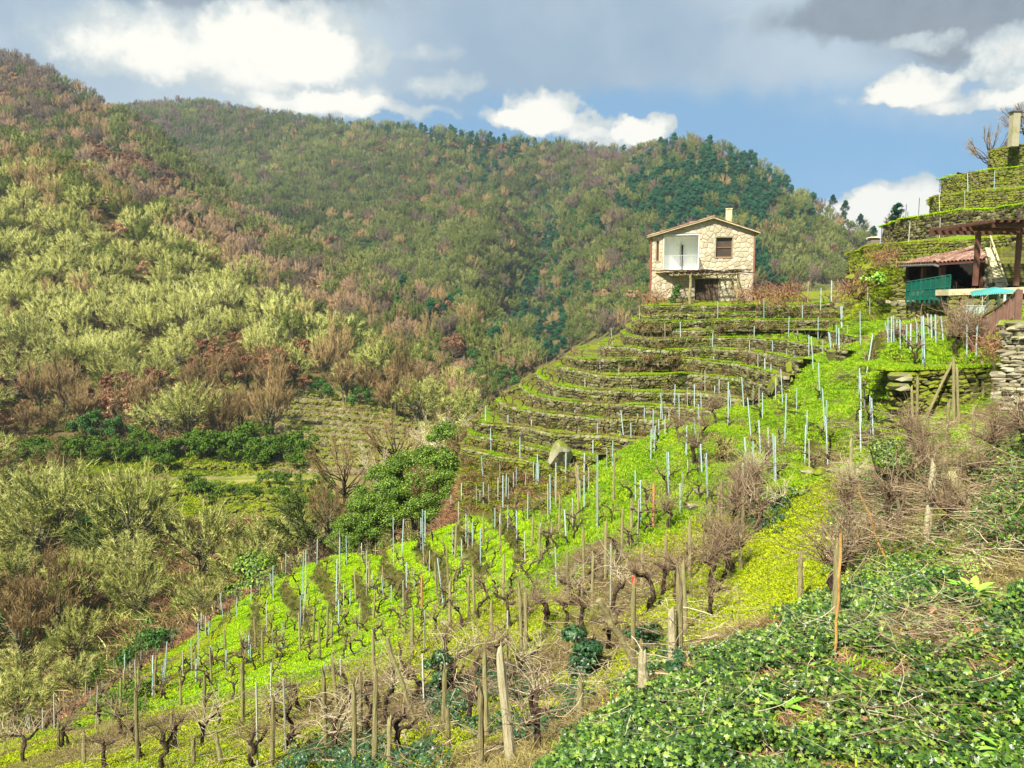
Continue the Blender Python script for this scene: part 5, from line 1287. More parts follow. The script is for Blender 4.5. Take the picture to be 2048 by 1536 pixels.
# (kind, cx, cy, rx, ry, strength)
BLOBS = [
    # near hillside
    ('russet', 520, 740, 75, 55, 3), ('russet', 600, 700, 40, 40, 1.5), ('russet', 100, 820, 160, 35, 1.6), ('russet', 240, 800, 40, 30, 3), ('orange', 240, 820, 22, 22, 4), ('orange', 405, 850, 22, 22, 4), ('orange', 20, 920, 40, 25, 1.5),
    ('brown', 470, 830, 110, 60, 4), ('brown', 330, 820, 70, 40, 2.5), ('brown', 700, 760, 60, 40, 1), ('brown', 800, 820, 60, 40, 2), ('brown', 100, 840, 90, 35, 1.5), ('evergreen', 190, 870, 40, 18, 3.5), ('evergreen', 650, 780, 22, 20, 4), ('evergreen', 720, 800, 30, 18, 3),
    ('brown', 120, 1300, 180, 120, .1), ('brown', 350, 1250, 150, 60, .25), ('evergreen', 25, 1260, 30, 30, 4), ('evergreen', 340, 1250, 16, 14, 5), ('evergreen', 160, 1050, 22, 25, 3), ('brown', 560, 1060, 60, 40, .5), ('brown', 250, 1130, 60, 40, .4),
    ('orange', 280, 400, 40, 28, 1.6), ('orange', 250, 470, 30, 14, 1.6), ('orange', 300, 550, 30, 16, 1.4), ('orange', 290, 490, 25, 10, 1.5), ('olive', 100, 400, 260, 110, .5), ('brown', 180, 380, 200, 60, .6), ('evergreen', 150, 560, 60, 20, .7), ('brown', 60, 620, 200, 30, .6), ('evergreen', 330, 380, 1, 1, 0),
    ('brown', 600, 560, 60, 60, 1.2), ('brown', 850, 750, 90, 50, 1.8), ('orange', 760, 700, 1, 1, 0),
    # second ridge
    ('grey_b', 60, 150, 170, 60, 2.0), ('russet_b', 265, 335, 60, 22, 4), ('russet_b', 340, 355, 40, 14, 3), ('orange_b', 5, 185, 22, 22, 3), ('olive_b', 210, 240, 90, 60, 1.2), ('salmon_b', 350, 300, 60, 30, 1.5),
    ('russet_b', 450, 460, 60, 35, .6), ('salmon_b', 480, 490, 90, 50, 3), ('salmon_b', 620, 470, 110, 45, 4), ('salmon_b', 760, 560, 160, 60, 3.5), ('orange_b', 480, 490, 60, 30, .6), ('orange_b', 640, 480, 70, 20, .5), ('brown_b', 900, 660, 120, 50, 1.5), ('salmon_b', 560, 560, 60, 35, 2), ('orange_b', 640, 600, 40, 20, 1.6),
    ('pine_b', 900, 620, 55, 26, 3), ('olive_b', 800, 620, 90, 40, .9), ('grey_b', 620, 560, 70, 30, 1.2), ('russet_b', 890, 750, 60, 30, .5), ('salmon_b', 1000, 640, 80, 50, 2.5), ('salmon_b', 1060, 700, 60, 40, 2), ('olive_b', 850, 720, 120, 50, 1), ('evergreen_b', 940, 760, 18, 28, 5), ('evergreen_b', 990, 780, 22, 12, 5),
    # far hill
    ('pine_c', 920, 262, 75, 22, 4), ('pine_c', 985, 290, 60, 26, 4), ('pine_c', 800, 262, 60, 12, 2.6), ('pine_c', 955, 345, 32, 26, 4.5), ('pine_c', 870, 300, 20, 22, 3.5), ('pine_c', 1100, 380, 50, 22, 1.5), ('pine_c', 1100, 480, 28, 40, 1.5),
    ('pine_c', 1430, 385, 125, 50, 14), ('pine_c', 1370, 420, 90, 38, 10), ('pine_c', 1500, 410, 60, 40, 4), ('pine_c', 1610, 435, 26, 26, 4), ('pine_c', 1560, 415, 25, 20, 3), ('pine_c', 1352, 300, 12, 14, 5), ('pine_c', 465, 212, 14, 12, 5), ('pine_c', 1530, 540, 45, 25, 3.5), ('pine_c', 1400, 270, 60, 8, 1.5),
    ('pine_c', 1060, 620, 55, 45, 5), ('pine_c', 1110, 670, 30, 40, 5), ('pine_c', 1090, 470, 20, 45, 5), ('evergreen_c', 1085, 540, 22, 60, 3), ('evergreen_c', 1180, 520, 150, 80, .5), ('grey_c', 1200, 340, 70, 30, 2.2), ('grey_c', 1400, 300, 120, 25, 1.6), ('grey_c', 1250, 430, 90, 50, .8), ('brown_c', 1000, 430, 90, 40, .3), ('grey_c', 350, 200, 200, 20, 1.8), ('grey_c', 380, 260, 120, 30, .8),
    ('russet_c', 840, 395, 20, 14, 2), ('olive_c', 600, 300, 250, 60, .9), ('olive_c', 1680, 470, 120, 50, 1.2), ('orange_c', 1250, 600, 40, 20, .7), ('grey_c', 1380, 480, 60, 20, 1.5),
]
def choose(layer, px, py):
    w = {'A': {'lichen': 1.0, 'brown': .09, 'olive': .05, 'evergreen': .03}, 'B': {'lichen_far': .10, 'brown': .30, 'olive': .28, 'grey': .20, 'salmon': .25, 'orange': .03, 'evergreen': .03, 'russet': .02},
         'C': {'lichen_far': .62, 'olive': .5, 'brown': .08, 'grey': .12, 'evergreen': .16, 'russet': .02}}[layer].copy()
    for k, cx, cy, rx, ry, s in BLOBS:
        kk, _, sfx = k.partition('_'); 
        if (sfx or 'a') != layer.lower() or s == 0: continue
        w[kk] = w.get(kk, 0) + s * blob(px, py, cx, cy, rx, ry)
    ks = list(w); v = np.array([w[k] for k in ks]); return ks[int(rng.choice(len(ks), p=v / v.sum()))]
def bare_zone(px, py):
    """old vineyard terraces and the path, kept free of trees"""
    if 545 < px < 860 and 780 < py < 945 and py > 770 + (px - 545) * .30 and px < 545 + 330 - (py - 780) * .1: return True
    if 330 < px < 690 and 890 < py < 1125: return True
    if 25 < px <= 330 and 885 < py < 990 + (px - 25) * .3: return True
    if 560 < px < 880 and 780 < py < 1060 and py > 770 + (px - 545) * .30: return True
    return False
POL = {'A': lambda px: (interp_poly(px, A_SIL), interp_poly(px, [(0, 1480), (227, 1400), (403, 1280), (571, 1180), (720, 1110), (960, 1010)])), 'B': lambda px: (interp_poly(px, B_SIL), interp_poly(px, A_SIL) + 12),
       'C': lambda px: (interp_poly(px, C_SIL), np.maximum(interp_poly(px, B_SIL), 0) + 12 if px < 1110 else interp_poly(px, [(1110, 780), (1180, 720), (1280, 640), (1500, 600), (1700, 590), (1780, 560)]))}
NAMES = {'lichen': 'lichen_tree', 'lichen_far': 'bare_tree', 'brown': 'brown_bare_tree', 'salmon': 'tan_bare_tree', 'olive': 'olive_green_tree', 'grey': 'grey_bare_tree', 'russet': 'russet_oak', 'orange': 'orange_oak', 'pine': 'pine_tree', 'evergreen': 'evergreen_tree', 'broom': 'broom_shrub'}
DESC = {'lichen': 'pale lichen-covered bare tree', 'lichen_far': 'pale grey-green bare tree', 'brown': 'slender brown leafless tree', 'olive': 'olive-green mossy leafless tree', 'salmon': 'pinkish-tan leafless tree', 'grey': 'grey-brown leafless tree', 'russet': 'russet oak with dry red-brown leaves', 'orange': 'light orange oak with dry leaves', 'pine': 'dark green pine', 'evergreen': 'dark green leafy tree'}
WHERE = {'A': 'on the near left hillside', 'B': 'on the second ridge behind the near hillside', 'C': 'on the far mountain slope'}
trees = []; 
# sample per layer with a spacing that follows the apparent crown size
for layer, x0, x1, cr, ksp in (('A', -60, 990, 6.0, .70), ('B', -40, 1120, 6.8, .68), ('C', 240, 1790, 7.6, .66)):
    cells = {}; cnt = 0
    for _ in range({'A': 16000, 'B': 30000, 'C': 52000}[layer]):
        px = rng.uniform(x0, x1); a, b = POL[layer](px); a, b = float(a), float(b)
        if b - a < 4: continue
        hide = {'A': 0, 'B': 30, 'C': 42}[layer] * (1.8 if px > 1110 else 1); py = rng.uniform(a - 1, b + hide)
        if layer == 'A' and bare_zone(px, py): continue
        g = (int(px // 90), int(py // 90))
        if layer == 'A': D = float(np.exp(0)) * 1
        h_ = hit(px, max(py, a + 3))
        if h_ is None or h_[1] < 42: continue
        if layer == 'B' and h_[1] < 140: continue
        if layer == 'C' and h_[1] < 190: continue
        s = cr * FPX / h_[1] * ksp
        ok = True
        for i in (-1, 0, 1):
            for j in (-1, 0, 1):
                for (qx, qy) in cells.get((g[0] + i, g[1] + j), ()):
                    if ((px - qx) / s) ** 2 + ((py - qy) / (s * .52)) ** 2 < 1: ok = False; break
                if not ok: break
            if not ok: break
        if not ok: continue
        cells.setdefault(g, []).append((px, py)); cnt += 1
        trees.append((layer, px, py, h_, py > b))
    print('layer', layer, cnt)
counts = {}; rest = {}; ZONE = {}
def zone_name(layer, px, py):
    if layer == 'A':
        top = float(POL['A'](px)[0])
        if py - top < 40: return 'along the crest of the near hillside'
        if py < 430: return 'high at the left edge above the orange oaks' if px < 150 else 'around the orange oaks high on the near hillside'
        if py < 560: return 'left, a little below the orange oaks' if px < 200 else 'below the orange oaks'
        if py < 680: return 'middle of the near slope at the left edge' if px < 220 else ('middle of the near slope' if px < 440 else 'above the large russet oak')
        if py < 780: return 'above the reddish belt at the left' if px < 240 else ('left of the large russet oak' if px < 480 else 'right of the large russet oak')
        if py < 900: return 'in the reddish belt at the left' if px < 200 else ('just above the hedge band' if px < 560 else 'beside the beige old vineyard')
        if py < 1040: return 'left of the valley path' if px < 250 else ('between path and vineyard' if px > 500 else 'just below the path')
        if py < 1180: return 'under the valley terraces at the left edge' if px < 220 else ('under the valley terraces' if px < 420 else 'by the vineyard corner bush')
        return 'at the bottom left above the vine stakes' if px < 250 else 'in the gully above the vine stakes'
    if layer == 'B':
        top = float(POL['B'](px)[0])
        if py - top < 22: return 'on the skyline of the second ridge' if px < 270 else 'along the edge of the second ridge'
        if px < 180: return 'high at the left of the second ridge'
        if px < 380: return 'around the dark red oaks of the second ridge'
        if px < 600: return 'near the pair of round pines'
        if px < 800: return 'near the large conical pine'
        return 'low on the second ridge' if py > 680 else 'near the wide green pine clump'
    if px < 600: return 'on the far slope at the left'
    if px < 900: return 'on the far slope left of the skyline pines'
    if px < 1100: return 'on the far slope around the ravine'
    if px < 1300: return 'on the far slope left of the house'
    return 'on the far slope behind the house'
trees.sort(key=lambda t: t[3][1])
for layer, px, py, h_, hidden in trees:
    k = choose(layer, px, py - 15 if layer == 'A' else py - 6)
    if layer == 'A' and k in ('olive',): k = 'olive'
    if layer == 'A' and h_[1] < 100 and k == 'pine': k = 'evergreen'
    s = {'A': rng.uniform(.55, 1.25), 'B': rng.uniform(.75, 1.15), 'C': rng.uniform(.95, 1.45)}[layer]
    if layer == 'A' and k in ('brown',) and 380 < px < 580 and 760 < py < 880: s *= 1.05
    if layer == 'A' and h_[1] < 75: s *= .8
    if k == 'pine': s = rng.uniform(.85, 1.35) * (1 if px > 1250 else .85)
    if k == 'evergreen' and layer != 'A': s *= 1.4
    if k in ('russet', 'orange') and layer != 'A': s *= 1.25
    kk = (k, layer); lim = {'A': 230, 'B': 120, 'C': 90}[layer] if k != 'pine' else 90
    if not hidden: counts[kk] = counts.get(kk, 0) + 1
    p = h_ - np.array([0, 0, .2])
    if not hidden and counts[kk] <= lim:
        nm = NAMES[k]
        o = put_tree(k, nm, p, s, None, 'tree', DESC[k] + 's ' + WHERE[layer], parts=(layer == 'A' and h_[1] < 150), sz=rng.uniform(.85, 1.15))
        ZONE.setdefault((zone_name(layer, px, py), k), []).append((px, o))
    else: rest.setdefault(k, []).append((p, s))
for (zn, k), L in ZONE.items():
    L.sort(key=lambda q: q[0])
    for i, (px_, o) in enumerate(L): o['label'] = (DESC[k] + ' ' + zn if len(L) == 1 else '%s %s from left, %s' % (ordw(i + 1), DESC[k].replace(' with dry red-brown leaves', '').replace(' with dry leaves', ''), zn))
for k, L in rest.items():
    ms = []
    for tr, c in PROTO[k]:
        if (k, c.name) not in JOINED: JOINED[(k, c.name)] = join_two(NAMES[k], tr, c)
        ms.append(JOINED[(k, c.name)])
    scatter('distant_' + {'lichen': 'lichen', 'lichen_far': 'pale', 'brown': 'brown', 'salmon': 'tan', 'olive': 'olive', 'grey': 'grey', 'russet': 'russet', 'orange': 'orange', 'pine': 'pine', 'evergreen': 'evergreen'}[k] + '_wood', k, ms, [q[0] for q in L], [q[1] for q in L], 'far ' + DESC[k] + 's massed on the distant slopes', 'wood')
# single trees that stand out
def one(kind, name, px, py, s, label, parts=True, cat='tree', sz=1.0, D=None, mesh_i=None, group=None):
    h_ = hit(px, py) if D is None else unproj(px, py, D)
    if h_ is None: return None
    return put_tree(kind, name, h_ - np.array([0, 0, .15]), s, label, cat, group, parts, mesh_i, sz)
for px, py, s, lb in ((375, 480, .95, 'bushy green pine at the edge of the near hillside above the orange oaks'), (400, 478, .8, 'green pine standing right beside the bushy one on the near hillside edge'), (465, 520, .62, 'small yellowish-green pine lower on the near hillside edge'),
                      (541, 578, .62, 'bright green pine on the near hillside crest left of the grey rocks'), (512, 462, .62, 'round dark pine on the second ridge, left of a pair'), (534, 450, .55, 'round dark pine on the second ridge, right of a pair'),
                      (628, 478, .75, 'tall dark pine on the second ridge above the orange oaks'), (658, 485, .5, 'low dark pine beside the tall one on the second ridge'), (672, 486, .45, 'lowest dark pine at the right end of the little row of three'), (702, 552, 1.05, 'large dark conical pine alone on the second ridge slope'),
                      (635, 640, .5, 'small green pine by the orange patch on the near crest')):
    one('pine', 'pine_tree', px, py, s, lb)
for px, py, s, lb in ((270, 222, .95, 'tall dark pine on the skyline where the two ridges meet, left one'), (302, 212, .95, 'solitary dark pine on the skyline right of the ridge notch'), (285, 250, .8, 'dark pine just below the skyline notch'), (305, 275, .85, 'lowest dark pine on the crest below the skyline notch')):
    one('pine', 'pine_tree', px, py, s, lb)
# shrubs on the old terraces and the hedge row in the valley
k = 0
for i in range(34):
    px = 45 + i * 17.2 + rng.uniform(-6, 6); py = 915 + rng.uniform(-12, 10) + (10 if px < 150 else 0)
    one('broom', 'green_shrub', px, py, rng.uniform(1.15, 1.75) if i % 3 else 1.0, ordw(i + 1) + ' green shrub from the left in the dark hedge band across the valley', False, 'shrub', group='shrubs of the valley hedge band', mesh_i=i % 3)
for px, py, s, lb in ((318, 945, 1.3, 'round green bush at the left end above the valley path'), (517, 935, 1.5, 'dark green bush just above the valley path'), (520, 880, 1.2, 'dark small tree sticking out above the hedge band'), (605, 940, 1.2, 'olive bush at the right end above the path'), (383, 980, 1.0, 'dark bush right below the valley path on the left'), (415, 1008, 1.25, 'largest round bush below the path'),
                      (540, 975, 1.0, 'green bush below the path in the middle'), (580, 975, .9, 'dark green bush below the path on the right'), (590, 1025, 1.0, 'upright green bush on the lowest old terrace'), (640, 985, .9, 'small olive bush at the right end below the path'), (465, 990, .6, 'little purple-grey bush below the path'), (500, 1000, .8, 'grey-green bush below the path'), (560, 1000, .8, 'pale olive bush on the second old terrace'), (640, 1010, .9, 'dark bush at the right end of the second old terrace')):
    one('broom', 'green_shrub', px, py, s, lb, False, 'shrub')
# thickets standing on their own
for px, py, s, kd, lb in ((240, 862, .95, 'orange', 'light orange oak at the foot of the near wood'), (412, 882, .7, 'orange', 'small layered orange oak above the hedge band'), (520, 785, 1.25, 'russet', 'large round russet oak beside the old vineyard terraces'), (565, 785, .95, 'russet', 'second russet oak just right of the large one'), (608, 790, .6, 'russet', 'small russet oak at the corner of the old terraces'),
                          (190, 880, 1.1, 'evergreen', 'bright green bush left above the hedge band'), (650, 795, .95, 'evergreen', 'dark green holm oak above the wall of the old terraces'), (720, 815, .9, 'evergreen', 'dark green bush at the right of the old terraces')):
    one(kd, NAMES[kd], px, py, s, lb)
# old dry-stone lines and the path in the valley
def hill_strip(name, pts, wid, mat, up=.10, label=None, n=40, kind='structure'):
    P = []
    p = np.array(pts, float); t = np.linspace(0, 1, n); xs = np.interp(t, np.linspace(0, 1, len(p)), p[:, 0]); ys = np.interp(t, np.linspace(0, 1, len(p)), p[:, 1])
    for a, b in zip(xs, ys):
        h_ = hit(a, b)
        if h_ is not None: P.append(h_)
    P = np.array(P); 
    V = np.vstack([P + [0, -wid / 2, up], P + [0, wid / 2, up + wid * .05], P + [0, -wid / 2 - .05, -.8]]); m = len(P); i = np.arange(m - 1)
    o = mesh_np(name, V, [np.vstack([np.stack([i, i + 1, i + 1 + m, i + m], 1), np.stack([i + 2 * m, i + 1 + 2 * m, i + 1, i], 1)])], mat, None, False, {'lush': np.full(3 * m, .9), 'yellow': np.full(3 * m, .8), 'rnd': np.full(3 * m, .5)})
    tag(o, label, None, None, kind); return P
hill_strip('path', [(285, 962), (400, 962), (500, 957), (640, 951), (665, 949)], .6, M['olivetwig'], .12)
# old terraces: low walls across the valley floor and the beige vineyard
tl = [[(300, 938), (420, 940), (520, 940), (650, 938)], [(345, 995), (450, 985), (560, 982), (650, 985)], [(395, 1015), (480, 1005), (560, 1003), (640, 1010)], [(420, 1035), (520, 1025), (600, 1020), (640, 1024)]]
for k in range(11):
    y0 = 792 + k * 13.5; x0 = 548 + k * 4; tl.append([(x0, y0 + 2), (x0 + 90, y0 + 6 + k * .3), (x0 + 190, y0 + 16), (min(x0 + 280, 840), y0 + 30)])
for i, l in enumerate(tl):
    P = []
    for a, b in zip(np.interp(np.linspace(0, 1, 36), np.linspace(0, 1, len(l)), [q[0] for q in l]), np.interp(np.linspace(0, 1, 36), np.linspace(0, 1, len(l)), [q[1] for q in l])):
        h_ = hit(a, b)
        if h_ is not None and h_[1] > 60: P.append(h_)
    if len(P) < 8: continue
    P = np.array(P); mb = MB(); root = empty('old_terrace_wall', P[len(P) // 2], 0, 'low ruined stone terrace wall, %s %s' % (ordw(i + 1 if i < 4 else i - 3), 'from the valley path in the old bushy terraces' if i < 4 else 'from the top of the beige abandoned vineyard'), 'wall', 'old terrace walls across the valley'); c0 = P[len(P) // 2]
    n = 170; t = rng.random(n) * (len(P) - 1.01); ii = t.astype(int); f = (t - ii)[:, None]; q = P[ii] * (1 - f) + P[ii + 1] * f - c0 + np.stack([rng.normal(0, .1, n), rng.normal(0, .15, n), rng.uniform(0, .8, n)], 1)
    for v in range(4):
        s_ = slice(v, n, 4); sc = np.stack([rng.uniform(.3, .8, n)[s_], np.full(len(q[s_]), .5), rng.uniform(.2, .4, n)[s_]], 1)
        V = ST[v][0][None] * sc[:, None, :]; mb.inst_raw(V, ST[v][1], q[s_], rng.random(len(q[s_])))
    tag(mb.build('stones', M['mosstone'], root), kind='stuff')
# tufts and small vine stumps on them
TUFT_DRY = None
def tuft_mesh(seed, mat, n, h, w, spread, lean=.5, curve=.3, name='tuft'):
    r = np.random.default_rng(seed); a = r.random(n) * 6.28; rad = spread * np.sqrt(r.random(n)); b = np.stack([np.cos(a) * rad, np.sin(a) * rad, np.full(n, -.01)], 1)
    d = unit(np.stack([r.normal(0, lean, n), r.normal(0, lean, n), np.ones(n)], 1)); hh = h * r.uniform(.5, 1.2, n); s_ = unit(np.cross(d, r.normal(size=(n, 3)))) * w / 2
    m = b + d * (hh * .55)[:, None]; tip = b + d * hh[:, None] + np.stack([d[:, 0] * curve * h, d[:, 1] * curve * h, -abs(r.normal(0, curve * .4 * h, n))], 1)
    V = np.stack([b - s_, b + s_, m + s_ * .8, m - s_ * .8, tip], 1); mb = MB(); mb.inst_raw(V, [np.array([[0, 1, 2, 3]]), np.array([[3, 2, 4]])], np.zeros((n, 3)), r.random(n) * .99); return mb.build(name, mat, None, False, False)
def pick_ground(n, x0, x1, y0, y1, cond=None):
    x = rng.uniform(x0, x1, n); y = rng.uniform(y0, y1, n); return x, y
def sample_near(n, region, maxd=99):
    """points on the near ground inside a pixel polygon test"""
    out = []
    ix = rng.integers(0, nxg - 1, n * 6); iy = rng.integers(0, nyg - 1, n * 6); 
    x = gx[ix] + rng.random(n * 6) * .17; y = gy[iy] + rng.random(n * 6) * .15
    return x, y
from math import floor
def grid_z(x, y, G=None):
    G = GZ if G is None else G
    fx = (np.asarray(x) - gx[0]) / (gx[1] - gx[0]); fy = np.interp(y, gy, np.arange(len(gy))); i = np.clip(fx.astype(int), 0, nxg - 2); j = np.clip(fy.astype(int), 0, nyg - 2); u = fx - i; v = fy - j
    return (G[j, i] * (1 - u) + G[j, i + 1] * u) * (1 - v) + (G[j + 1, i] * (1 - u) + G[j + 1, i + 1] * u) * v
LUS = np.clip(lush, -1, 2); YEL = np.clip(yel, 0, 1.5); OUT = outz
def poly_mask(px, py, poly):
    poly = np.array(poly, float); ins = np.zeros(len(px), bool); j = len(poly) - 1
    for i in range(len(poly)):
        c = ((poly[i, 1] > py) != (poly[j, 1] > py)) & (px < (poly[j, 0] - poly[i, 0]) * (py - poly[i, 1]) / (poly[j, 1] - poly[i, 1] + 1e-9) + poly[i, 0]); ins ^= c; j = i
    return ins
IVY_POLY = [(1085, 1600), (1110, 1500), (1190, 1440), (1240, 1385), (1330, 1345), (1430, 1310), (1500, 1262), (1560, 1235), (1640, 1205), (1730, 1180), (1800, 1150), (1840, 1150), (1960, 1230), (2100, 1180), (2300, 1180), (2300, 1700), (1085, 1700)]
IVY_MOUND = [(1930, 1100), (1945, 1030), (1970, 960), (2010, 925), (2100, 900), (2300, 900), (2300, 1110), (2040, 1110)]
def in_view(x, y, z, m=60):
    a, b = proj(np.stack([x, y, z], -1)); return (a > -m) & (a < 2048 + m) & (b < 1536 + m * 2) & (y > 1)
G_BRIGHT = [tuft_mesh(200 + i, M['grass'], 46, .075, .011, .12, .6, .5) for i in range(4)]
G_FAR = [tuft_mesh(210 + i, M['grass'], 60, .085, .015, .20, .7, .5) for i in range(3)]
G_MOSS = [tuft_mesh(220 + i, M['moss'], 60, .035, .013, .13, .9, .5) for i in range(4)]
G_MOSSFAR = [tuft_mesh(225 + i, M['moss'], 60, .05, .018, .20, .9, .5) for i in range(3)]
G_DRY = [tuft_mesh(230 + i, M['drygrass'], 34, .16, .008, .10, .9, .8) for i in range(4)]
G_BRK = [tuft_mesh(240 + i, M['bracken'], 60, .38, .02, .25, .9, .7) for i in range(4)]
SRC_MESH = [tuft_mesh(215 + i, M['lushgrass'], 64, .075, .016, .20, .7, .5) for i in range(3)]
# main grass, by area, denser when near
def grass_field(n, y0, y1, kinds, seed, dens_near=1.0):
    u = rng.random(n); y = y0 + (y1 - y0) * u; half = y * .68 + 1.0; x = rng.uniform(-1, 1, n) * half
    ok = (x > gx[0] + .2) & (x < gx[-1] - .3) & (y < 50.5); x, y = x[ok], y[ok]; z = grid_z(x, y); v = in_view(x, y, z); x, y, z = x[v], y[v], z[v]
    px, py = proj(np.stack([x, y, z], -1)); return x, y, z, px, py, grid_z(x, y, LUS), grid_z(x, y, YEL), grid_z(x, y, OUT)
for (n, y0, y1, far) in ((26000, 6, 17, False), (60000, 17, 50, True)):
    x, y, z, px, py, lu, ye, ou = grass_field(n, y0, y1, None, 0)
    iv = poly_mask(px, py, IVY_POLY)
    nz_ = rng.normal(0, .15, len(x)); bk_ = grid_z(x, y, GB); g = (lu + nz_ > .52) & ~iv & (ou < .4) & (bk_ < .35); isg = g & (ye + rng.normal(0, .12, len(x)) < .55); ism = g & ~isg; isb = (bk_ >= .35) & (ou < .4); isd = ~g & ~isb & ~iv & (ou < .4) & (rng.random(len(x)) < .26)
    P = np.stack([x, y, z], 1)
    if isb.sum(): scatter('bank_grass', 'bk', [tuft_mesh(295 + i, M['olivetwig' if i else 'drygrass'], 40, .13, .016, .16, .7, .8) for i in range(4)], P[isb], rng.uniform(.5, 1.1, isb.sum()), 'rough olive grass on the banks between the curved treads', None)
    sfx = 'far_' if far else ''
    gw_ = grid_z(x, y, GW); isl = isg & (gw_ > .4); isg = isg & ~isl; 
    if isl.sum(): scatter('grass', 'gl', SRC_MESH, P[isl], rng.uniform(.7, 1.3, isl.sum()), 'lush bright grass on the curved vineyard treads', None)
    scatter('grass', 'g' + sfx, G_FAR if far else G_BRIGHT, P[isg], rng.uniform(.7, 1.4, isg.sum()), 'short bright green grass on the vineyard treads' if far else 'bright grass blades on the near slope', None)
    scatter('moss', 'm' + sfx, G_MOSSFAR if far else G_MOSS, P[ism], rng.uniform(.7, 1.4, ism.sum()), 'yellow-green moss and low weeds' , None)
    scatter('dry_grass', 'd', G_DRY, P[isd], rng.uniform(.5, 1.2, isd.sum()) * (1.2 if far else 1), 'dry straw and dead weeds', None)
# grass on the terrace treads and hanging over the wall tops
Pg = []; Pm = []; Pd = []; Pl = []
for lines, lo in ((spur_T, 12), (upper_T, 4)):
    for k, (T, h) in enumerate(lines):
        d = np.linalg.norm(np.diff(T, axis=0), axis=1).sum(); n = int(d * (26 if lines is spur_T else 44)); t = rng.random(n) * (NS - 1.01 - lo) + lo; i = t.astype(int); f = (t - i)[:, None]; q = T[i] * (1 - f) + T[i + 1] * f
        q = q + np.stack([0 * t, rng.uniform(-.08, .30 if lines is spur_T else .6, n), rng.uniform(.02, .05, n)], 1); a, b = proj(q); ok = a < 2120
        nn = fbm(q[:, 0], q[:, 1] + k * 7, 2.2, 3); (Pg if lines is spur_T else (Pl if k % 2 else Pm)).append(q[ok & (nn > -.05)]); Pd.append(q[ok & (nn <= -.05)][::4])
        n2 = int(d * 14); t = rng.random(n2) * (NS - 1.01 - lo) + lo; i = t.astype(int)
        for j, ti in enumerate(i):
            x = T[ti, 0] + rng.uniform(-.1, .1); y = T[ti, 1] + rng.uniform(.2, 1.6); r_ = BVH.ray_cast(Vector((x, y, T[ti, 2] + 1.0)), Vector((0, 0, -1)))
            if r_[0] is not None and abs(r_[0].z - T[ti, 2]) < .8 and proj([x, y, r_[0].z])[0] < 2120: (Pm if (j + k) % 3 else Pg).append(np.array([[x, y, r_[0].z]]))
for nm, key, ms, L, s0 in (('grass', 'gt', G_FAR, Pg, .8), ('moss', 'mt', G_MOSSFAR, Pm, .95), ('dry_grass', 'd', G_DRY, Pd, 1.0), ('grass', 'gl', None, Pl, 1.2)):
    L = np.vstack(L); ms = ms or SRC_MESH; scatter(nm, key, ms, L, rng.uniform(.6, 1.25, len(L)) * s0, 'short growth on the stone terrace treads', None)
# moss clumps and weeds on the wall faces
L = []
for lines, lo, dens in ((spur_T, 12, 5), (upper_T, 4, 8)):
    for T, h in lines:
        d = np.linalg.norm(np.diff(T, axis=0), axis=1).sum(); n = int(d * dens); t = rng.random(n) * (NS - 1.01 - lo) + lo; i = t.astype(int); q = T[i] + np.stack([0 * t, np.full(n, -.17), -rng.random(n) * h], 1); L.append(q[proj(q)[0] < 2120])
L = np.vstack(L); rt = np.zeros((len(L), 3)); rt[:, 0] = 1.2; rt[:, 1] = rng.normal(0, .5, len(L))
scatter('wall_moss', 'wm', [tuft_mesh(260 + i, M['moss' if i == 0 else 'olivetwig'], 40, .05, .02, .14, 1.0, .5) for i in range(3)] + [tuft_mesh(264, M['broom'], 40, .07, .02, .15, 1.0, .5)], L, rng.uniform(.6, 1.6, len(L)), 'moss and weeds growing on the wall faces', None, rot=rt)
mw = np.stack([rng.uniform(mwl[0, 0], mwl[-1, 0], 260), np.full(260, mwl[:, 1].mean() - .28), rng.uniform(-.75, .0, 260) + mwl[:, 2].mean()], 1); rt = np.zeros((260, 3)); rt[:, 0] = 1.2
scatter('wall_moss', 'wm', [], mw, rng.uniform(.6, 1.4, 260), 'moss on the near mossy wall', None, rot=rt) if False else None
t = rng.random(1500); q = mwl[0] * (1 - t[:, None]) + mwl[-1] * t[:, None] + np.stack([0 * t, rng.uniform(-.15, 2.6, 1500), np.full(1500, .06)], 1)
scatter('moss', 'mt', G_MOSSFAR, q[:700], rng.uniform(.6, 1.1, 700), 'yellow moss fringe on top of the mossy wall', None); scatter('grass', 'gt', G_FAR, q[700:], rng.uniform(.7, 1.3, 800), 'grass on the bank above the mossy wall', None)
# beige old vineyard: dry tufts and stumps
L = []; L2 = []
for _ in range(5200):
    px, py = rng.uniform(545, 870), rng.uniform(780, 950)
    if bare_zone(px, py):
        h_ = hit(px, py)
        if h_ is not None and h_[1] > 80: L.append(h_)
for _ in range(6500):
    px, py = rng.uniform(40, 660), rng.uniform(905, 1050); h_ = hit(px, py)
    if h_ is not None and h_[1] > 70 and abs(py - 958) > 6: L2.append(h_)
scatter('dry_scrub', 'ds', [tuft_mesh(270 + i, M['palecane' if i % 2 else 'drygrass'], 30, .7, .045, .4, .8, .5) for i in range(4)], L, rng.uniform(.5, 1.3, len(L)), 'beige dry scrub of the abandoned vineyard across the valley', None)
scatter('terrace_grass', 'tg', [tuft_mesh(275 + i, M['moss' if i else 'broom'], 40, .35, .06, .6, .9, .5) for i in range(3)], L2, rng.uniform(.5, 1.2, len(L2)), 'mossy growth on the old bushy terraces', None)
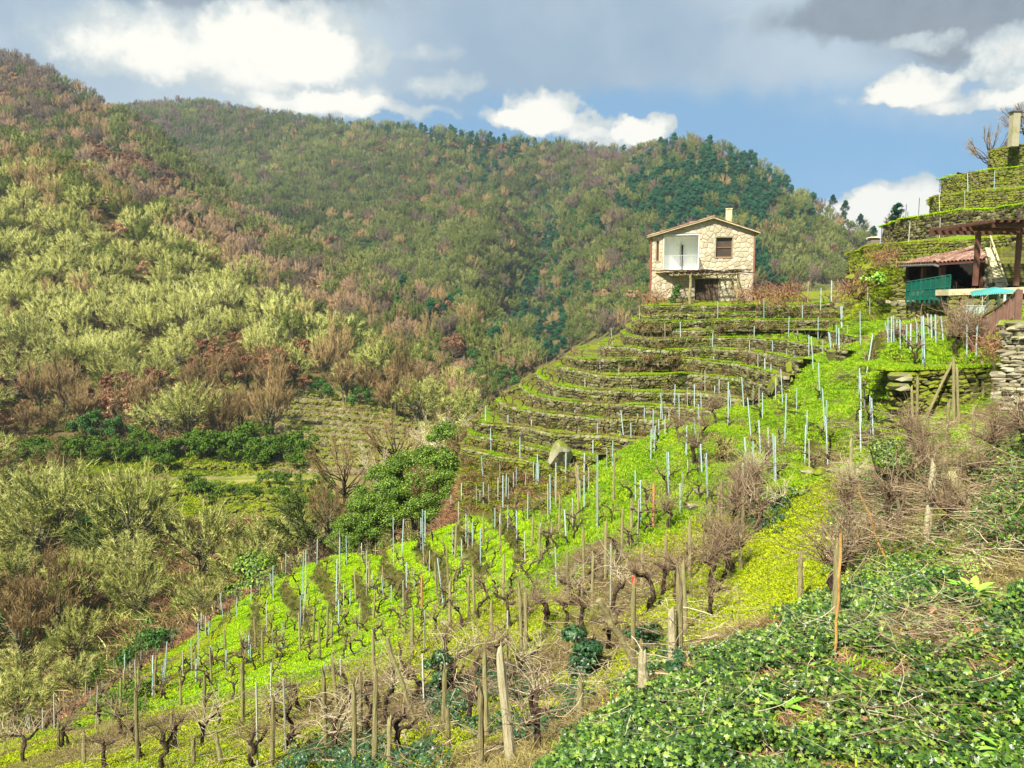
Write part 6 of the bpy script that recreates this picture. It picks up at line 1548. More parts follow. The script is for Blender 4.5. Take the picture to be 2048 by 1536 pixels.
# understory on the near hillside
L = []
for _ in range(9000):
    px, py = rng.uniform(-20, 960), rng.uniform(300, 1480); h_ = hit(px, py)
    if h_ is not None and 45 < h_[1] < 200 and (not bare_zone(px, py) or (py > 1045 and px < 760)): L.append(h_)
scatter('undergrowth', 'ug', [tuft_mesh(280 + i, M[m], 50, 1.3, .07, 1.0, .7, .4) for i, m in enumerate(('browntwig', 'lichen', 'browntwig', 'bracken', 'broom'))], L, rng.uniform(.6, 1.3, len(L)), 'brown and pale undergrowth between the trees of the near hillside', None)

jj, ii = np.nonzero((outz > .4) & (GY > 18)); q = rng.integers(0, len(jj), 16000); x = gx[ii[q]] + rng.random(16000) * .17; y = gy[jj[q]] + rng.random(16000) * .17; ok = (x < gx[-1] - .2) & (y < 51); x, y = x[ok], y[ok]; z = grid_z(x, y); v = in_view(x, y, z)
scatter('dead_bracken', 'b', G_BRK, np.stack([x, y, z], 1)[v], rng.uniform(.6, 1.4, v.sum()), 'reddish dead bracken along the outer bank', None)

L = []
for _ in range(2600):
    px, py = rng.uniform(915, 1200), rng.uniform(905, 1020); h_ = hit(px, py)
    if h_ is not None and 29 < h_[1] < 45 and py > 915 + (px - 930) * .1: L.append(h_)
scatter('spur_foot_growth', 'sf', [tuft_mesh(297 + i, M[m], 40, .22, .02, .2, .8, .6) for i, m in enumerate(('moss', 'olivetwig', 'bracken', 'drygrass'))], L, rng.uniform(.5, 1.3, len(L)), 'rough growth at the foot of the stone terraces', None)

L = []
for _ in range(3200):
    px, py = rng.uniform(1690, 1850), rng.uniform(490, 640); h_ = hit(px, py)
    if h_ is not None and 31 < h_[1] < 52: L.append(h_)
scatter('mossy_bank_growth', 'mbg', [tuft_mesh(302 + i, M[m], 40, .20, .022, .2, .8, .6) for i, m in enumerate(('moss', 'broom', 'moss', 'drygrass', 'grass'))], L, rng.uniform(.5, 1.2, len(L)), 'moss, weeds and grass on the rocky bank left of the shed', None)

L = []
for T, h in spur_T:
    d = np.linalg.norm(np.diff(T, axis=0), axis=1).sum(); n = int(d * 7); t = rng.random(n) * (NS - 14) + 12; i = t.astype(int); q = T[i] + np.stack([rng.normal(0, .05, n), rng.uniform(-.35, -.15, n), -h + rng.uniform(-.05, .25, n)], 1); L.append(q[fbm(q[:, 0], q[:, 1], 3, 2) > -.1])
scatter('wall_foot_growth', 'wf', [tuft_mesh(310 + i, M[m], 36, .34, .016, .12, .5, .5) for i, m in enumerate(('browntwig', 'drygrass', 'olivetwig', 'browntwig'))], np.vstack(L), rng.uniform(.5, 1.4, sum(map(len, L))), 'brown stalks and weeds at the foot of the stone terrace walls', None)
# ---------------------------------------------------------------- stakes and posts of the vineyard
# (foot x, foot y, head y, kind, head dx): read off the photograph; each stands where its foot meets the ground
STAKES = '''
1435 659 602 b 0|1361 695 643 b 0|1424 714 665 b 1|1431 745 714 b -4|1508 698 651 b 0|1528 654 596 b 0|1551 621 586 g 0|1577 675 632 b 1|1595 708 660 b 0|1605 655 609 b 0|1615 607 563 g 2|1641 638 575 b 1|1636 681 634 b 0|1663 604 562 b 0|1675 591 560 g 0|1683 658 613 b 0|1695 688 650 g 0|1721 690 622 b -1|1735 617 573 b 0|1740 638 595 g 0|1545 729 682 b 0|1573 728 697 g 0|1589 724 699 b -1|1618 716 669 b 0|1627 742 672 b -4|1646 714 678 g 0|1664 710 664 b -5|1667 712 686 g 0|1677 711 656 b 0|1499 708 680 g 0|1516 740 708 g 0|1530 768 716 b 0|1542 773 728 b 0|1438 810 758 b 0|1410 785 740 g 0|1428 812 771 b 2|1456 852 763 b 1|1462 818 780 b -3|1448 776 750 g 0|1488 815 753 b -4|1502 872 795 b -6|1506 810 771 g 0|1518 820 774 g 0|1525 837 785 b 0|1551 802 755 b 0|1566 815 737 b -5|1570 885 786 b 3|1568 892 854 b 2|1593 828 776 b 0|1610 925 850 b 3|1613 880 820 b 1|1619 952 878 g 0|1521 909 840 b -2|1550 965 868 b -2|1537 900 854 g 0|1494 965 875 b -3|1640 800 725 b -2|1650 860 775 b -6|1656 930 832 b -4|1655 852 800 b -1|1722 909 820 b -2|1723 850 745 b -3|1730 820 776 b -1|1718 795 735 b 0|1742 870 790 b -2|1747 872 795 b -3|1733 748 667 b 12|1326 846 786 b -4|1322 840 808 g -1|1349 820 768 b 1|1347 840 796 g 0|1359 852 786 b -1|1306 880 817 b 0|1338 845 818 g 0|1375 815 776 g 0|1389 822 768 b 0|1391 880 838 b -2|1399 854 808 b -2|1403 826 785 b -1|1371 909 852 b 4|1396 922 865 b 0|1404 945 888 b -2|1415 962 905 b -2|1339 963 904 b -2|1338 993 902 b -4|1416 1000 912 b -6|1373 911 852 b 1|1302 920 857 b 1|1308 905 850 b 2|1225 935 880 b 1|1195 1058 908 b -1|1131 973 904 b 1|1142 950 930 g 0|1101 1028 948 b -1|1110 990 925 b 2|1072 979 925 b 1|1078 975 912 b -2|1096 1045 968 g 0|1133 1093 1018 b -4|1145 1060 995 g 0|1282 1050 960 b -1|1271 1002 940 b 0|1248 880 820 b -6|1360 1028 966 b 0|1376 960 918 g 0|1364 1000 943 g 0|1552 964 870 b -3|1505 965 880 b 0|1240 905 862 g 0|1262 888 845 b 0|1275 870 828 b 0|1288 862 815 b 1|1214 940 895 g 0|1186 925 880 b 0|1168 950 905 b 1|1178 985 935 g 0|1156 975 930 g 0|1210 905 870 g 0|1318 885 838 b 0|1330 870 830 g 0
128 1439 1379 b 0|119 1436 1382 g 0|35 1477 1416 b 0|42 1475 1436 b 1|15 1490 1440 g 0|60 1470 1432 g 0|85 1462 1415 g 0|227 1371 1316 g 0|249 1364 1308 b 0|260 1358 1323 g 0|205 1395 1360 g 0|181 1415 1375 g 0|304 1391 1312 b 0|306 1395 1338 b 0|270 1350 1318 g 0|282 1342 1300 g 0|330 1364 1283 b 4|328 1380 1330 b -4|347 1296 1258 b -4|383 1354 1276 b 0|396 1333 1245 b 1|402 1262 1225 b 0|411 1270 1232 b 0|417 1275 1241 b 1|392 1364 1318 b 0|366 1350 1300 g 0|447 1241 1185 b -6|440 1230 1190 g 2|473 1234 1195 b 0|502 1203 1169 b 1|519 1194 1168 g 0|546 1198 1131 b 0|541 1175 1146 b -1|571 1149 1102 b 1|604 1197 1100 b 4|601 1255 1190 b 0|634 1135 1078 b 0|672 1227 1078 b 1|679 1180 1068 b 0|677 1262 1200 b 0|564 1296 1244 b 0|545 1290 1256 g 0|497 1310 1270 b 0|501 1326 1288 b 0|490 1305 1272 b 0|443 1300 1268 g 0|533 1270 1198 g 0|687 1215 1168 g 0|452 1345 1300 b 0|421 1335 1290 b 0
692 1091 1058 b 0|694 1130 1070 b -1|679 1140 1060 g 0|611 1200 1097 b 1|730 1108 1058 b 0|735 1100 1050 b 1|744 1084 1044 b 0|723 1120 1085 b 0|751 1108 1070 g 1|787 1130 1034 b -1|790 1085 1031 b 2|784 1075 1045 g 0|803 1130 1038 b 4|826 1062 1028 g 0|836 1063 1020 b 0|839 1068 1028 b 1|846 1104 1019 b -1|850 1090 1022 b 0|842 1100 1035 b 0|875 1042 1006 b 0|893 1036 992 b 0|902 1026 988 g 0|917 1050 1002 g 0|923 1014 966 b 0|932 1084 1026 b 0|953 1013 970 g 0|960 1010 980 g 0|967 1013 964 b 0|968 1000 966 b -1|977 1012 967 g 0|996 1010 955 g 0|1006 1020 950 b 0|1012 1000 948 b 1|1017 1005 955 g 0|1027 985 944 g 0|1033 978 934 b 0|1034 1084 1020 b -1|1050 980 944 g 2|1067 968 924 g 0|1075 975 908 b 0|961 1133 1056 b 0|813 1182 1123 b 0|829 1180 1140 b -2|945 1090 1042 b 0|923 1150 1078 b 0|887 1210 1116 b -12|733 1190 1100 g 0|745 1180 1145 g 0|768 1200 1150 b -5|765 1190 1168 g 0|783 1205 1170 b 0|700 1210 1180 b 0|858 1150 1100 g 1|1050 1125 1060 g 0|1082 1105 1045 g -1|1103 1100 1040 g 0|1000 1095 1030 b 0|990 1060 1015 b 0|905 1110 1055 g 0|1015 1060 1010 b 1|1055 1040 985 b 1|1168 1020 950 b 0|1160 1000 960 g 0
966 957 912 b -3|982 902 856 b -1|971 869 812 b 0|1016 869 829 b 0|1063 876 840 b 0|1040 915 873 b 0|1000 965 928 g 0|1263 795 770 g 0|1170 790 755 g 0|1110 812 782 g 0|1238 770 735 g 0|1310 735 705 g 0|1225 690 655 g -3|1280 650 612 g -2|1330 680 645 g 0|1200 745 715 g 0|1150 850 820 g 0|1195 880 845 b 0
1662 604 560 b 1|1794 617 573 b -5|1805 630 602 g 0|1817 613 577 g 1|1840 632 577 b 1|1868 610 577 b 0|1910 610 570 b -1|1947 626 575 b 2|1965 634 592 g 0|1779 681 644 b -8|1776 685 634 b 0|1783 688 632 b 0|1788 690 630 b -1|1794 684 638 b 0|1801 699 638 b 0|1813 692 648 b 0|1821 701 646 b 0|1834 698 646 b 0|1838 665 634 g -8|1846 730 632 b -1|1850 726 630 b -3|1857 670 626 g 0|1864 679 628 b -1|1872 686 628 b 0|1887 686 632 b -4|1934 719 648 b 0|1952 717 650 b 0|1664 712 663 b -8|1673 690 650 b 0|1679 715 656 b 0|1684 657 612 b 0|1694 688 650 g 0
1829 525 485 g 0|1879 477 435 g 2|1817 485 444 g 3|1879 427 385 g 0|1930 421 381 g 0|1992 412 375 g 0|1936 383 346 b 0|1988 383 340 b 2|2017 333 290 g 0|1998 330 300 g 2|1945 452 428 g 0|2016 446 426 b 0|1745 530 498 b 0|1880 345 325 g 0'''
POSTS = '''
709 1540 1364 w 0|749 1545 1333 w 3|778 1545 1439 w 0|824 1326 1217 w 0|887 1456 1333 w 4|897 1500 1415 w -3|962 1540 1374 w 0|973 1480 1310 w -4|1024 1545 1292 p -27|1043 1306 1169 w -4|937 1241 1152 w 0|844 1214 1149 o 0|984 1275 1200 w -2|1137 1214 1101 w -3|1266 1343 1166 w 0|676 1432 1313 w -10|1287 1400 1300 p 0|1160 1440 1398 w 0|1282 1340 1302 w 0|275 1545 1385 w -2|362 1415 1361 w -2|486 1436 1326 w 0|544 1540 1391 w 2|663 1290 1245 w 0|168 1545 1460 w -2|444 1550 1470 w -14|387 1545 1477 w 0|342 1497 1426 w 0|640 1320 1245 w -1|224 1436 1395 w 0|117 1500 1440 w -1|1306 1058 973 o 2|1443 1034 961 w 0|1420 1042 1002 w 0|1263 1060 1003 w 0|1211 1149 1055 w 0|1079 1122 1058 w 0|1600 1204 1101 w 2|1372 1270 1122 w -6|1360 1320 1140 w -2|1345 1330 1220 p 0|1268 1250 1157 w 0|1429 1110 1037 w 0|1379 1160 1034 w 0|1672 1250 1077 w 2|1331 1170 1095 w -2|1486 1090 1010 w 0|1481 1140 1070 w 0
1851 1094 928 p 19|1889 977 916 W -4|1932 1025 947 W -28|1847 902 856 w -2|1846 846 720 w 60|1908 846 720 w -3|1948 917 817 w 2|1892 892 804 w 6|2007 824 723 w 0|1984 798 710 w 0|1826 846 775 w -1|1834 840 755 w 0|1704 980 882 w 0|2026 912 866 w 0|2030 760 700 w -6|1918 848 740 w -4|1966 790 722 w 0'''
def parse(t): return [(float(a), float(b), float(c), d, float(e)) for a, b, c, d, e in (q.split() for l in t.strip().split('\n') for q in l.split('|'))]
def band(px, py):
    if px > 1700 and py < 535: return 'on the right hill terraces'
    if px > 1740 and py < 640: return 'before the fence wall'
    if px > 1740 and py < 760: return 'on the grass bank below the shed'
    if px > 1690 and py > 760: return 'on the slope below the mossy wall' if py < 1000 else 'in the tangle beside the ivy'
    if py < 760 and 1190 < px < 1760 and not (py > 725 and px > 1560): return 'on the stone terraces under the house'
    if 930 < px < 1240 and py < 945: return 'on the lowest stone terraces left'
    if px > 1590 and py < 1000: return 'on the bright grass lane'
    if px > 1440 and py < 980: return 'on the green tread left of the grass lane'
    if px > 1290 and py < 900: return 'at the foot of the stone terraces'
    if px > 1040 and py < 1100: return 'on the green slope in the middle'
    if px > 1040: return 'on the mossy slope in the middle foreground'
    if py < 1130 - (px - 600) * .15 and px > 600: return 'along the outer vineyard edge'
    if px > 560 and py < 1215: return 'on the curved green terraces'
    if py < 1330: return 'on the lower left treads'
    if px < 420 and py < 1480: return 'at the lower left corner edge'
    return 'on the near left foreground slope'
STK = {}
def stake_mesh(kind, v):
    r = np.random.default_rng(900 + v); mb = MB(); n = 7; P = np.linspace((0, 0, -.12), (0, 0, 1), n)
    if kind in 'bg': P[:, :2] += np.cumsum(r.normal(0, .002, (n, 2)), 0); mb.tube(P, np.full(n, .5), 4 if v % 2 else 5, True); return mb.build('vine_stake', M['stake' if kind == 'b' else 'greystake'], None, False, False)
    P[:, :2] += np.cumsum(r.normal(0, .05, (n, 2)), 0) * .5; rr = np.linspace(.56, .46, n) * r.uniform(.9, 1.1, n); rr[-1] *= r.uniform(.6, 1)
    mb.tube(P, rr, 9, True); V = mb.V[0]; V[:, :2] *= 1 + r.normal(0, .08, (len(V), 1)); V[-10:, 2] += r.normal(0, .03, 10)
    return mb.build('wood_post', M[{'w': 'post', 'W': 'post', 'p': 'palepost', 'o': 'orangepost'}[kind]], None, False, False)
SM = {(k, v): stake_mesh(k, v) for k in 'bgwWpo' for v in range(4)}
LST = {}; FEET = []
ROWS = [[(275, 1520), (486, 1436), (676, 1420), (824, 1326), (937, 1241), (1043, 1200), (1211, 1149), (1306, 1058)], [(500, 1530), (700, 1480), (887, 1400), (1043, 1306), (1137, 1250), (1268, 1190), (1380, 1120), (1500, 1010)],
        [(120, 1500), (304, 1391), (480, 1340), (640, 1290), (760, 1240), (860, 1190), (980, 1130), (1130, 1060), (1250, 980)], [(60, 1470), (220, 1405), (383, 1340), (560, 1270), (680, 1215), (800, 1165), (930, 1100), (1034, 1050), (1160, 980)]]
EXTRA = []; RV = []
for rw_ in ROWS:
    L_ = 0; xs_r = np.arange(rw_[0][0] + 12, rw_[-1][0], 1.0); nxt = rw_[0][0] + 12
    for xq in xs_r:
        yq = np.interp(xq, [p[0] for p in rw_], [p[1] for p in rw_]); h_ = hit(xq, yq)
        if h_ is None: continue
        if xq >= nxt:
            gap = 1.15 * FPX / h_[1]; nxt = xq + gap * rng.uniform(.32, .66)
            if rng.random() < .66: EXTRA.append((xq + rng.uniform(-4, 4), yq + rng.uniform(-10, 10), yq - rng.uniform(.95, 1.4) * FPX / h_[1], 'w' if rng.random() < .62 else 'g', rng.uniform(-4, 4)))
            else: RV.append((xq, yq + rng.uniform(-8, 8)))
for row in parse(STAKES) + parse(POSTS) + EXTRA:
    px, py, ty, kd, dx = row
    h_ = hit(px, min(py, 1535.0)) if py <= 1540 else hit(px, 1530)
    if h_ is None: continue
    if py > 1535: h_ = h_.copy()
    D = h_[1]; isp = kd in 'wWpo'
    if not isp and D > 60: D = 50; h_ = unproj(px, py, D)
    tp = unproj(px + dx, ty, D); L = tp[2] - h_[2]
    L = min(max(L, .5), 2.4 if D < 60 else 2.4); d = Vector((tp[0] - h_[0], float(rng.normal(0, .03)) * L, L))
    w = {'b': .046, 'g': .036, 'w': .078, 'W': .19, 'p': .10, 'o': .09}[kd] * (1 if D < 40 or isp else 1.0)
    o = bpy.data.objects.new('wood_post' if isp else 'vine_stake', SM[(kd, int(rng.integers(4)))]); COL.objects.link(o)
    o.location = tuple(h_ + np.array([0, 0, -.02])); o.rotation_mode = 'QUATERNION'; o.rotation_quaternion = d.to_track_quat('Z', 'Y'); o.scale = (w, w, d.length)
    tag(o, None, 'post' if isp else 'stake', 'wooden vineyard posts' if isp else 'thin vine stakes'); LST.setdefault((kd, band(px, py)), []).append((px, o)); FEET.append((px, py, h_, kd, L))
KN = {'b': 'pale blue-green stake', 'g': 'thin grey stake', 'w': 'weathered wooden post', 'W': 'thick dark wooden stump post', 'p': 'pale split wooden post', 'o': 'orange-brown wooden post'}
for (kd, bd), L in LST.items():
    L.sort(key=lambda q: q[0])
    for i, (a, o) in enumerate(L): o['label'] = (KN[kd] + ' ' + bd) if len(L) == 1 else '%s %s from left %s' % (ordw(i + 1), KN[kd], bd)
# leaning logs, tall canes and dark poles that stand out
def pole(name, label, a, b, r, mat, cat='pole', n=7, wob=.015, sides=7):
    P = np.linspace(np.array(a, float), np.array(b, float), n); P[1:-1] += rng.normal(0, wob, (n - 2, 3)); c0 = P[0].copy(); mb = MB(); mb.tube(P - c0, r, sides)
    o = mb.build(name, mat); o.location = c0; return tag(o, label, cat)
def pole_px(name, label, fx, fy, tx, ty, r, mat, dD=0, **k):
    h_ = hit(fx, min(fy, 1534)); 
    if h_ is None: return
    return pole(name, label, h_ - np.array([0, 0, .05]), unproj(tx, ty, h_[1] + dD), r, mat, **k)
pole_px('leaning_log', 'long wooden log leaning left across the slope beside the ivy stump', 1288, 1345, 1197, 1200, [.05] * 7, M['post'])
pole_px('leaning_pole', 'long thin bark-covered pole leaning left in the foreground centre', 836, 1462, 774, 1275, [.04] * 7, M['post'])
pole_px('leaning_log', 'two-metre log leaning from the tangle beside the ivy bush', 1800, 1090, 1795, 1000, [.03] * 7, M['bark'])
pole_px('dry_cane', 'tall orange-tan cane rising alone out of the ivy bank', 1667, 1318, 1681, 1068, [.013] * 7, M['orangepost'])
pole_px('forked_branch', 'forked tan branch, left arm, in front of the ivy bush', 1778, 1128, 1716, 978, np.linspace(.022, .008, 7), M['orangepost'])
pole_px('forked_branch', 'forked tan branch, right arm, in front of the ivy bush', 1779, 1120, 1812, 945, np.linspace(.020, .007, 7), M['cane'])
pole_px('dark_pole', 'thin dark pole before the mossy wall', 1846, 802, 1850, 725, [.022] * 7, M['darkpole'], wob=.0)
pole_px('violet_pole', 'violet pole leaning on the top terrace of the right hill', 1948, 343, 1955, 309, [.05] * 7, M['violetpole'], wob=.0)
pole_px('violet_pole', 'violet pole left of the concrete pillar', 2008, 293, 2011, 249, [.055] * 7, M['violetpole'], wob=.0)
pole_px('violet_pole', 'short violet pole by the bent railing', 1899, 372, 1897, 350, [.04] * 7, M['violetpole'], wob=.0)
for px, a, b in ((1837, 432, 397), (1811, 443, 410), (1815, 440, 424), (1762, 490, 452)):
    p = unproj(px, a, 51 if px > 1770 else 44); pole('skyline_pole', 'thin dark pole on the skyline, %s' % {1837: 'nearest the third terrace', 1811: 'taller of a close pair', 1815: 'shorter of a close pair', 1762: 'alone above the far chimney'}[px], p, p + [0, 0, (a - b) / FPX * p[1]], .022, M['darkpole'], wob=0)
# red cloth on a post
h_ = hit(1268, 1250)
if h_ is not None:
    t_ = unproj(1267, 1158, h_[1]); mb = MB(); mb.box((0, -.03, 0), (.09, .10, .09), taper=.6); o = mb.build('red_rag', M['red']); o.location = t_; tag(o, 'small red rag tied on top of a wooden post', 'rag')

# ---------------------------------------------------------------- vines
def vine_proto(seed, H=.75, ncane=14, clen=.7, cr=.006, tr=.045, arms=2, up=.9, cane='cane', lean=.2, tip=.45):
    r = np.random.default_rng(seed); mb = MB(); n = 8; a = r.random() * 6.28; P = np.zeros((n, 3)); P[:, 2] = np.linspace(-.08, H, n); P[:, :2] = np.cumsum(r.normal(0, .035, (n, 2)) + np.array([math.cos(a), math.sin(a)]) * lean * H / n, 0)
    mb.tube(P, np.linspace(tr * 1.25, tr * .8, n) * r.uniform(.75, 1.3, n), 7); heads = [P[-1]]
    for k in range(arms):
        b = a + r.normal(0, 1.2) + k * 3.1; m = 5; L = r.uniform(.18, .45); Q = P[-1 - (k % 2)] + np.cumsum(np.vstack([np.zeros(3), np.stack([np.full(m - 1, math.cos(b) * L / m), np.full(m - 1, math.sin(b) * L / m), r.uniform(-.01, .07, m - 1)], 1) + r.normal(0, .015, (m - 1, 3))]), 0)
        mb.tube(Q, np.linspace(tr * .75, tr * .5, m) * r.uniform(.8, 1.3, m), 6); heads += [Q[-1], Q[2], Q[3]]
    trunk = mb.build('trunk', M['vinewood'], None, True, False)
    mb = MB()
    for k in range(ncane):
        p = heads[r.integers(len(heads))]; d = unit(np.array([r.normal(0, .6), r.normal(0, .6), up + r.normal(0, .3)])); m = 8; L = clen * r.uniform(.5, 1.3); bend = np.array([r.normal(0, .35), r.normal(0, .35), -.25 * r.random()]) * .45; Q = [p]
        for j in range(m): d = unit(d + bend * (2.2 / m) * (j / 2) + r.normal(0, .23, 3)); Q.append(Q[-1] + d * L / m)
        mb.tube(np.array(Q), np.linspace(cr * 1.3, cr * tip, m + 1) * r.uniform(.8, 1.3), 4, False, rnd=r.random())
        if r.random() < .6:
            i = r.integers(2, 6); d2 = unit(d + r.normal(0, .8, 3)); Q2 = [Q[i]]
            for j in range(4): d2 = unit(d2 + r.normal(0, .2, 3)); Q2.append(Q2[-1] + d2 * L * .12)
            mb.tube(np.array(Q2), np.linspace(cr * .8, cr * .4, 5), 3, False, rnd=r.random())
    return trunk, mb.build('canes', M[cane], None, True, False)
VN = {'big': [vine_proto(300 + i, .62, 34, .66, .0052, .046, 2 + i % 2, .5, 'cane' if i % 6 else 'palecane') for i in range(7)],
      'mid': [vine_proto(320 + i, .50, 11, .50, .006, .032, 2, .9) for i in range(6)],
      'dense': [vine_proto(340 + i, .55, 85, .85, .0052, .05, 3, .7, 'cane' if i % 6 else 'palecane') for i in range(4)],
      'up': [vine_proto(380 + i, .45, 9, .62, .008, .035, 2, 2.6) for i in range(5)],
      'far': [vine_proto(360 + i, .38, 5, .50, .008, .030, 2, 1.4) for i in range(5)]}
VINES = {}; VSPEC = []
def put_vine(kind, p, s, px, py, rz=None):
    VSPEC.append((kind, np.array(p, float), s, px, py))
BIG = '''1310 1042|1287 1005|1265 1090|1253 1098|1241 1115|1282 1065|1303 1060|1219 1048|1152 1065|1146 1083|1128 1098|1098 1104|1071 1139|1200 1154|1189 1168|1150 1212|1101 1242|1131 1190|1442 1027|1410 1012|1473 1130|1426 1171|1505 1077|1517 1060|1528 1019|1379 1142|1410 1238|1329 1189|1312 1218|986 1346|1099 1257|1068 1284|925 1257|955 1240|795 1257|860 1277|1003 1199|980 1209|1048 1154|1148 1212|819 1209|750 1284|709 1308|620 1304|819 1298|1041 1366|1080 1450|1061 1516|819 1502|839 1397|658 1499|325 1534|407 1496|390 1434|583 1492|509 1528|425 1373|165 1407|212 1534|560 1328|656 1509|653 1297|1823 852|1896 814|2017 824|1650 890|1618 942|1755 864|1745 868|1552 905|1560 962|1660 905|700 1400|760 1420|600 1420|470 1400|900 1380|930 1450|740 1480|560 1450|250 1470|120 1500|60 1520|330 1400|880 1340|1000 1420|1210 1300|1170 1260|1240 1230|1360 1205|1020 1255|890 1220|840 1250|700 1250|760 1225|940 1190|1030 1180|1070 1160'''
for q in BIG.split('|'):
    px, py = map(float, q.split()); h_ = hit(px, py)
    if h_ is None or h_[1] > 60: continue
    put_vine('big' if h_[1] < 19 else 'mid', h_, rng.uniform(.8, 1.1) * (1.0 if h_[1] > 9 else .8), px, py)
DENSE = '''1440 1120|1470 1070|1490 1045|1500 1020|1512 1000|1450 1150|1425 1180|1482 1000|1520 975|1530 950|1385 930|1400 880|1352 880|1700 1060|1690 1150|1700 1000|1835 920|1850 960|1815 900|1860 990|2000 905|2015 870|2030 930|1985 930|1780 1070|1880 1080|1930 985|1680 1210|1340 1060|1430 850|1340 800|1925 690|1940 705|1915 712|1950 690'''
for q in DENSE.split('|'):
    px, py = map(float, q.split()); h_ = hit(px, py)
    if h_ is None or h_[1] > 60: continue
    put_vine('dense' if h_[1] < 32 else 'mid', h_, rng.uniform(.85, 1.15) * (1 if h_[1] < 28 else 1.0), px, py)
for px, py in RV:
    h_ = hit(px, py)
    if h_ is not None and h_[1] < 60: put_vine('big' if h_[1] < 17 else ('mid' if h_[1] < 24 else 'far'), h_, rng.uniform(.75, 1.1), px, py)
# a vine at the foot of most stakes
for px, py, h_, kd, L in FEET:
    if kd in 'wWpo' or py < 540: continue
    if rng.random() < .7: put_vine('mid' if h_[1] < 24 and px > 1000 else 'far', h_ + np.array([rng.uniform(-.12, .12), rng.uniform(.0, .2), 0]), rng.uniform(.8, 1.15), px, py)
# small trained vines along the stone terraces
for k, (T, hh) in enumerate(spur_T):
    i = 26 + rng.integers(0, 5)
    while i < NS - 6:
        x, y = T[i, 0], T[i, 1] + rng.uniform(.25, .7); r_ = BVH.ray_cast(Vector((x, y, T[i, 2] + 1.0)), Vector((0, 0, -1)))
        if r_[0] is not None and abs(r_[0].z - T[i, 2]) < .7:
            a, b = proj([x, y, r_[0].z]); 
            if a < 1700 and not (1378 < a < 1445 and b < 625): put_vine('up' if rng.random() < .45 else 'far', (x, y, r_[0].z), rng.uniform(.65, 1.05), a, b)
        i += int(rng.integers(3, 7))
# vines along the outer edges of the curved treads
je, ie = np.nonzero((near_z.edge > .55) & (GW > .6)); taken = []
for q_ in rng.permutation(len(je)):
    x, y = gx[ie[q_]], gy[je[q_]]
    if all((x - a) ** 2 + (y - b) ** 2 > .95 for a, b in taken):
        taken.append((x, y)); z = GZ[je[q_], ie[q_]]; a, b = proj([x, y, z])
        if -10 < a < 1250 and 900 < b < 1500: put_vine('up', (x, y, z), rng.uniform(.65, 1.0), a, b)
print('edge vines', len(taken))
VSPEC.sort(key=lambda q: -q[2] / q[1][1] * {'big': 1.3, 'mid': 1.1, 'dense': 1.6, 'far': .9, 'up': 1.0}[q[0]])
vrest = {}
for n_i, (kind, p, s, px, py) in enumerate(VSPEC):
    if n_i < 298:
        tr, cn = VN[kind][int(rng.integers(len(VN[kind])))]; e = empty('grapevine', p, rng.random() * 6.28, None, 'grapevine', 'old grapevines'); e.scale = (s, s, s * rng.uniform(.85, 1.15))
        add_obj('trunk', tr, e); add_obj('canes', cn, e); VINES.setdefault((kind, band(px, py)), []).append((px, e))
    else: vrest.setdefault(kind, []).append((p, s))
for kind, L in vrest.items():
    scatter('distant_vines', 'vine_' + kind, [join_two('grapevine', a, b) for a, b in VN[kind]], [q[0] for q in L], [q[1] for q in L], 'small dark vines on the far stone terraces', None)
print('posts', sum(1 for o in bpy.data.objects if o.name.startswith('wood_post')), 'stakes', sum(1 for o in bpy.data.objects if o.name.startswith('vine_stake')), 'vines', len(VSPEC))
VD = {'up': 'upright pruned vine', 'big': 'gnarled old vine', 'mid': 'bare vine', 'dense': 'densely tangled vine', 'far': 'small dark vine'}
for (kd, bd), L in VINES.items():
    L.sort(key=lambda q: q[0])
    for i, (a, o) in enumerate(L): o['label'] = (VD[kd] + ' ' + bd) if len(L) == 1 else '%s %s from left %s' % (ordw(i + 1), VD[kd], bd)
# trellis wires along the outer rows
def wire(pts, up, label, r=.003):
    P = []
    for px, py in pts:
        h_ = hit(px, py)
        if h_ is not None and h_[1] < 60: P.append(h_ + np.array([0, 0, up]))
    if len(P) < 2: return
    P = np.array(P); Q = []
    for a, b in zip(P[:-1], P[1:]):
        for t in np.linspace(0, 1, 5)[:-1]: Q.append(a * (1 - t) + b * t - np.array([0, 0, .05 * math.sin(math.pi * t)]))
    Q.append(P[-1]); Q = np.array(Q); mb = MB(); mb.tube(Q - Q[0], r, 4, False); o = mb.build('trellis_wire', M['wire']); o.location = Q[0]; tag(o, label, 'wire', 'trellis wires')
edge = [(249, 1364), (300, 1338), (347, 1300), (402, 1264), (473, 1236), (520, 1196), (571, 1152), (634, 1137), (692, 1095), (744, 1086)]
for u, nm in ((1.25, 'top'), (.85, 'middle'), (.5, 'lowest')): wire(edge, u, nm + ' wire along the outer left row of stakes', .004)
rowA = [(275, 1520), (486, 1436), (676, 1400), (824, 1326), (937, 1241), (1043, 1200), (1211, 1149), (1306, 1058)]
for u, nm in ((1.0, 'upper'), (.62, 'lower')): wire(rowA, u, nm + ' wire of the main diagonal row of posts')
rowB = [(709, 1500), (887, 1456), (1043, 1306), (1137, 1214), (1268, 1170)]
for u, nm in ((1.0, 'upper'), (.6, 'lower')): wire(rowB, u, nm + ' wire of the second diagonal row of posts')
rowC = [(672, 1227), (801, 1176), (887, 1190), (961, 1133), (1034, 1084), (1101, 1028)]
wire(rowC, .8, 'wire crossing the curved green terraces')

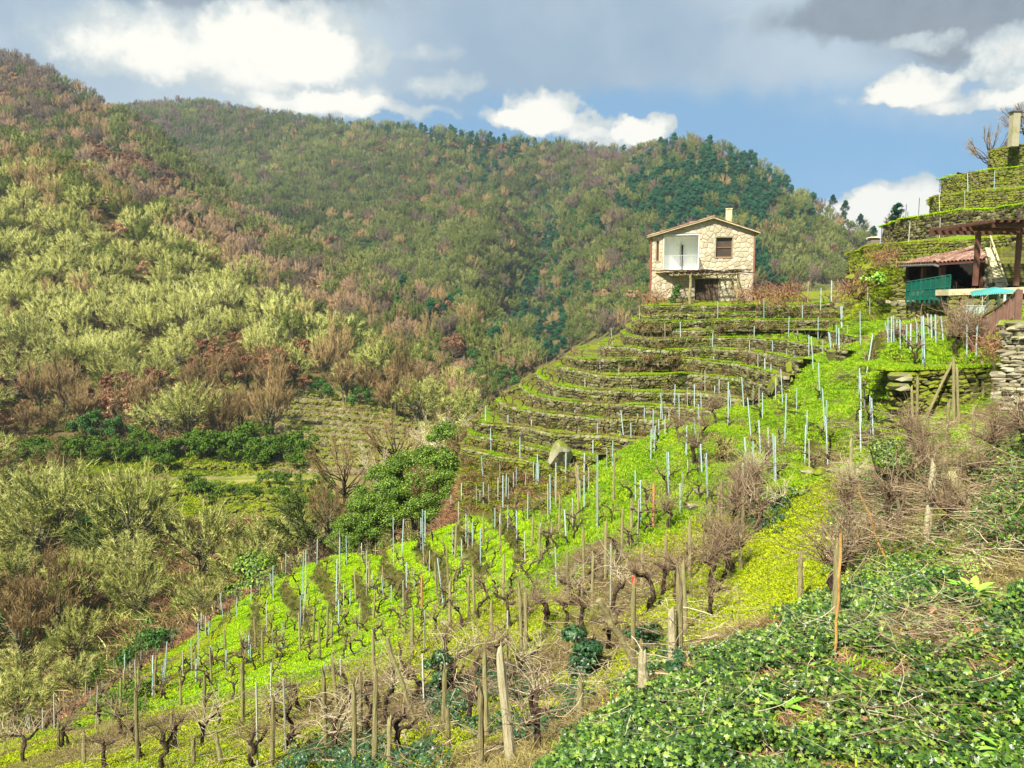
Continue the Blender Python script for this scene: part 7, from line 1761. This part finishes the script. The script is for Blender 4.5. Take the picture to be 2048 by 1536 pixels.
# ---------------------------------------------------------------- twigs and pruned canes on the ground
def stick_mesh(seed, n, L, r_, spread, mat, up=.15):
    r = np.random.default_rng(seed); mb = MB()
    for k in range(n):
        p = np.array([r.normal(0, spread), r.normal(0, spread), abs(r.normal(0, up * .3)) + .01]); a = r.random() * 6.28; d = unit(np.array([math.cos(a), math.sin(a), r.normal(0, up)])); Q = [p]
        for j in range(5): d = unit(d + r.normal(0, .16, 3) * [1, 1, .5]); Q.append(Q[-1] + d * L / 5 * r.uniform(.6, 1.2))
        mb.tube(np.array(Q), r_ * r.uniform(.6, 1.3), 3, False, rnd=r.random())
    return mb.build('sticks', M[mat], None, False, False)
STK_M = [stick_mesh(400 + i, 7, .50, .004, .22, 'palecane' if i % 2 else 'cane', .25) for i in range(5)]
PILE = [stick_mesh(420 + i, 60, .5, .006, .14, 'cane', .5) for i in range(3)]
L = []
for _ in range(1500):
    px, py = rng.uniform(0, 2048), rng.uniform(1000, 1560)
    if poly_mask(np.array([px]), np.array([py]), IVY_POLY)[0] or (1480 < px < 1680 and py < 1230): continue
    if py < 1600 - px * .42 and px < 1350: continue
    h_ = hit(px, min(py, 1534))
    if h_ is not None and 8 < h_[1] < 24: L.append(h_)
for _ in range(330):
    px, py = rng.uniform(300, 1500), rng.uniform(1150, 1500); h_ = hit(px, py)
    if h_ is not None and 8 < h_[1] < 30: L.append(h_)
for _ in range(420):
    px, py = rng.uniform(1690, 2048), rng.uniform(860, 1120); h_ = hit(px, py)
    if h_ is not None and 9 < h_[1] < 26: L.append(h_ + np.array([0, 0, rng.uniform(0, .4)]))
scatter('fallen_canes', 'fc', STK_M, L, rng.uniform(.6, 1.4, len(L)), 'thin dry canes and twigs lying over the slope', None)
L = []
for _ in range(260):
    px, py = (rng.normal(1850, 90), rng.normal(1270, 35)) if _ < 80 else (rng.uniform(1100, 2048), rng.uniform(1250, 1536)); h_ = hit(px, min(py, 1530))
    if h_ is not None: L.append(h_ + np.array([0, 0, .08]))
scatter('fallen_twigs', 'ft', [stick_mesh(450 + i, 7, .28, .0022, .14, 'palecane' if i % 2 else 'cane', .2) for i in range(3)], L, rng.uniform(.6, 1.3, len(L)), 'thin dry twigs lying in the ivy', None)
for i, (px, py, s, lb) in enumerate(((1690, 762, 1.1, 'heap of pruned canes high on the bright grass lane'), (1692, 855, 1.1, 'heap of pruned canes halfway down the bright grass lane'), (1680, 810, .6, 'small scatter of canes between the two heaps'), (1480, 845, .6, 'small brown cane heap on the green tread'), (1560, 830, .6, 'brown canes heap at the top of the green tread'),
                                    (1575, 905, 1.0, 'cane heap at the lower end of the green tread'), (1725, 880, 1.0, 'cane heap right of the bright lane end'), (1240, 1100, 1.0, 'reddish cane heap between the old vines'), (1180, 1128, 1.1, 'rusty cane heap among the foreground vines'), (985, 1300, 1.0, 'pale cane heap around an old vine head'))):
    h_ = hit(px, py)
    if h_ is not None: o = add_obj('cane_heap', PILE[i % 3]); o.location = h_; o.scale = (s, s, s); o.rotation_euler = (0, 0, i); tag(o, lb, 'cane heap', 'heaps of pruned canes')

# ---------------------------------------------------------------- ivy and broad-leaved plants
def ivy_leaf():
    a = np.array([(0, 0), (.22, -.12), (.52, .10), (.34, .34), (.42, .66), (.16, .62), (0, 1.05), (-.16, .62), (-.42, .66), (-.34, .34), (-.52, .10), (-.22, -.12)]); n = len(a)
    V = np.vstack([np.hstack([a, (-.10 * abs(a[:, :1]) + .02)]), [[0, .38, .07]]]); i = np.arange(n); return V, [np.stack([i, (i + 1) % n, np.full(n, n)], 1)]
IVY = ivy_leaf()
def leaves_on(points, normals_up, size, n_scale=.6, stand=(0, .14)):
    n = len(points); p = points + np.stack([rng.normal(0, .01, n), rng.normal(0, .01, n), rng.uniform(*stand, n)], 1)
    az = rng.random(n) * 6.28; tl = rng.normal(.55, .35, n); Z = unit(np.stack([np.sin(tl) * np.cos(az), np.sin(tl) * np.sin(az) - .25, np.cos(tl)], 1)); Rm = align_z(Z)
    sp_ = rng.random(n) * 6.28; c, s = np.cos(sp_), np.sin(sp_); Q = np.zeros((n, 3, 3)); Q[:, 0, 0] = c; Q[:, 0, 1] = -s; Q[:, 1, 0] = s; Q[:, 1, 1] = c; Q[:, 2, 2] = 1
    sz = size * rng.uniform(.55, 1.25, n); V = np.einsum('nij,nmj->nmi', Rm @ Q, IVY[0][None] * sz[:, None, None]); return V, p
def ivy_patch(name, polys, n, size, mat, label, dens=None, stand=(0, .14), y0=1.5, y1=26, x0=-6, x1=15, group=None, humps=.25, hole=()):
    x = rng.uniform(x0, x1, n); y = y0 + (y1 - y0) * rng.random(n) ** 1.25; z = grid_z(x, y); px, py = proj(np.stack([x, y, z], 1)); ok = np.zeros(n, bool)
    jx, jy = fbm(x, y, .8, 2) * 60, fbm(x + 9, y, .8, 2) * 60
    for P in polys: ok |= poly_mask(px + jx, py + jy, P)
    for hx_, hy_, ha, hb_ in hole: ok &= ~((((px + jx * .4 - hx_) / ha) ** 2 + ((py + jy * .4 - hy_) / hb_) ** 2 < 1) & (rng.random(n) < .9))
    ok &= fbm(x + 3, y, .9, 3) > (-.30 if dens is None else dens); x, y, z = x[ok], y[ok], z[ok]
    z = z + np.maximum(fbm(x, y, 1.1, 3), 0) * humps; V, p = leaves_on(np.stack([x, y, z], 1), None, size, stand=stand); mb = MB(); mb.inst_raw(V, IVY[1], p, rng.random(len(p)) * .99)
    o = mb.build(name, M[mat]); print(name, len(p)); return tag(o, label, None, group, 'stuff')
ivy_patch('ivy_ground_cover', [IVY_POLY], 250000, .045, 'ivy', 'glossy green ivy covering the bank at the lower right', dens=-.27, stand=(0, .16), y0=2.6, y1=11.5, x0=-.5, x1=9, hole=[(1865, 1268, 120, 48), (1960, 1150, 130, 35), (1990, 1360, 60, 40)])
ivy_patch('ivy_ground_cover', [IVY_MOUND], 60000, .055, 'ivy', 'dark ivy mound at the right edge above the bank', stand=(0, .45), y0=8, y1=18, x0=5, x1=12, humps=.9)
ivy_patch('ivy_ground_cover', [[(840, 1400), (900, 1360), (1010, 1350), (1150, 1370), (1190, 1420), (1090, 1480), (900, 1470), (820, 1440)], [(560, 1536), (640, 1490), (860, 1490), (900, 1560), (540, 1600)], [(1270, 1310), (1340, 1280), (1400, 1290), (1330, 1345)], [(1420, 1000), (1560, 1010), (1600, 1040), (1500, 1080)]], 130000, .055, 'ivy_dark', 'dark ivy creeping between the foreground vines', dens=-.12, stand=(0, .2), y0=7, y1=24, x0=-6, x1=9)
ivy_patch('ivy_ground_cover', [[(190, 1440), (215, 1400), (255, 1375), (300, 1368), (295, 1415), (230, 1445)]], 160000, .08, 'broom', 'low dark green bramble patch at the lower left vineyard edge', dens=-.1, stand=(0, .4), y0=17, y1=34, x0=-20, x1=-8, humps=.4)
ivy_patch('weed_cover', [IVY_POLY, [(1700, 1180), (1760, 1100), (1830, 1080), (1900, 1110), (2300, 1040), (2300, 1250), (1800, 1250)]], 60000, .030, 'fresh', 'small bright green weeds between the ivy leaves', dens=.12, stand=(0, .13), y0=2.6, y1=13, x0=-.5, x1=10)
ivy_patch('ivy_ground_cover', [[(1690, 1000), (1800, 930), (1900, 960), (1960, 1000), (1900, 1090), (1840, 1160), (1700, 1190), (1650, 1120)]], 90000, .045, 'ivy', 'ivy and weeds under the tangle right of the yellow path', dens=.0, stand=(0, .25), y0=8, y1=22, x0=4, x1=13)
# litter between the ivy
L = []
for _ in range(4500):
    x, y = rng.uniform(0, 9), rng.uniform(2, 11); z = float(grid_z(np.array([x]), np.array([y]))[0]); a, b = proj([x, y, z])
    if poly_mask(np.array([a]), np.array([b]), IVY_POLY)[0]: L.append((x, y, z))
scatter('leaf_litter', 'll', [tuft_mesh(290 + i, M['bracken' if i % 2 else 'drygrass'], 40, .10, .012, .14, 1.6, .3) for i in range(4)] , L, rng.uniform(.6, 1.2, len(L)), 'dry litter under the ivy bank', None)
scatter('weed_tufts', 'wt', G_BRIGHT, np.array(L)[::3], rng.uniform(.6, 1.5, len(L[::3])), 'small green weeds in the ivy bank', None)
# ivy-clad stumps and bushes
def ivy_bush(name, label, px, py, D, w, h, dep, n, size, mat, cat='ivy', core=True, up=0.0, clumps=7):
    p0 = hit(px, py)
    if p0 is None or (D and abs(p0[1] - D) > D * .4): p0 = unproj(px, py, D)
    e = empty(name, p0, 0, label, cat)
    cs = [np.array([rng.normal(0, w * .22), rng.normal(0, dep * .22), h * (i + .6) / (clumps + .4)]) for i in range(clumps)]
    k = rng.integers(len(cs), size=n); o_ = unit(rng.normal(size=(n, 3))); p = np.array(cs)[k] + o_ * np.array([w, dep, h * 1.6 / clumps + w * .2]) * .5 * rng.uniform(.75, 1.05, n)[:, None] * .8
    p[:, 2] = np.maximum(p[:, 2], 0); Z = unit(o_ + [0, 0, .5] + rng.normal(0, .35, (n, 3))); sz = size * rng.uniform(.6, 1.2, n); Rm = align_z(Z); sp_ = rng.random(n) * 6.28; c, s = np.cos(sp_), np.sin(sp_); Q = np.zeros((n, 3, 3)); Q[:, 0, 0] = c; Q[:, 0, 1] = -s; Q[:, 1, 0] = s; Q[:, 1, 1] = c; Q[:, 2, 2] = 1
    V = np.einsum('nij,nmj->nmi', Rm @ Q, IVY[0][None] * sz[:, None, None]); mb = MB(); mb.inst_raw(V, IVY[1], p, rng.random(n) * .99); mb.build('leaves', M[mat], e)
    if core:
        mb = MB()
        for i in range(7): a = rng.random() * 6.28; mb.tube(np.array([(0, 0, -.1), (math.cos(a) * w * .12, math.sin(a) * dep * .12, h * .5), (math.cos(a) * w * .3, math.sin(a) * dep * .3, h * .92)]), [.04, .03, .01], 5)
        mb.build('stem', M['vinewood'], e)
    return e
ivy_bush('ivy_stump', 'thick ivy-covered vine stump, like a dark green column, in the foreground', 1170, 1352, 11.5, .62, .80, .5, 1500, .075, 'ivy_dark')
ivy_bush('ivy_post', 'narrow ivy-covered post left of the split posts', 878, 1392, 14, .42, .95, .36, 900, .07, 'ivy_dark', clumps=8)
ivy_bush('ivy_bush', 'small-leaved ivy bush over the vines right of the grass lane', 1762, 1000, 15.5, 1.05, 1.25, .8, 5200, .045, 'ivy')
ivy_bush('ivy_bush', 'low ivy lump behind the thick dark posts', 1870, 985, 13.5, .7, .5, .6, 1500, .05, 'ivy')
ivy_bush('ivy_bush', 'little ivy lump at the foot of the leaning log', 1290, 1300, 12.5, .5, .45, .45, 900, .055, 'ivy_dark')
ivy_bush('ivy_bush', 'ivy lump below the dense row of canes', 1560, 1010, 19, 1.0, .45, .8, 1600, .05, 'ivy')
ivy_bush('green_bush', 'rounded yellow-green bush at the outer corner of the lowest terraces', 505, 1182, 41, 3.0, 1.7, 2.0, 2600, .15, 'laurel', cat='bush')
ivy_bush('green_bush', 'bright green weed clump under the fence wall', 1858, 632, 33.5, .9, .35, .5, 500, .10, 'fresh', cat='bush')
ivy_bush('green_bush', 'leafy green plant on the mossy bank left of the shed', 1765, 567, 40, 1.0, .55, .6, 600, .13, 'fresh', cat='bush')
ivy_bush('brown_bush', 'round dry olive-brown bush on the green slope', 1445, 925, 25.5, .85, .95, .7, 2600, .035, 'drygrass', cat='bush')
ivy_bush('climbing_plant', 'green climber on the house wall left of the door', 1350, 606, 54.4, .65, 1.25, .3, 900, .09, 'evergreen', cat='climber')
# dead brown shrub at the left corner of the house
mt = [stick_mesh(440, 140, .9, .014, .45, 'bracken', 1.2)]
for px, py, D, s, lb in ((1312, 606, 54, 1.0, 'dead red-brown shrub at the left corner of the house'), (1540, 598, 50, 1.1, 'dry bramble tangle on the top terrace right of the house'), (1500, 594, 50.5, .9, 'dry bramble tangle closest to the house wall'), (1580, 594, 49.5, 1.1, 'dry bramble tangle on the top terrace further right'), (1700, 585, 41, .9, 'dry tangle on the mossy bank by the boulders'),
                      (1925, 690, 26, 1.1, 'tall heap of dry tan canes below the tub'), (1770, 520, 41.5, .8, 'dry brown growth under the lowest wall of the right hill'), (1990, 700, 21, .6, 'dry canes by the railing foot')):
    o = add_obj('dry_shrub', mt[0]); o.location = unproj(px, py, D); o.scale = (s, s, s); o.rotation_euler = (0, 0, px); tag(o, lb, 'dry shrub')
# broad leaves
def blade_plant(label, px, py, n, L, w, mat='fresh', name='leafy_plant', wavy=.0, s=1.0):
    h_ = hit(px, min(py, 1534)); e = empty(name, h_, 0, label, 'plant')
    for k in range(n):
        a = k / n * 6.28 * 2.4 + rng.normal(0, .3); el = rng.uniform(.35, 1.2); m = 7; t = np.linspace(0, 1, m); l_ = L * rng.uniform(.7, 1.15); out = l_ * t * math.cos(el) + l_ * .25 * t ** 2; up = l_ * math.sin(el) * t - l_ * .45 * t ** 2 + .03
        ww = w * np.sin(np.pi * np.clip(t * .92 + .08, 0, 1)) ** .7 * (1 + wavy * rng.normal(0, 1, m)); c, s_ = math.cos(a), math.sin(a)
        mid = np.stack([out * c, out * s_, up], 1); sd = np.array([-s_, c, 0]); V = np.vstack([mid - sd * ww[:, None] / 2 + [0, 0, w * .15], mid, mid + sd * ww[:, None] / 2 + [0, 0, w * .15]]); i = np.arange(m - 1)
        F = np.vstack([np.stack([i, i + 1, i + 1 + m, i + m], 1), np.stack([i + m, i + 1 + m, i + 1 + 2 * m, i + 2 * m], 1)]); mesh_np('leaf', V, [F], M[mat], e, True, {'rnd': np.full(3 * m, rng.random())})
    return e
blade_plant('big bright green rosette of broad leaves on the ivy bank, right', 1945, 1205, 26, .34, .085)
blade_plant('bright green long-leaved plant in the bottom right corner', 2010, 1522, 24, .24, .035)
blade_plant('second long-leaved plant at the right edge above the corner one', 2046, 1440, 14, .22, .04)
blade_plant('small pale green leaf pair beside the tan cane', 1640, 1335, 3, .18, .05, wavy=.2)
blade_plant('ragged bright thistle leaves in the middle of the ivy bank', 1570, 1425, 5, .22, .06, wavy=.35)
blade_plant('wavy pale green leaves right of the ivy bank centre', 1790, 1395, 6, .22, .06, wavy=.35)
blade_plant('ragged light green leaves on the ivy bank towards the right', 1905, 1430, 6, .20, .07, wavy=.35)
blade_plant('ragged pale leaves low in the ivy bank', 1625, 1470, 4, .18, .06, wavy=.35)
# brown dead leaves lying in the gap of the ivy
for px, py, s, lb in ((1868, 1245, .11, 'curled brown dead leaf in the bare patch, larger'), (1885, 1220, .08, 'pale curled dead leaf above the brown one'), (1955, 1290, .07, 'small red-brown dead leaf at the right of the bare patch'), (1730, 1470, .06, 'small red-brown dead leaf low in the ivy')):
    h_ = hit(px, py); mb = MB(); V = IVY[0] * s; V[:, 2] = V[:, 2] * 3 + np.sin(V[:, 0] / s * 3) * s * .25; mb.add(V, F3=IVY[1][0]); o = mb.build('dead_leaf', M['bracken'], None, True); o.location = h_ + np.array([0, 0, .12]); tag(o, lb, 'leaf')

# ---------------------------------------------------------------- laurels and bare trees on the spur's flank
def big_tree(name, label, px, py, D, protok, s, cat='tree', sz=1.0):
    e = empty(name, unproj(px, py, D), rng.random() * 6, label, cat); e.scale = (s, s, s * sz); tr, cr = protok; add_obj('trunk', tr, e); add_obj('crown', cr, e); return e
lau = [proto_leafy(500 + i, 'laurel', 6.0, 2.6, 22, 80, 20000, .13, .80, stems=3, zc=.30, rz=.58, T=LEAF) for i in range(3)]
twl = proto_bare(510, 'palecane', 7, 2.6, 22, 160, 500, .8, .5, .03, stems=2, up=.6, bark='palepost'); twb = proto_bare(511, 'browntwig', 4.5, 1.8, 26, 500, 1500, .6, .45, .03, stems=3)
for i, (px, py, D, sc_, lb) in enumerate(((700, 1105, 45.5, .62, 'lowest yellow-green bush of the leafy clump, by the wires'), (742, 1085, 45.5, .78, 'second yellow-green bush of the clump from the left'), (785, 1062, 46, .88, 'third yellow-green bush of the clump from the left'), (828, 1050, 45, .80, 'yellow-green bush in the front middle of the clump'), (845, 1010, 48, .95, 'yellow-green bush in the back middle of the clump'),
        (888, 1010, 47, .92, 'bushy evergreen just below the tallest one of the clump'), (905, 965, 48, .98, 'tallest leafy tree of the clump with pale dead top'), (880, 1035, 44, .70, 'low yellow-green bush at the foot of the clump'), (935, 1020, 44, .62, 'low leafy bush at the right of the clump'), (768, 1025, 49, .8, 'yellow-green bush at the back left of the clump'), (930, 940, 49, .6, 'small leafy tree right behind the tallest one'), (815, 985, 50, .7, 'leafy bush at the back of the clump under the bare branches'))):
    big_tree('laurel_tree', lb, px, py + 6, D, lau[i % 3], sc_ * .92, sz=.78)
big_tree('dead_tree', 'pale dead branches rising from the tallest leafy tree', 905, 905, 48.5, twl, .48, sz=.9)
big_tree('dead_tree', 'pale bare branches left of the tallest leafy tree', 858, 930, 52, twl, .55)
big_tree('dead_tree', 'thin pale bare branches over the lower leafy trees', 760, 985, 53, twl, .5)
big_tree('bare_bush', 'round brown leafless bush between the leafy trees', 845, 1030, 44.5, twb, .62)
big_tree('bare_bush', 'brown leafless bush at the top right of the leafy clump', 935, 945, 46, twb, .62)
big_tree('bare_bush', 'purplish brown bramble beside the lowest terrace walls', 955, 985, 42, twb, .5)
big_tree('bare_bush', 'brown leafless bush below the leafy trees at the valley side', 655, 1085, 52, twb, .9)
dk = proto_bare(520, 'browntwig', 6.5, 3.0, 24, 300, 900, .9, .6, .035, stems=1, up=.5, bark='vinewood')
big_tree('dark_bare_tree', 'dark-trunked leafless tree in front of the old vineyard', 690, 1020, 62, dk, .95)
big_tree('dark_bare_tree', 'second leafless tree right of the dark-trunked one', 790, 960, 68, dk, .95)
big_tree('grey_bare_tree', 'grey leafless fruit tree on top of the right hill', 1978, 345, 56, dk, .50)
big_tree('grey_bare_tree', 'grey leafless tree by the concrete pillar at the right edge', 2060, 300, 54, dk, .6)
big_tree('small_pine', 'tiny conifer on the skyline left of the right hill', 1793, 462, 80, PROTO['pine'][0], .28)
big_tree('small_pine', 'blurry bare conifer next to the tiny conifer', 1788, 470, 84, PROTO['grey'][0], .25)
for px, py, D, s in ((1690, 430, 430, .8), (1665, 415, 430, .7), (1720, 455, 400, .7), (1747, 478, 390, .65)):
    big_tree('skyline_pine', {1690: 'small pine on the far right skyline, second from the left', 1665: 'small pine on the far right skyline, leftmost', 1720: 'small pine on the far right skyline, third', 1747: 'small pine on the far right skyline, lowest'}[px], px, py, D, PROTO['pine'][1], s)
# ---------------------------------------------------------------- haze
hz_ = MB(); hz_.box((-300, 700, 80), (2600, 1900, 340)); hb = hz_.build('haze', None); tag(hb, kind='stuff')
hm = bpy.data.materials.new('haze_air'); hm.use_nodes = True; nt = hm.node_tree; nt.nodes.clear(); pv_ = nt.nodes.new('ShaderNodeVolumePrincipled'); pv_.inputs['Density'].default_value = .00018; pv_.inputs['Color'].default_value = (.72, .84, 1, 1); pv_.inputs['Anisotropy'].default_value = .2
on = nt.nodes.new('ShaderNodeOutputMaterial'); nt.links.new(pv_.outputs[0], on.inputs['Volume']); hb.data.materials.append(hm)
